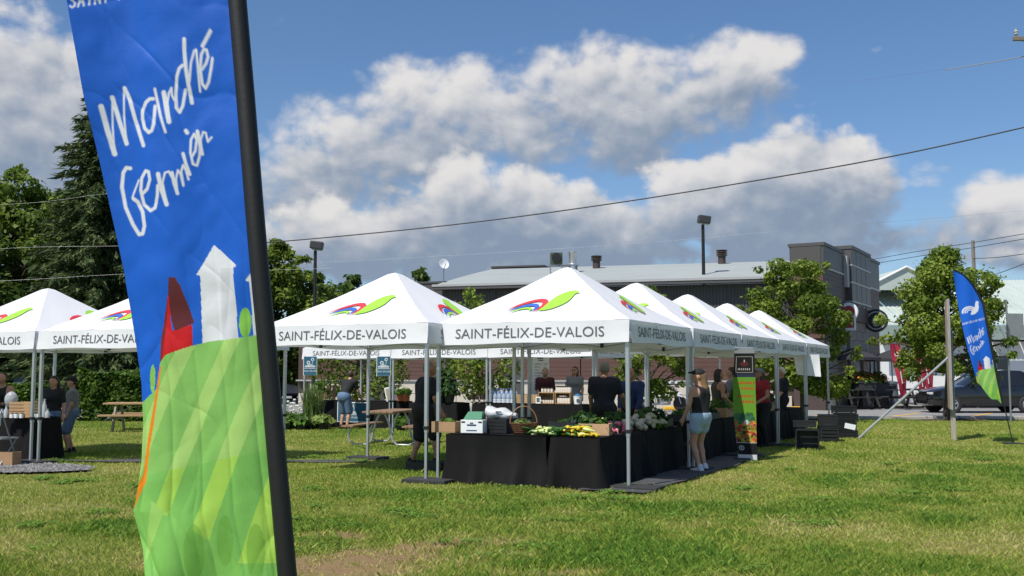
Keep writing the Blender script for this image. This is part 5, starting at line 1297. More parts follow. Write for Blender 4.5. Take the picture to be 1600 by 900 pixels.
def potted(label, px, D, z, r0, h, m, n, rx, up, sz, cols, seed, kind='leaf'):
    T = thing('potted_plant', label, 'plant', AT(px, D, z), 0, 'potted plants of the plant stall'); pot_mesh(r0, h).build('pot', m, T, smooth=True)
    if kind == 'leaf': leafy(T, n, rx, rx, up, sz, cols, seed, (0, 0, h*.9), 'foliage', 1.7)
    elif kind == 'reed':
        rg = random.Random(seed); mb = MB()
        for i in range(n):
            a = rg.uniform(0, 6.28); l = rg.uniform(.15, 1)*rx; hh = up*rg.uniform(.6, 1.1); b = Vector((rg.uniform(-.8, .8)*r0, rg.uniform(-.8, .8)*r0, h*.8)); q = b+Vector((math.cos(a)*l, math.sin(a)*l, hh)); s = Vector((-math.sin(a), math.cos(a), 0))*.011; mid = b.lerp(q, .55)+Vector((-math.cos(a)*l*.2, -math.sin(a)*l*.2, 0)); mb.add([b-s, b+s, mid+s, mid-s, q], [(0, 1, 2, 3), (3, 2, 4)])
        mb.build('blades', mat('reed_green', (.14, .21, .055), .6, var=.3, trans=.3), T)
    elif kind == 'flower':
        leafy(T, n, rx, rx, up*.55, sz, cols, seed, (0, 0, h*.9), 'foliage', 1.7); mb = MB(); rg = random.Random(seed)
        for i in range(9):
            c = (rg.uniform(-1, 1)*rx*.8, rg.uniform(-1, 1)*rx*.8, h+up*rg.uniform(.55, 1.1)); mb.ell(c, (.045, .045, .03), 8, 5); mb.tube([(c[0]*.3, c[1]*.3, h), c], .005, 4)
        mb.build('blossoms', mat('blossom_white', (.80, .80, .74), .7, var=.1, trans=.3), T, smooth=True)
    return T
M_potb = M_black
potted('white flowering plant in a black pot at the end of the plant stall', 452, 29.2, 0, .17, .25, M_potb, 160, .26, .55, .10, VEG, 61, 'flower'); potted('second pot of white flowers beside the stall leg', 464, 29.7, 0, .15, .22, M_potb, 120, .20, .50, .09, VEG, 62, 'flower')
potted('tall pale ornamental grass in a black pot at the plant stall', 487, 29.3, 0, .20, .28, M_potb, 150, .42, 1.15, .1, VEG, 63, 'reed'); potted('second tall ornamental grass in a black pot behind the hosta', 496, 29.8, 0, .19, .26, M_potb, 120, .38, 1.0, .1, VEG, 64, 'reed')
potted('pale leaved hosta in a black pot left of the bending man', 507, 29.1, 0, .18, .24, M_potb, 90, .32, .22, .15, [(.20, .28, .06), (.28, .36, .10)], 65); potted('leafy plant in a black pot at the plant stall front', 474, 29.0, 0, .16, .22, M_potb, 90, .25, .25, .11, VEG, 66)
potted('plant in an orange terracotta pot on the stall table', 501, 30.75, .805, .13, .24, M_terra, 120, .26, .40, .09, VEG, 67); potted('small plant in terracotta on the right end of the stall table', 627, 29.5, .805, .12, .22, M_terra, 80, .18, .18, .08, VEG, 68); potted('second small terracotta plant on the right end of the stall table', 635, 29.4, .80, .12, .22, M_terra, 80, .18, .18, .08, VEG, 69)
potted('dark climbing plant in a tall black pot beside the stooping man', 690, 29.0, .785, .16, .25, M_potb, 320, .26, .95, .09, KALE, 70); potted('dark bushy plant in a black pot at the far table corner', 703, 28.8, .785, .16, .25, M_potb, 260, .30, .70, .09, KALE, 71); potted('low green plant in a black pot under the picnic table', 628, 28.6, 0, .15, .2, M_potb, 90, .25, .25, .1, VEG, 72)
T = thing('chalkboard', 'white framed leaning card on the plant stall table', 'sign', AT(609, 29.6, .80), 0); MB().box((0, 0, .20), (.22, .02, .40), Matrix.Rotation(R(-12), 3, 'Y')).build('board', M_whiteplastic, T); MB().box((0, -.012, .2), (.15, .006, .32), Matrix.Rotation(R(-12), 3, 'Y')).build('card', mat('card_tan', (.4, .33, .2), .7), T)
T = thing('wooden_chair', 'slatted wooden folding chair behind the plant stall', 'chair', AT(513, 31.6), 0)
for k in range(5): MB().box((-.18+.09*k, 0, 1.02), (.055, .02, .42)).build('slat', M_wood2, T)
for s in (-1, 1): MB().box((s*.23, 0, .62), (.04, .03, 1.24)).build('leg', M_wood2, T); MB().box((s*.2, -.4, .23), (.04, .03, .46)).build('leg', M_wood2, T)
MB().box((0, -.2, .47), (.48, .42, .03)).build('seat', M_wood2, T)
# picnic tables with steel tube frames
def picnic(label, loc, rz, group='picnic tables on the lawn'):
    T = thing('picnic_table', label, 'picnic table', loc, rz, group); pk = MB().box((0, 0, 0), (1.85, .135, .04), bevel=.006).mesh('plank', M_wood2)
    for k in range(5): link('plank', pk, T, (0, -.29+.145*k, .75))
    for s in (-1, 1):
        for k in range(2): link('plank', pk, T, (0, s*(.70+.145*k)-s*.07, .44))
    for x in (-.62, .62):
        for s in (-1, 1):
            MB().tube([(x, s*.06, .72), (x, s*.16, .50), (x, s*.24, .14), (x, s*.34, .035), (x, s*.62, .03), (x, s*.76, .10), (x, s*.80, .22), (x, s*.72, .41)], .024, 8).build('tube_leg', M_galv, T, smooth=True)
        MB().tube([(x, -.30, .715), (x, .30, .715)], .02, 6).build('cross_bar', M_galv, T)
    return T
p_ = AT(606, 23.3); picnic('wooden picnic table on bent steel tubes in the middle of the lawn', (p_.x+.12, p_.y, 0), R(14)+R(62))
T = thing('picnic_table', 'weathered wooden picnic bench by the hedge beside the big flag', 'picnic table', AT(225, 28.8), R(6), 'picnic tables on the lawn')
pk = MB().box((0, 0, 0), (1.9, .14, .045), bevel=.006).mesh('plank', M_wood)
for k in range(5): link('plank', pk, T, (0, -.30+.15*k, .76))
for s in (-1, 1):
    for k in range(2): link('plank', pk, T, (0, s*(.66+.15*k), .45))
for x in (-.62, .62):
    for s in (-1, 1): MB().box((x, s*.42, .38), (.05, .10, .86), Matrix.Rotation(R(s*24), 3, 'X')).build('leg', mat('grey_wood', (.30, .25, .20), .85, var=.2), T)
    MB().tube([(x-.2, -.62, .30), (x, -.3, .52), (x+.4, 0, .66), (x+.8, .1, .70)], .018, 6).build('tube_brace', M_galv, T, smooth=True); MB().box((x, 0, .40), (.045, 1.6, .09)).build('beam', MATS['grey_wood'], T)

# ---------------------------------------------------------------- drinks stall at the left
LZ = .795
slat_crate('slatted wooden crate on the drinks table at the left', AT(46, 18.75, LZ), R(-12), .46, .32, .29, n=5)
for i, px in enumerate((24, 31, 39, 60, 66)):
    T = thing('jar', 'small white labelled jar in front of the left wooden crate', 'jar', AT(px, 18.55, LZ), 0, 'white jars on the drinks table'); link('jar', MB().lathe([(.0001, 0), (.036, .002), (.036, .075), (.0001, .078)], 12).mesh('jar', M_whiteplastic, 60), T); link('lid', jlid, T, (0, 0, 0))
for i, (px, h) in enumerate(((70, .30), (74, .34), (79, .16), (15, .22), (8, .16))):
    put('glass_bottle', ['tall clear bottle beside the left wooden crate', 'tallest clear bottle beside the girl in black', 'small white topped bottle at the table end', 'clear cup in front of the seller in the dark vest', 'short white cup at the picture edge'][i], 'bottle', MB().lathe([(.0001, 0), (.04, .002), (.042, h*.6), (.018, h*.78), (.016, h*.95), (.022, h*.96), (.022, h), (.0001, h)], 12), mat('clear_plastic', (.60, .62, .64), .15, var=.05, trans=.35), AT(px, 18.65, LZ), smooth=60)
put('plastic_bag', 'clear plastic bag held over the drinks table', 'bag', MB().ell((0, 0, .14), (.12, .10, .15), 12, 8), mat('clear_bag', (.55, .57, .6), .2, var=.15, bump=.5, bscale=14, trans=.4), AT(22, 18.9, LZ+.18), smooth=80)
T = thing('cardboard_box', 'small tan box under the drinks table', 'box', AT(22, 17.75, .03), R(-10)); open_box(T, .30, .24, .22, M_card)
T = thing('folding_chair', 'grey folding chair at the front of the drinks table', 'chair', AT(8, 17.85, .03), R(160))
MB().box((0, 0, .45), (.42, .40, .03), bevel=.01).build('seat', M_dalu, T); MB().box((0, .2, .78), (.40, .02, .22), bevel=.008).build('backrest', M_dalu, T)
for sx in (-1, 1): MB().tube([(sx*.2, -.2, 0), (sx*.2, .2, .92)], .012, 6).build('leg', M_dalu, T); MB().tube([(sx*.2, .2, 0), (sx*.2, -.16, .45)], .012, 6).build('leg', M_dalu, T)

# ---------------------------------------------------------------- black crates, chair, hanging cloth at the end of the row
def vent_crate(label, loc, rz, tilt=0, l=.60, w=.40, h=.32):
    T = thing('plastic_crate', label, 'crate', loc, rz, 'black plastic crates at the row end')
    if tilt: T.rotation_euler = (R(90), 0, rz); T.location.z += w/2 if False else 0
    MB().box((0, 0, .008), (l, w, .016)).build('bottom', M_black, T)
    for s in (-1, 1):
        for q in range(4): z = .03+(h-.04)/4*(q+.5); MB().box((0, s*(w/2-.008), z), (l, .014, (h-.04)/4*.72)).build('slat', M_black, T); MB().box((s*(l/2-.008), 0, z), (.014, w-.034, (h-.04)/4*.72)).build('slat', M_black, T)
        for sx in (-1, 1): MB().box((sx*(l/2-.02), s*(w/2-.02), h/2), (.035, .035, h)).build('corner_post', M_black, T)
        MB().box((0, s*(w/2-.006), h-.012), (l+.01, .024, .024)).build('rim', M_black, T); MB().box((s*(l/2-.006), 0, h-.012), (.024, w-.03, .024)).build('rim', M_black, T)
    return T
q0 = G(1263, 702)
t_ = vent_crate('black crate lying on its side with its opening forward', (q0.x, q0.y, .215), R(-18), 1, .46, .43, .38)
vent_crate('black crate on top of the one lying on its side', (q0.x, q0.y+.22, .46), R(-18), 0, .46, .38, .13)
q1 = G(1294, 690); vent_crate('black crate leaning beside the open one', (q1.x, q1.y, 0), R(-10), 0, .42, .60, .36); vent_crate('upper black crate in the middle stack', (q1.x, q1.y+.02, .37), R(-14), 0, .42, .58, .26)
for k, lab in enumerate(('lowest black crate of the stack with a white label', 'second black crate of the labelled stack', 'third black crate of the labelled stack', 'topmost black crate of the labelled stack')):
    q2 = G(1321, 684); t_ = vent_crate(lab, (q2.x+.02*(-1)**k, q2.y, .2*k), R(-12+4*k), 0, .52, .40, .19)
    if k == 1: MB().box((.1, -.215, .09), (.26, .006, .13), Matrix.Rotation(R(12), 3, 'Y')).build('label', M_whiteplastic, t_)
pc = G(1130, 706); T = thing('folding_chair', 'dark folding chair behind the woman in denim shorts', 'chair', (pc.x, pc.y+.3, 0), R(20))
MB().box((0, 0, .46), (.44, .42, .03), bevel=.01).build('seat', M_black, T); MB().box((0, .21, .80), (.42, .02, .24), bevel=.008).build('backrest', M_black, T)
for sx in (-1, 1): MB().tube([(sx*.2, -.2, 0), (sx*.2, .22, .94)], .012, 6).build('leg', M_dalu, T); MB().tube([(sx*.2, .22, 0), (sx*.2, -.16, .46)], .012, 6).build('leg', M_dalu, T)
hc = AT(1259, 25.6)
put('hanging_cloth', 'white cloth hanging below the last tent of the row', 'cloth', MB().grid(14, 10, lambda u, v: Vector(((u-.5)*.62*(1-.08*v)+.05*v, .03*math.sin(u*9+2*v)*v, 2.06-.50*v-.05*u*v))), M_white, (hc.x, hc.y, 0), R(-14), smooth=80)

# ---------------------------------------------------------------- printed roll banner
def roll_banner():
    b = G(1166, 721); T = thing('roll_banner', 'tall green and black printed roll banner with vegetable picture', 'banner', (b.x, b.y, 0), R(0))
    Hh = 2.02; W0 = .33; nu, nv = 66, 400
    u, v = np.meshgrid(np.linspace(0, 1, nu+1), np.linspace(0, 1, nv+1)); z = Hh*(1-v)
    x = (u-.5)*W0*(1+.06*np.sin(v*3.1+1)) + .03*v - .045*np.sin(math.pi*np.clip((v-.1)/.9, 0, 1))*.6*(1-u)*1.4; y = .07*np.sin(math.pi*v)*(1-u) + .05*np.cos(u*3.0)
    C = np.empty(u.shape+(3,)); C[:] = (.16, .36, .03)
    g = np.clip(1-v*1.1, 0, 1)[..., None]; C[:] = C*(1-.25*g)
    rg = np.random.default_rng(5)
    def fill(m, c): C[m] = c
    fill(v < .26, (.012, .011, .011)); fill(v < .045, (.30, .31, .32))
    # dark emblem panel: frame, bottle-like mark, line of lettering
    fr_ = (np.abs(u-.5) < .40) & (v > .07) & (v < .22); inn = (np.abs(u-.5) < .37) & (v > .076) & (v < .214); fill(fr_ & ~inn, (.35, .33, .30))
    fill(((u-.5)/.20)**2+((v-.14)/.022)**2 < 1, (.10, .02, .02)); fill((np.abs(u-.5) < .03) & (v > .10) & (v < .125), (.55, .53, .5)); fill((np.abs(u-.5) < .30) & (v > .178) & (v < .196) & (np.sin(u*70) > -.2), (.45, .43, .4))
    fill((v > .225) & (v < .26), (.025, .03, .06))
    for (v0, a, b_) in ((.30, .22, .95), (.35, .34, .95), (.42, .16, .90), (.47, .36, .90)):      # orange lettering lines
        fill((v > v0) & (v < v0+.024) & (u > a) & (u < b_) & (np.sin(u*62+v0*90) > -.75), (.42, .10, .012))
    for i in range(60):      # leaves above the vegetables
        cu, cv = rg.uniform(0, .9), rg.uniform(.60, .70); fill((((u-cu)*.33/.030)**2+((v-cv)*2.02/.05)**2 < 1), np.array([(.05, .17, .07), (.10, .26, .05), (.03, .11, .05)])[rg.integers(0, 3)])
    pal = np.array([(.55, .10, .03), (.70, .30, .05), (.35, .03, .03), (.10, .16, .02), (.42, .30, .03), (.05, .03, .03), (.62, .16, .10), (.20, .26, .03)])
    for i in range(170):
        cu, cv = rg.uniform(-.05, 1.05), rg.uniform(.665, .85); rr = rg.uniform(.014, .032); k = int(np.clip((cv-.66)/.19*5+rg.integers(-2, 3), 0, 7)); k = rg.integers(0, 8) if rg.random() < .5 else k
        d2 = ((u-cu)*.33/rr)**2+((v-cv)*2.02/rr)**2; m = d2 < 1; C[m] = pal[k]
    fill(((u-.55)*.33/.035)**2+((v-.665)*2.02/.045)**2 < 1, (.55, .56, .60))
    fill(v > .845, (.55, .55, .55)); fill(v > .850, (.010, .010, .011)); fill(v > .955, (.72, .72, .74))
    dd = np.hypot((u-.24)*.33, (v-.895)*2.02); fill((dd < .045) & (dd > .032), (.60, .60, .62)); fill((dd < .025) & (np.sin(u*60) > 0), (.5, .5, .52))
    V = np.stack([x.ravel(), y.ravel(), z.ravel()+.03], 1); idx = np.arange(u.size).reshape(u.shape)
    Fq = np.stack([idx[:-1, :-1].ravel(), idx[1:, :-1].ravel(), idx[1:, 1:].ravel(), idx[:-1, 1:].ravel()], 1)
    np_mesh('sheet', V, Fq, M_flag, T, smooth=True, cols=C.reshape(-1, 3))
    MB().box((.0, .05, 2.06), (.34, .03, .03), bevel=.008).build('top_bar', M_alu, T); MB().box((.02, .06, .03), (.42, .16, .06), bevel=.02).build('cassette', M_black, T); MB().tube([(.02, .10, .05), (.0, .07, 2.05)], .011, 6).build('pole', M_alu, T)
roll_banner()

# ---------------------------------------------------------------- sign frame, pole sign
sb = G(1490, 689)
T = thing('sign_frame', 'tall grey sign board seen edge on with a long steel strut', 'sign', (sb.x, sb.y, 0), R(-20.5))
for (y, h) in ((-.12, 2.6), (.72, 3.0)): MB().box((0.02, y, h/2), (.07, .07, h), bevel=.008).build('post', mat('weathered_post', (.34, .30, .26), .8, var=.3, scale=9, streak=(5, 5, .5)), T)
MB().box((-.045, .30, 2.05), (.03, 1.15, 2.6)).build('board', mat('sign_back', (.36, .29, .22), .85, var=.35, scale=8, streak=(4, 4, .6)), T); MB().box((-.012, .30, 2.05), (.03, 1.16, 2.62)).build('board_frame', M_galv, T)
a_ = G(1342, 686); w2 = T.matrix_world
rel = rotz(R(20.5)) @ (Vector((a_.x-sb.x, a_.y-sb.y, .0)))
MB().tube([(0, .0, 2.02), (rel.x, rel.y, .02)], .032, 8).build('strut', M_galv, T, smooth=True)
T = thing('road_sign', 'grey road sign seen from behind on a thin post beside the small flag', 'sign', AT(1574, 33.5), R(12)); MB().tube([(0, 0, 0), (0, 0, 4.0)], .03, 8).build('post', M_dalu, T); MB().box((.28, -.03, 3.15), (.62, .012, .80), bevel=.004).build('plate', mat('plate_back', (.30, .31, .33), .5, metal=.3, var=.1), T)
for z in (2.9, 3.4): MB().box((.15, -.015, z), (.5, .012, .03)).build('bracket', M_dalu, T)

# ---------------------------------------------------------------- vehicles
def car(label, loc, rz, paint, L=4.4, Wd=1.80, H=1.66, wb=2.70, kind='suv', glassm=None):
    T = thing('parked_car', label, 'car', loc, rz); hw = Wd/2       # local x = forward
    # stations from the nose (x=+L/2) to the tail: x, z bottom, z top of body side, half width
    st = [(.5, .36, .66, .70), (.485, .30, .80, .80), (.44, .25, .90, .90), (.36, .24, .97, .97), (.24, .24, 1.03, 1.0), (.14, .24, 1.07, 1.0), (0, .24, 1.07, 1.0), (-.15, .24, 1.08, 1.0), (-.30, .24, 1.11, 1.0), (-.42, .27, 1.12, .97), (-.475, .34, 1.08, .90), (-.495, .42, .95, .80)]
    m = MB(); vs = []; fs = []; K = 12
    for (fx, zb, zt, k) in st:
        x = fx*L; w = hw*k; zt *= H/1.66
        sec = [(0, zb), (w*.80, zb), (w*.95, zb+.06), (w, zb+.20), (w*1.0, (zb+zt)/2), (w*.985, zt-.12), (w*.94, zt-.03), (w*.80, zt), (w*.4, zt+.015)]
        ring = [Vector((x, y, z)) for y, z in sec] + [Vector((x, -y, z)) for y, z in reversed(sec[1:])] + [Vector((x, 0, zt+.02))]
        ring = ring[:9] + [Vector((x, 0, zt+.02))] + ring[9:-1]
        vs += ring; K = len(ring)
    for i in range(len(st)-1):
        for k in range(K): fs.append((i*K+k, i*K+(k+1) % K, (i+1)*K+(k+1) % K, (i+1)*K+k))
    fs.append(tuple(range(K))); fs.append(tuple(range((len(st)-1)*K, len(st)*K)))
    m.add(vs, fs); m.build('body', paint, T, smooth=30)
    gl = glassm or mat('car_glass', (.012, .014, .016), .06, var=0, spec=.7)
    # greenhouse: glass shell with painted roof and pillars
    prof = [(.20, 1.05, .90), (.075, 1.44, .78), (0, 1.60, .72), (-.16, 1.655, .71), (-.30, 1.62, .70), (-.41, 1.40, .72), (-.47, 1.12, .82)] if kind == 'suv' else [(.18, 1.05, .90), (.05, 1.36, .76), (-.02, 1.46, .72), (-.15, 1.48, .71), (-.25, 1.42, .71), (-.36, 1.16, .80), (-.40, 1.08, .84)]
    m = MB(); vs = []; fs = []
    for (fx, zt, k) in prof:
        x = fx*L; zt *= H/1.66 if kind == 'suv' else 1; vs += [Vector((x, s*hw*kk, z)) for s, kk, z in ((-1, .93, 1.04), (-1, k, zt-.03), (-1, k*.85, zt), (1, k*.85, zt), (1, k, zt-.03), (1, .93, 1.04))]
    for i in range(len(prof)-1):
        for k in range(5): fs.append((i*6+k, i*6+k+1, (i+1)*6+k+1, (i+1)*6+k))
    m.add(vs, fs); m.build('windows', gl, T, smooth=35)
    m = MB()
    rp = prof[1:-1]
    m.grid(len(rp)-1, 6, lambda u, v: Vector((np.interp(u*(len(rp)-1), range(len(rp)), [q[0]*L for q in rp]), (2*v-1)*hw*.90*np.interp(u*(len(rp)-1), range(len(rp)), [q[2] for q in rp]), np.interp(u*(len(rp)-1), range(len(rp)), [q[1] for q in rp])*(H/1.66 if kind == 'suv' else 1)+.018-.02*(2*v-1)**2)) if 0 <= u <= 1 else None)
    m.build('roof', paint, T, smooth=True)
    for s in (-1, 1):
        for (xa, za, xb, zb) in ((.20, 1.05, .02, 1.58), (-.10, 1.06, -.12, 1.62), (-.30, 1.08, -.34, 1.56)):
            k = H/1.66 if kind == 'suv' else .90; MB().tube([(xa*L, s*hw*.925, za), (xb*L, s*hw*.735, zb*k)], .035, 5).build('pillar', paint, T)
        MB().box((.135*L, s*(hw+.07), 1.10), (.12, .18, .11), bevel=.03).build('mirror', paint, T)
        h = MB().box((.478*L, s*hw*.66, .78), (.14, .34, .10), bevel=.03).build('headlight', mat('lamp_glass', (.55, .57, .6), .1, var=0), T)
        MB().box((-.478*L, s*hw*.70, .98), (.10, .36, .13), bevel=.03).build('tail_light', mat('tail_red', (.35, .01, .012), .2, var=0), T)
        for x in (.02*L, -.20*L): MB().box((x-.05, s*(hw+.008), .93), (.16, .02, .025)).build('door_handle', paint, T)
        MB().box((-.02*L, s*(hw*.99), .33), (wb-.75, .05, .12), bevel=.02).build('sill', M_black, T)
        for wx in (wb/2, -wb/2):
            ax = Matrix.Rotation(R(90), 3, 'X')
            MB().lathe([(.395, -.03), (.395, .03)], 24, M=ax, c=(wx+.02, s*(hw*.985), .36)).build('wheel_arch', M_black, T)
            wv = MB().lathe([(.20, -.11), (.31, -.115), (.345, -.08), (.345, .08), (.31, .115), (.20, .11)], 24, M=ax, c=(wx+.02, s*(hw-.06), .345)).build('wheel', M_rubber, T, smooth=True)
            MB().lathe([(.0001, -.012), (.06, -.012), (.06, .012), (.0001, .012)], 12, M=ax, c=(wx+.02, s*(hw+.05), .345)).build('hub', M_alu, wv)
            MB().lathe([(.19, -.012), (.215, -.012), (.215, .012), (.19, .012)], 24, M=ax, c=(wx+.02, s*(hw+.05), .345)).build('rim', M_alu, wv)
            for q in range(5): a = q*2*math.pi/5+.3; MB().box((wx+.02+.125*math.cos(a), s*(hw+.05), .345+.125*math.sin(a)), (.15, .018, .055), Matrix.Rotation(-a, 3, 'Y')).build('spoke', M_alu, wv)
            MB().lathe([(.19, -.004), (.0001, -.004)], 16, M=ax, c=(wx+.02, s*(hw+.03), .345)).build('wheel_disc', M_black, wv)
    MB().box((.497*L, 0, .58), (.05, 1.0, .20), bevel=.02).build('grille', M_black, T); MB().box((-.497*L, 0, .74), (.02, .50, .12)).build('number_plate', M_whiteplastic, T); MB().box((-.47*L, 0, .42), (.2, Wd*.86, .18), bevel=.05).build('bumper', M_black if kind == 'suv' else paint, T)
    return T
M_bp = mat('black_paint', (.006, .006, .007), .22, var=0, coat=1.0); M_wp = mat('white_paint', (.74, .75, .76), .28, var=.02, coat=.8); M_sp = mat('silver_paint', (.40, .42, .44), .3, metal=.4, var=.02, coat=.8)
c_ = AT(1527, 42.0); car('black parked SUV on the road behind the small blue flag', (c_.x, c_.y, .01), R(180), M_bp, 4.75, 1.82, 1.72, 3.0)
c_ = AT(458, 62); car('white car seen from behind between the flag pole and the plant stall', (c_.x-.3, c_.y, .01), R(118), M_wp, 4.4, 1.8, 1.6, 2.6)
c_ = AT(46, 60); car('white car behind the left stall, partly hidden by the hedge', (c_.x, c_.y, .01), R(165), M_wp, 4.6, 1.8, 1.7, 2.7)
c_ = AT(128, 64); car('silver car behind the girl in black at the left', (c_.x, c_.y, .01), R(172), M_sp, 4.5, 1.8, 1.6, 2.7)
def motorcycle():
    c = AT(1036, 43.0); T = thing('motorcycle', 'white touring motorcycle parked behind the vegetable tents', 'motorcycle', (c.x, c.y, .01), R(12)); ax = Matrix.Rotation(R(90), 3, 'X')
    for x in (-.72, .72):
        w = MB().lathe([(.20, -.06), (.29, -.06), (.315, 0), (.29, .06), (.20, .06)], 20, M=ax, c=(x, 0, .315)).build('wheel', M_rubber, T, smooth=True); MB().lathe([(.0001, -.03), (.19, -.03), (.19, .03), (.0001, .03)], 16, M=ax, c=(x, 0, .315)).build('rim', M_alu, w)
    MB().box((.0, 0, .45), (.55, .34, .36), bevel=.08).build('engine', M_dalu, T, smooth=True); MB().tube([(.05, -.2, .35), (-.45, -.24, .30), (-.95, -.25, .33)], [.05, .05, .06], 8).build('exhaust', M_alu, T, smooth=True)
    MB().grid(14, 8, lambda u, v: Vector((.75-1.5*u, (.20+.06*math.sin(u*6))*math.cos(v*math.pi), .58+.22*math.sin(math.pi*min(1, u*1.3))*.5+(.16+.05*math.cos(u*5))*math.sin(v*math.pi)))).build('fairing', M_wp, T, smooth=True)
    MB().box((-.25, 0, .86), (.75, .34, .12), bevel=.05).build('seat', M_black, T, smooth=True)
    for s in (-1, 1): MB().box((-.72, s*.30, .66), (.55, .22, .32), bevel=.07).build('saddlebag', M_wp, T, smooth=True); MB().tube([(.48, 0, .98), (.40, s*.25, 1.06), (.26, s*.38, 1.04)], .016, 6).build('handlebar', M_dalu, T); MB().lathe([(.0001, 0), (.06, .01), (.06, .03), (.0001, .04)], 10, M=ax, c=(.40, s*.36, 1.20)).build('mirror', M_whiteplastic, T)
    MB().box((-.95, 0, .98), (.42, .46, .30), bevel=.08).build('top_case', M_wp, T, smooth=True); MB().box((-1.08, 0, .78), (.05, .30, .07), bevel=.02).build('tail_light', MATS['tail_red'], T); MB().box((-1.10, 0, .62), (.02, .20, .13)).build('number_plate', M_whiteplastic, T)
    MB().grid(8, 6, lambda u, v: Vector((.62-.16*v, (u-.5)*.50*(1-.3*v), .98+.36*v))).build('windscreen', mat('smoke_screen', (.02, .02, .022), .1, trans=.3), T, smooth=True); MB().tube([(.72, .08, .315), (.52, .08, .95)], .025, 6).build('fork', M_alu, T); MB().tube([(.72, -.08, .315), (.52, -.08, .95)], .025, 6).build('fork', M_alu, T)
motorcycle()

# ---------------------------------------------------------------- restaurant terrace
def umbrella(label, px, D, h, Rr):
    p = AT(px, D); T = thing('terrace_umbrella', label, 'umbrella', p, 0, 'dark terrace umbrellas'); M_um = mat('umbrella_dark', (.030, .030, .034), .8, var=.1)
    m = MB()
    for k in range(8):
        a0, a1 = k*math.pi/4, (k+1)*math.pi/4; m.add([(0, 0, h), (Rr*math.cos(a0), Rr*math.sin(a0), h-.45), (Rr*math.cos(a1), Rr*math.sin(a1), h-.45), (Rr*math.cos(a1), Rr*math.sin(a1), h-.58), (Rr*math.cos(a0), Rr*math.sin(a0), h-.58)], [(0, 1, 2), (1, 4, 3, 2)])
    m.build('canopy', M_um, T); MB().tube([(0, 0, .12), (0, 0, h)], .03, 8).build('pole', M_dalu, T); MB().lathe([(.28, .12), (.28, .18), (.05, .22)], 14).build('base', M_black, T)
umbrella('dark umbrella over the terrace table left of the flower planters', 1333, 46.5, 2.75, 1.25); umbrella('dark umbrella behind the red banner on the terrace', 1392, 50, 2.75, 1.3)
def planter(label, px, D, seed):
    p = AT(px, D, .12); T = thing('flower_planter', label, 'planter', p, R(10), 'tall dark flower planters'); MB().add([(-.26, -.26, 0), (.26, -.26, 0), (.26, .26, 0), (-.26, .26, 0), (-.36, -.36, 1.05), (.36, -.36, 1.05), (.36, .36, 1.05), (-.36, .36, 1.05)], [(0, 1, 5, 4), (1, 2, 6, 5), (2, 3, 7, 6), (3, 0, 4, 7), (4, 5, 6, 7), (3, 2, 1, 0)]).build('tub', mat('planter_dark', (.05, .05, .055), .6), T)
    MB().box((0, 0, 1.07), (.78, .78, .05), bevel=.01).build('rim', MATS['planter_dark'], T); leafy(T, 240, .45, .45, .55, .10, VEG, seed, (0, 0, 1.05), 'leaves'); leafy(T, 110, .5, .45, .38, .11, [(.70, .13, .01), (.75, .22, .015), (.6, .06, .01)], seed+1, (0, 0, 1.15), 'blossoms', 1.1)
planter('tall dark planter with orange flowers nearest the restaurant door', 1349, 46.0, 91); planter('tall dark planter with orange flowers left of the red banner', 1369, 46.6, 93); planter('tall dark planter with orange flowers beside the umbrella pole', 1337, 47.6, 95)
def terrace_table(label, px, D, rz):
    T = thing('terrace_table', label, 'table', AT(px, D, .12), rz, 'dark terrace tables'); M_tt = mat('terrace_dark', (.035, .033, .033), .6, var=.1)
    for k in range(4): MB().box((0, -.27+.18*k, .74), (1.5, .17, .04), bevel=.005).build('plank', M_tt, T)
    for s in (-1, 1):
        for k in range(2): MB().box((0, s*(.66+.14*k), .44), (1.5, .13, .04), bevel=.005).build('plank', M_tt, T)
        for x in (-.5, .5): MB().box((x, s*.40, .36), (.08, .08, .80), Matrix.Rotation(R(s*20), 3, 'X')).build('leg', M_tt, T)
    for x in (-.5, .5): MB().box((x, 0, .40), (.06, 1.5, .08)).build('beam', M_tt, T)
terrace_table('dark terrace table under the left umbrella', 1330, 45.2, R(25)); terrace_table('dark terrace bench table in front of the planters', 1352, 44.6+1.6, R(70)); terrace_table('dark terrace table beside the red banner', 1412, 45.6, R(20)); terrace_table('dark terrace table behind the tree trunk side of the red banner', 1432, 48.4, R(10))
M_rb = mat('banner_red', (.42, .025, .055), .6, var=.08, trans=.15)
def red_banner(label, px, D, h, w, lean):
    T = thing('feather_flag', label, 'flag', AT(px, D, .12), R(8), 'red terrace flags'); MB().grid(8, 20, lambda u, v: Vector((-lean*(1-v)*h + (u-.0)*w*(.45+.55*math.sin(math.pi*min(1, .25+v*.75)))-.0, .05*math.sin(6*v+3*u), h-(h-.35)*v+.25*u*(1-v)*0-.25*(1-u)*v*0))).build('cloth', M_rb, T, smooth=True)
    MB().tube([(.0+w*.55, 0, 0), (w*.6, 0, .4), (-lean*h+w*.35, 0, h)], .014, 6).build('pole', M_black, T)
    MB().lathe([(.07, -.004), (.10, -.004), (.10, .004), (.07, .004)], 16, M=Matrix.Rotation(R(90), 3, 'X'), c=(-lean*h*.8+w*.35, -.06, h*.84)).build('emblem', M_whiteplastic, T); MB().box((-lean*h*.5+w*.42, -.07, h*.52), (.035, .006, h*.3), Matrix.Rotation(R(-8), 3, 'Y')).build('print', M_whiteplastic, T)
red_banner('red feather flag leaning on the terrace left of the street tree', 1404, 45.0, 2.75, .55, .16); red_banner('small red flag showing behind the street tree trunk side', 1434, 47.0, 2.3, .5, .12); red_banner('second red flag half hidden by the street tree leaves', 1446, 50.0, 2.6, .6, .2)
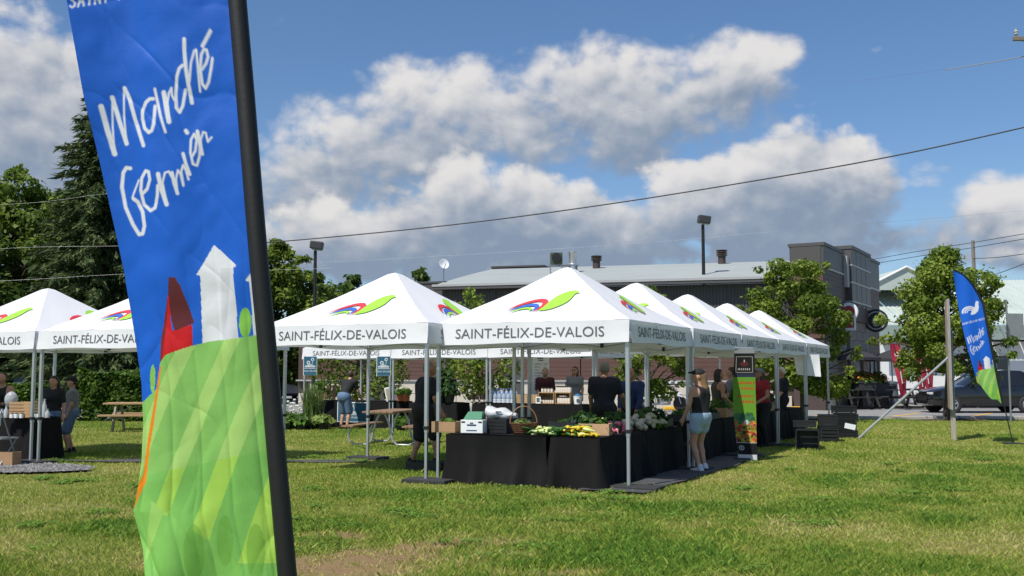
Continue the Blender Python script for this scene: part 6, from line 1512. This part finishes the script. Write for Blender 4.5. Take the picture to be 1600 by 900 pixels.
T = thing('waste_bin', 'grey barrel shaped bin at the terrace doorway', 'bin', AT(1389, 47.4, .12), 0); MB().lathe([(.0001, 0), (.30, 0), (.33, .5), (.30, 1.0), (.34, 1.0), (.34, 1.08), (.0001, 1.15)], 18).build('barrel', mat('bin_steel', (.12, .14, .16), .5, var=.1), T, smooth=True); MB().box((0, -.32, .84), (.28, .05, .16)).build('opening', M_void, T)
# ---------------------------------------------------------------- people
def surface_nets(f, org, h):
    ins = f < 0
    c = [(i, j, k) for i in (0, 1) for j in (0, 1) for k in (0, 1)]
    nx, ny, nz = f.shape
    sl = lambda a, i, j, k: a[i:nx-1+i, j:ny-1+j, k:nz-1+k]
    cnt = sum(sl(ins, *q).astype(np.int8) for q in c); act = (cnt > 0) & (cnt < 8)
    I = np.argwhere(act); vid = -np.ones(act.shape, int); vid[act] = np.arange(len(I))
    acc = np.zeros((len(I), 3)); n = np.zeros(len(I))
    for a in c:
        for ax in range(3):
            if a[ax]: continue
            b = list(a); b[ax] = 1
            fa = f[I[:, 0]+a[0], I[:, 1]+a[1], I[:, 2]+a[2]]; fb = f[I[:, 0]+b[0], I[:, 1]+b[1], I[:, 2]+b[2]]
            m = (fa < 0) != (fb < 0); t = fa/(fa-fb+1e-12); p = np.tile(np.array(a, float), (len(I), 1)); p[:, ax] = t
            acc[m] += p[m]; n[m] += 1
    V = org + (I + acc/np.maximum(n, 1)[:, None])*h
    Q = []
    for ax in range(3):
        s0 = [slice(0, d) for d in f.shape]; s1 = list(s0); s0[ax] = slice(0, f.shape[ax]-1); s1[ax] = slice(1, f.shape[ax])
        a, b = ins[tuple(s0)], ins[tuple(s1)]; e = np.argwhere(a != b); o1, o2 = [q for q in range(3) if q != ax]
        e = e[(e[:, o1] > 0) & (e[:, o2] > 0) & (e[:, o1] < f.shape[o1]-1) & (e[:, o2] < f.shape[o2]-1)]
        def at(d1, d2): q = e.copy(); q[:, o1] -= d1; q[:, o2] -= d2; return vid[q[:, 0], q[:, 1], q[:, 2]]
        quad = np.stack([at(0, 0), at(1, 0), at(1, 1), at(0, 1)], 1); fl = a[e[:, 0], e[:, 1], e[:, 2]]
        if ax == 1: fl = ~fl
        quad[~fl] = quad[~fl][:, ::-1]; Q.append(quad)
    Q = np.concatenate(Q); return V, Q[(Q >= 0).all(1)]
def sdf_mesh(name, prims, h, m, parent, k=.022, cut=None, extra=None):
    """one continuous surface over tapered capsules and ellipsoids"""
    lo = np.full(3, 1e9); hi = -lo
    for p in prims:
        if p[0] == 'c':
            for q, r_ in ((p[1], p[3]), (p[2], p[4])): lo = np.minimum(lo, np.array(q)-r_); hi = np.maximum(hi, np.array(q)+r_)
        else: lo = np.minimum(lo, np.array(p[1])-max(p[2])); hi = np.maximum(hi, np.array(p[1])+max(p[2]))
    lo -= 2.5*h; hi += 2.5*h; dims = np.ceil((hi-lo)/h).astype(int)+1
    g = np.stack(np.meshgrid(*[lo[i]+h*np.arange(dims[i]) for i in range(3)], indexing='ij'), -1)
    f = np.full(tuple(dims), 1e3)
    for p in prims:
        if p[0] == 'c':
            a, b = np.array(p[1], float), np.array(p[2], float); R_ = max(p[3], p[4])+k*1.5+2*h
            l0 = np.minimum(a, b)-R_; h0 = np.maximum(a, b)+R_
        else: l0 = np.array(p[1])-max(p[2])-k*1.5-2*h; h0 = np.array(p[1])+max(p[2])+k*1.5+2*h
        i0 = np.maximum(((l0-lo)/h).astype(int), 0); i1 = np.minimum(np.ceil((h0-lo)/h).astype(int)+1, dims); s = tuple(slice(i0[i], i1[i]) for i in range(3)); q = g[s]
        if p[0] == 'c':
            ab = b-a; t = np.clip(((q-a) @ ab)/(ab @ ab+1e-9), 0, 1); d = np.linalg.norm(q-a-t[..., None]*ab, axis=-1)-(p[3]+(p[4]-p[3])*t)
        else:
            w = (q-np.array(p[1])); 
            if len(p) > 3: w = w @ np.array(p[3])
            w = w/np.array(p[2]); d = (np.linalg.norm(w, axis=-1)-1)*min(p[2])
        e = np.maximum(k-np.abs(f[s]-d), 0)/k; f[s] = np.minimum(f[s], d)-e*e*k*.25
    if cut is not None: f = np.maximum(f, cut(g))
    V, Q = surface_nets(f, lo, h)
    if extra is not None and len(extra.v):
        V = np.concatenate([V, np.array(extra.v)]); EQ = np.array([fc for fc in extra.f if len(fc) == 4])+len(V)-len(extra.v); Q = np.concatenate([Q, EQ])
    return np_mesh(name, V, Q, m, parent, smooth=True)
def ik(a, b, l1, l2, hint):
    a, b, hint = Vector(a), Vector(b), Vector(hint); d = b-a; L = min(d.length, (l1+l2)*.985); dn = d.normalized(); b = a+dn*L
    x = (l1*l1-l2*l2+L*L)/(2*L); y = math.sqrt(max(l1*l1-x*x, 0)); hn = (hint-dn*hint.dot(dn)).normalized(); return a+dn*x+hn*y, b
SKIN = mat('skin', (.46, .25, .165), .55, var=.06, scale=9); SKIN2 = mat('skin_tan', (.38, .19, .115), .55, var=.06, scale=9)
def cloth_m(n, c): return mat('fabric_'+n, c, .85, var=.12, scale=7, bump=.35, bscale=14)
M_denim = cloth_m('denim', (.10, .16, .26)); M_ldenim = cloth_m('light_denim', (.30, .40, .50)); M_navy = cloth_m('navy', (.010, .013, .026)); M_blk = cloth_m('black', (.010, .010, .011)); M_gry = cloth_m('grey', (.20, .205, .22)); M_mar = cloth_m('maroon', (.060, .012, .016)); M_redc = cloth_m('red', (.33, .015, .025)); M_oliv = cloth_m('olive', (.055, .055, .045)); M_wht = cloth_m('white', (.65, .65, .66)); M_bluec = cloth_m('blue', (.018, .035, .12))
def hairm(n, c): return mat('hair_'+n, c, .55, var=.25, scale=30, streak=(6, 6, 1), bump=.3, bscale=60)
H_dark = hairm('dark', (.018, .011, .008)); H_brn = hairm('brown', (.05, .028, .015)); H_bl = hairm('blond', (.20, .12, .055)); H_gr = hairm('grey', (.22, .21, .20)); H_wh = hairm('white', (.62, .61, .59))
EYE = mat('eye_dark', (.01, .008, .007), .2, var=0); LIP = mat('lip', (.30, .10, .085), .5, var=0)
def person(label, loc, rz, h=1.72, lean=0.0, side=0.0, hands=None, feet=None, shirt=M_blk, sleeve=.55, low=M_denim, lowlen=.9, shoe=M_blk, hair=H_dark, hairstyle='short', cap=None, female=False, head=(0, 0), vox=.017, skin=SKIN, sock=None, glasses=False, heavy=1.0, apron=None):
    """forward is +y; hands = ((x,y,z) right, left) targets; head = (yaw, nod) degrees; lowlen: 1 trousers to ankle, .5 shorts to knee"""
    T = thing('person', label, 'person', loc, rz); S = h/1.75; sh = (.165 if female else .195); hp = .095
    pel = Vector((0, 0, .94)); sp = Vector((math.sin(R(side)), math.sin(R(lean)), math.cos(R(max(abs(lean), abs(side)))))).normalized()
    if abs(lean) > 30: pel += Vector((0, -.10, 0))
    wai = pel+sp*.17; che = pel+sp*.40; nk = pel+sp*.53; rx = Vector((math.cos(R(side)), 0, -math.sin(R(side)))).normalized()
    sR, sL = pel+sp*.475+rx*sh, pel+sp*.475-rx*sh
    hd = Vector((sp.x*.35, sp.y*.55, 1)).normalized() if abs(lean) < 60 else sp; hc = nk+hd*.165+Vector((0, .02, 0))
    hands = hands or ((.27, .06, .80), (-.27, .06, .80)); feet = feet or ((.11, .0, 0), (-.11, .02, 0))
    A = []
    for (sj, hj, s) in ((sR, hands[0], 1), (sL, hands[1], -1)):
        e_, w_ = ik(sj, Vector(hj), .285, .25, Vector((s*.45, -.9, -.25))); A.append((sj, e_, w_))
    Lg = []
    for (s, fj) in ((1, feet[0]), (-1, feet[1])):
        hj = pel+Vector((s*hp, 0, -.02)); k_, a_ = ik(hj, Vector(fj)+Vector((0, 0, .09)), .435, .425, Vector((s*.08, 1, 0))); Lg.append((hj, k_, a_))
    V_ = lambda p: tuple(Vector(p)*S); hv = heavy
    wd = .085*(1 if not female else .85)*hv
    torso = [('c', pel-rx*.055, pel+rx*.055, .128*hv, .128*hv), ('c', pel, wai, .130*hv, .118*hv), ('c', wai-rx*.03, che-rx*wd, .110*hv, .122*hv), ('c', wai+rx*.03, che+rx*wd, .110*hv, .122*hv), ('c', che-rx*.10, che+rx*.10, .105*hv, .105*hv), ('c', sL, sR, .062, .062)]
    if female: torso.append(('c', che+Vector((.07, .08, -.05)), che+Vector((-.07, .08, -.05)), .075, .075))
    limbs = []; ex = MB()
    for (a, b, c) in A:
        d = (c-b).normalized(); palm = c+d*.075
        limbs += [('c', a, b, .052*hv, .041), ('c', b, c, .042, .028), ('c', c, palm, .028, .036)]
        sd = d.cross(Vector((0, 1, 0))); sd = sd.normalized() if sd.length > .2 else Vector((1, 0, 0)); fw = sd.cross(d).normalized()
        for q, (o, l) in enumerate(((-.027, .066), (-.009, .076), (.009, .072), (.027, .056))):
            b0 = palm+fw*o; ex.tube([V_(b0), V_(b0+d*l*.65+sd*.008), V_(b0+d*l*1.05+sd*.026)], [.0095*S, .0088*S, .006*S], 4, caps=False)
        b0 = c+d*.03+fw*.03; ex.tube([V_(b0), V_(b0+d*.03+fw*.022), V_(b0+d*.062+fw*.026)], [.011*S, .0098*S, .007*S], 4, caps=False)
    legs = []
    for (a, b, c) in Lg: legs += [('c', a, b, .092*hv, .060), ('c', b, b.lerp(c, .35), .056, .056), ('c', b.lerp(c, .35), c, .056, .037)]
    feetp = [('c', c+Vector((0, -.03, -.05)), c+Vector((0, .15, -.062)), .040, .034) for (_, _, c) in Lg]
    yaw, nod = head; Hm = Matrix.Rotation(R(-yaw), 3, 'Z') @ Matrix.Rotation(R(-nod), 3, 'X'); ax = Hm
    hp_ = lambda x, y, z: hc + Hm @ Vector((x, y, z))
    HM = np.array(Hm)
    headp = [('c', pel+sp*.47, hc-hd*.05, .060, .054), ('e', hc, (.076, .098, .115), HM), ('c', hp_(0, .04, -.075), hp_(0, .055, -.085), .045, .038), ('c', hp_(0, .095, -.005), hp_(0, .112, -.028), .010, .015), ('e', hp_(.078, -.005, -.01), (.014, .026, .034), HM), ('e', hp_(-.078, -.005, -.01), (.014, .026, .034), HM)]
    def sc(pr): return [('c', V_(p[1]), V_(p[2]), p[3]*S, p[4]*S) if p[0] == 'c' else ('e', V_(p[1]), tuple(np.array(p[2])*S), *p[3:]) for p in pr]
    sdf_mesh('body', sc(torso+limbs+legs+feetp+headp), vox, skin, T, extra=ex)
    grow = lambda pr, g: [('c', p[1], p[2], p[3]+g, p[4]+g) if p[0] == 'c' else ('e', p[1], tuple(np.array(p[2])+g), *p[3:]) for p in pr]
    st = grow(torso, .020)
    st.append(('c', pel+Vector((0, 0, -.02)), wai, .145*hv, .128*hv))
    if sleeve > 0:
        for (a, b, c) in A:
            if sleeve <= 1: st.append(('c', a, a.lerp(b, sleeve), .074*hv, .064*hv))
            else: st += [('c', a, b, .072*hv, .058), ('c', b, b.lerp(c, sleeve-1), .058, .050)]
        nkz = nk
    nb = np.array(V_(nk)); spn = np.array(sp)
    ncen = np.array(V_(pel+sp*.60)); rxn = np.array(rx)
    if sleeve > 0: cutf = lambda g: .088*S-np.linalg.norm(g-ncen, axis=-1)
    else: cutf = lambda g: np.maximum(.125*S-np.linalg.norm(g-ncen, axis=-1), np.where((g-nb) @ spn > -.19*S, np.abs((g-nb) @ rxn)-(.118*S+.25*np.maximum(-((g-nb) @ spn)-.10*S, 0)), -1))
    sdf_mesh('top', sc(st), vox, shirt, T, cut=cutf)
    lw = grow(torso[:2], .026) + [('c', pel+Vector((-.05, -.03, -.06)), pel+Vector((.05, -.03, -.06)), .105*hv, .105*hv)]
    for (a, b, c) in Lg:
        if lowlen <= .5: lw.append(('c', a, a.lerp(b, lowlen*2), .118*hv, (.106 if lowlen > .35 else .112)*hv))
        else: lw += [('c', a, b, .112*hv, .080), ('c', b, b.lerp(c, (lowlen-.5)*2), .080, .062)]
    wz = np.array(V_(pel+sp*.07)); sdf_mesh('shorts' if lowlen <= .5 else 'trousers', sc(lw), vox, low, T, cut=lambda g: (g-wz) @ spn)
    for (_, _, c) in Lg:
        sdf_mesh('shoe', sc([('c', c+Vector((0, -.045, -.048)), c+Vector((0, .06, -.05)), .046, .044), ('c', c+Vector((0, .06, -.055)), c+Vector((0, .165, -.062)), .044, .034), ('c', c+Vector((0, -.03, -.04)), c+Vector((0, -.02, .02)), .046, .048)]), vox*.8, shoe, T)
    # hair
    hz = [('e', hc+Hm @ Vector((0, -.012, .018)), (.087, .105, .118), HM)]
    if hairstyle == 'long': hz += [('c', hp_(0, -.07, 0), hp_(0, -.115, -.20), .075, .070), ('c', hp_(0, -.115, -.20), hp_(0, -.13, -.38), .072, .035)]
    if hairstyle == 'bob': hz += [('c', hp_(.03, -.05, 0), hp_(.05, -.06, -.13), .065, .05), ('c', hp_(-.03, -.05, 0), hp_(-.05, -.06, -.13), .065, .05)]
    if hairstyle == 'pony': hz += [('e', hp_(0, -.115, .03), (.035, .035, .035)), ('c', hp_(0, -.12, .02), hp_(.01, -.15, -.20), .036, .018)]
    if hairstyle == 'bun': hz += [('e', hp_(0, -.08, .10), (.05, .05, .045))]
    Fd, Up = np.array(Hm @ Vector((0, 1, 0))), np.array(Hm @ Vector((0, 0, 1))); hcn = np.array(V_(hc))
    lowcut = -.5 if hairstyle in ('long', 'bob', 'pony') else -.055
    def hcut(g):
        w = g-hcn; y = w @ Fd; z = w @ Up; face = np.minimum(y-.018*S, .066*S-z)          # the face stays free
        return np.maximum(face, (lowcut*S-z))
    if hairstyle != 'bald': sdf_mesh('hair', sc(hz), vox*.8, hair, T, cut=hcut)
    else: sdf_mesh('hair', sc([('e', hc+Hm @ Vector((0, -.014, -.01)), (.083, .096, .075), HM)]), vox*.8, hair, T, cut=lambda g: np.maximum(((g-hcn) @ Fd)-.005, ((g-hcn) @ Up)-.03))
    if cap is not None:
        sdf_mesh('cap', sc([('e', hc+Hm @ Vector((0, -.008, .035)), (.094, .112, .105), HM), ('c', hp_(-.035, .09, .058), hp_(-.03, .165, .045), .016, .010), ('c', hp_(.035, .09, .058), hp_(.03, .165, .045), .016, .010), ('c', hp_(0, .09, .060), hp_(0, .175, .047), .018, .010)]), vox*.75, cap, T, k=.03, cut=lambda g: .028*S-((g-hcn) @ Up))
    for s in (-1, 1):
        MB().ell(V_(hp_(s*.031, .084, .012)), (.013*S, .008*S, .008*S), 8, 5).build('eye', EYE, T, smooth=True)
        if glasses: MB().ell(V_(hp_(s*.033, .098, .010)), (.030*S, .008*S, .020*S), 10, 6, Hm).build('sunglass_lens', EYE, T, smooth=True)
    MB().ell(V_(hp_(0, .094, -.058)), (.022*S, .007*S, .006*S), 8, 5).build('mouth', LIP, T, smooth=True)
    return T
def at_(px, D): return AT(px, D)
person('person in a dark vest bent over the drinks table at the left edge', at_(12, 20.1), R(178), 1.62, lean=12, hands=((.16, .34, 1.08), (-.20, .36, 1.10)), shirt=M_blk, sleeve=0, low=M_denim, lowlen=.9, hair=H_dark, hairstyle='bun', female=True, head=(10, -30))
person('girl with long dark hair in a black printed t-shirt at the drinks stall', at_(88, 19.6), R(172), 1.54, hands=((.20, .10, .80), (-.26, .04, .78)), shirt=M_blk, sleeve=.7, low=M_denim, lowlen=.45, hair=H_dark, hairstyle='long', female=True, head=(12, 0))
person('boy in a grey t-shirt and black cap standing by the drinks stall', at_(117, 20.6), R(112), 1.52, hands=((.22, .04, .78), (-.18, .12, .80)), shirt=M_gry, sleeve=.6, low=M_denim, lowlen=.46, shoe=M_blk, hair=H_brn, cap=M_blk, head=(0, -6), feet=((.10, -.03, 0), (-.10, .05, 0)))
person('man in a black t-shirt and blue shorts bending over the plant stall', at_(539, 29.25), R(-28), 1.75, lean=30, hands=((.22, .50, .92), (-.10, .48, .90)), shirt=M_blk, sleeve=.6, low=M_denim, lowlen=.48, hair=H_brn, head=(0, -25), vox=.02)
person('man in a navy t-shirt and black shorts behind the double tent leg', at_(662, 17.7), R(-62), 1.80, lean=8, hands=((.30, .22, .86), (-.26, .10, .80)), shirt=M_navy, sleeve=.65, low=M_blk, lowlen=.47, hair=H_gr, hairstyle='short', head=(10, -12), feet=((.12, .20, 0), (-.12, -.16, 0)), heavy=1.12, skin=SKIN2)
person('person in a maroon top with head bowed behind the jar crates', at_(851, 29.6), R(184), 1.74, lean=10, hands=((.16, .32, 1.0), (-.18, .32, 1.0)), shirt=M_mar, sleeve=.9, low=M_blk, lowlen=1, hair=H_dark, hairstyle='bun', head=(8, -32), vox=.02, heavy=1.08)
person('woman in a grey t-shirt and sunglasses behind the bottle table', at_(898, 29.2), R(168), 1.78, hands=((.22, .16, .86), (-.22, .10, .82)), shirt=M_gry, sleeve=.55, low=M_denim, lowlen=1, hair=H_brn, hairstyle='bob', female=True, head=(18, -12), glasses=True, vox=.02)
person('grey haired man in a black t-shirt seen from behind under the vegetable tent', at_(943, 18.3), R(-16), 1.80, lean=4, hands=((.30, .30, 1.02), (-.26, .18, .86)), shirt=M_navy, sleeve=.62, low=M_blk, lowlen=1, hair=H_gr, hairstyle='short', head=(-8, -6), heavy=1.16, skin=SKIN2)
person('balding man in a blue jacket facing left at the vegetable tables', at_(987, 19.3), R(150), 1.70, lean=6, hands=((.12, .34, .92), (-.20, .30, .88)), shirt=M_bluec, sleeve=1.8, low=M_blk, lowlen=1, hair=H_gr, hairstyle='bald', head=(-4, -12), heavy=1.12, skin=SKIN2)
person('woman in a black tank top and denim shorts with long hair', at_(1093, 16.75), R(38), 1.66, lean=2, hands=((.22, .12, .80), (-.24, .20, .86)), shirt=M_blk, sleeve=0, low=M_ldenim, lowlen=.20, shoe=M_wht, hair=H_bl, hairstyle='long', female=True, cap=M_blk, head=(-42, -4), feet=((.09, .02, 0), (-.08, -.02, 0)), vox=.015)
person('dark haired woman in an olive tank top facing right', at_(1121, 22.2), R(-75), 1.68, hands=((.20, .20, 1.0), (-.20, .22, .98)), shirt=M_oliv, sleeve=0, low=M_ldenim, lowlen=.3, hair=H_dark, hairstyle='bob', female=True, head=(0, -5), skin=SKIN2)
person('person in a dark grey t-shirt behind the roll banner', at_(1143, 22.8), R(70), 1.72, hands=((.22, .12, .84), (-.22, .16, .86)), shirt=M_gry, sleeve=.6, low=M_denim, lowlen=1, hair=H_brn, heavy=1.1)
person('person in a red top and pale cap right of the roll banner', at_(1189, 22.4), R(120), 1.70, lean=6, hands=((.18, .30, 1.0), (-.18, .28, 1.02)), shirt=M_redc, sleeve=.3, low=M_blk, lowlen=1, hair=H_brn, hairstyle='bob', female=True, cap=M_gry, head=(0, -14), heavy=1.15, skin=SKIN2)
person('white haired man in a dark shirt near the end of the tent row', at_(1220, 26.0), R(100), 1.74, hands=((.2, .24, .94), (-.2, .26, .92)), shirt=M_navy, sleeve=.9, low=M_blk, lowlen=1, hair=H_wh, head=(0, -4), vox=.02, skin=SKIN)
# printed motif on the girl's shirt and low black bin beside the stooping man
T = thing('tool_bin', 'low black bin on the grass behind the double tent leg', 'bin', G(668, 737), R(-20)); open_box(T, .62, .36, .16, M_black)
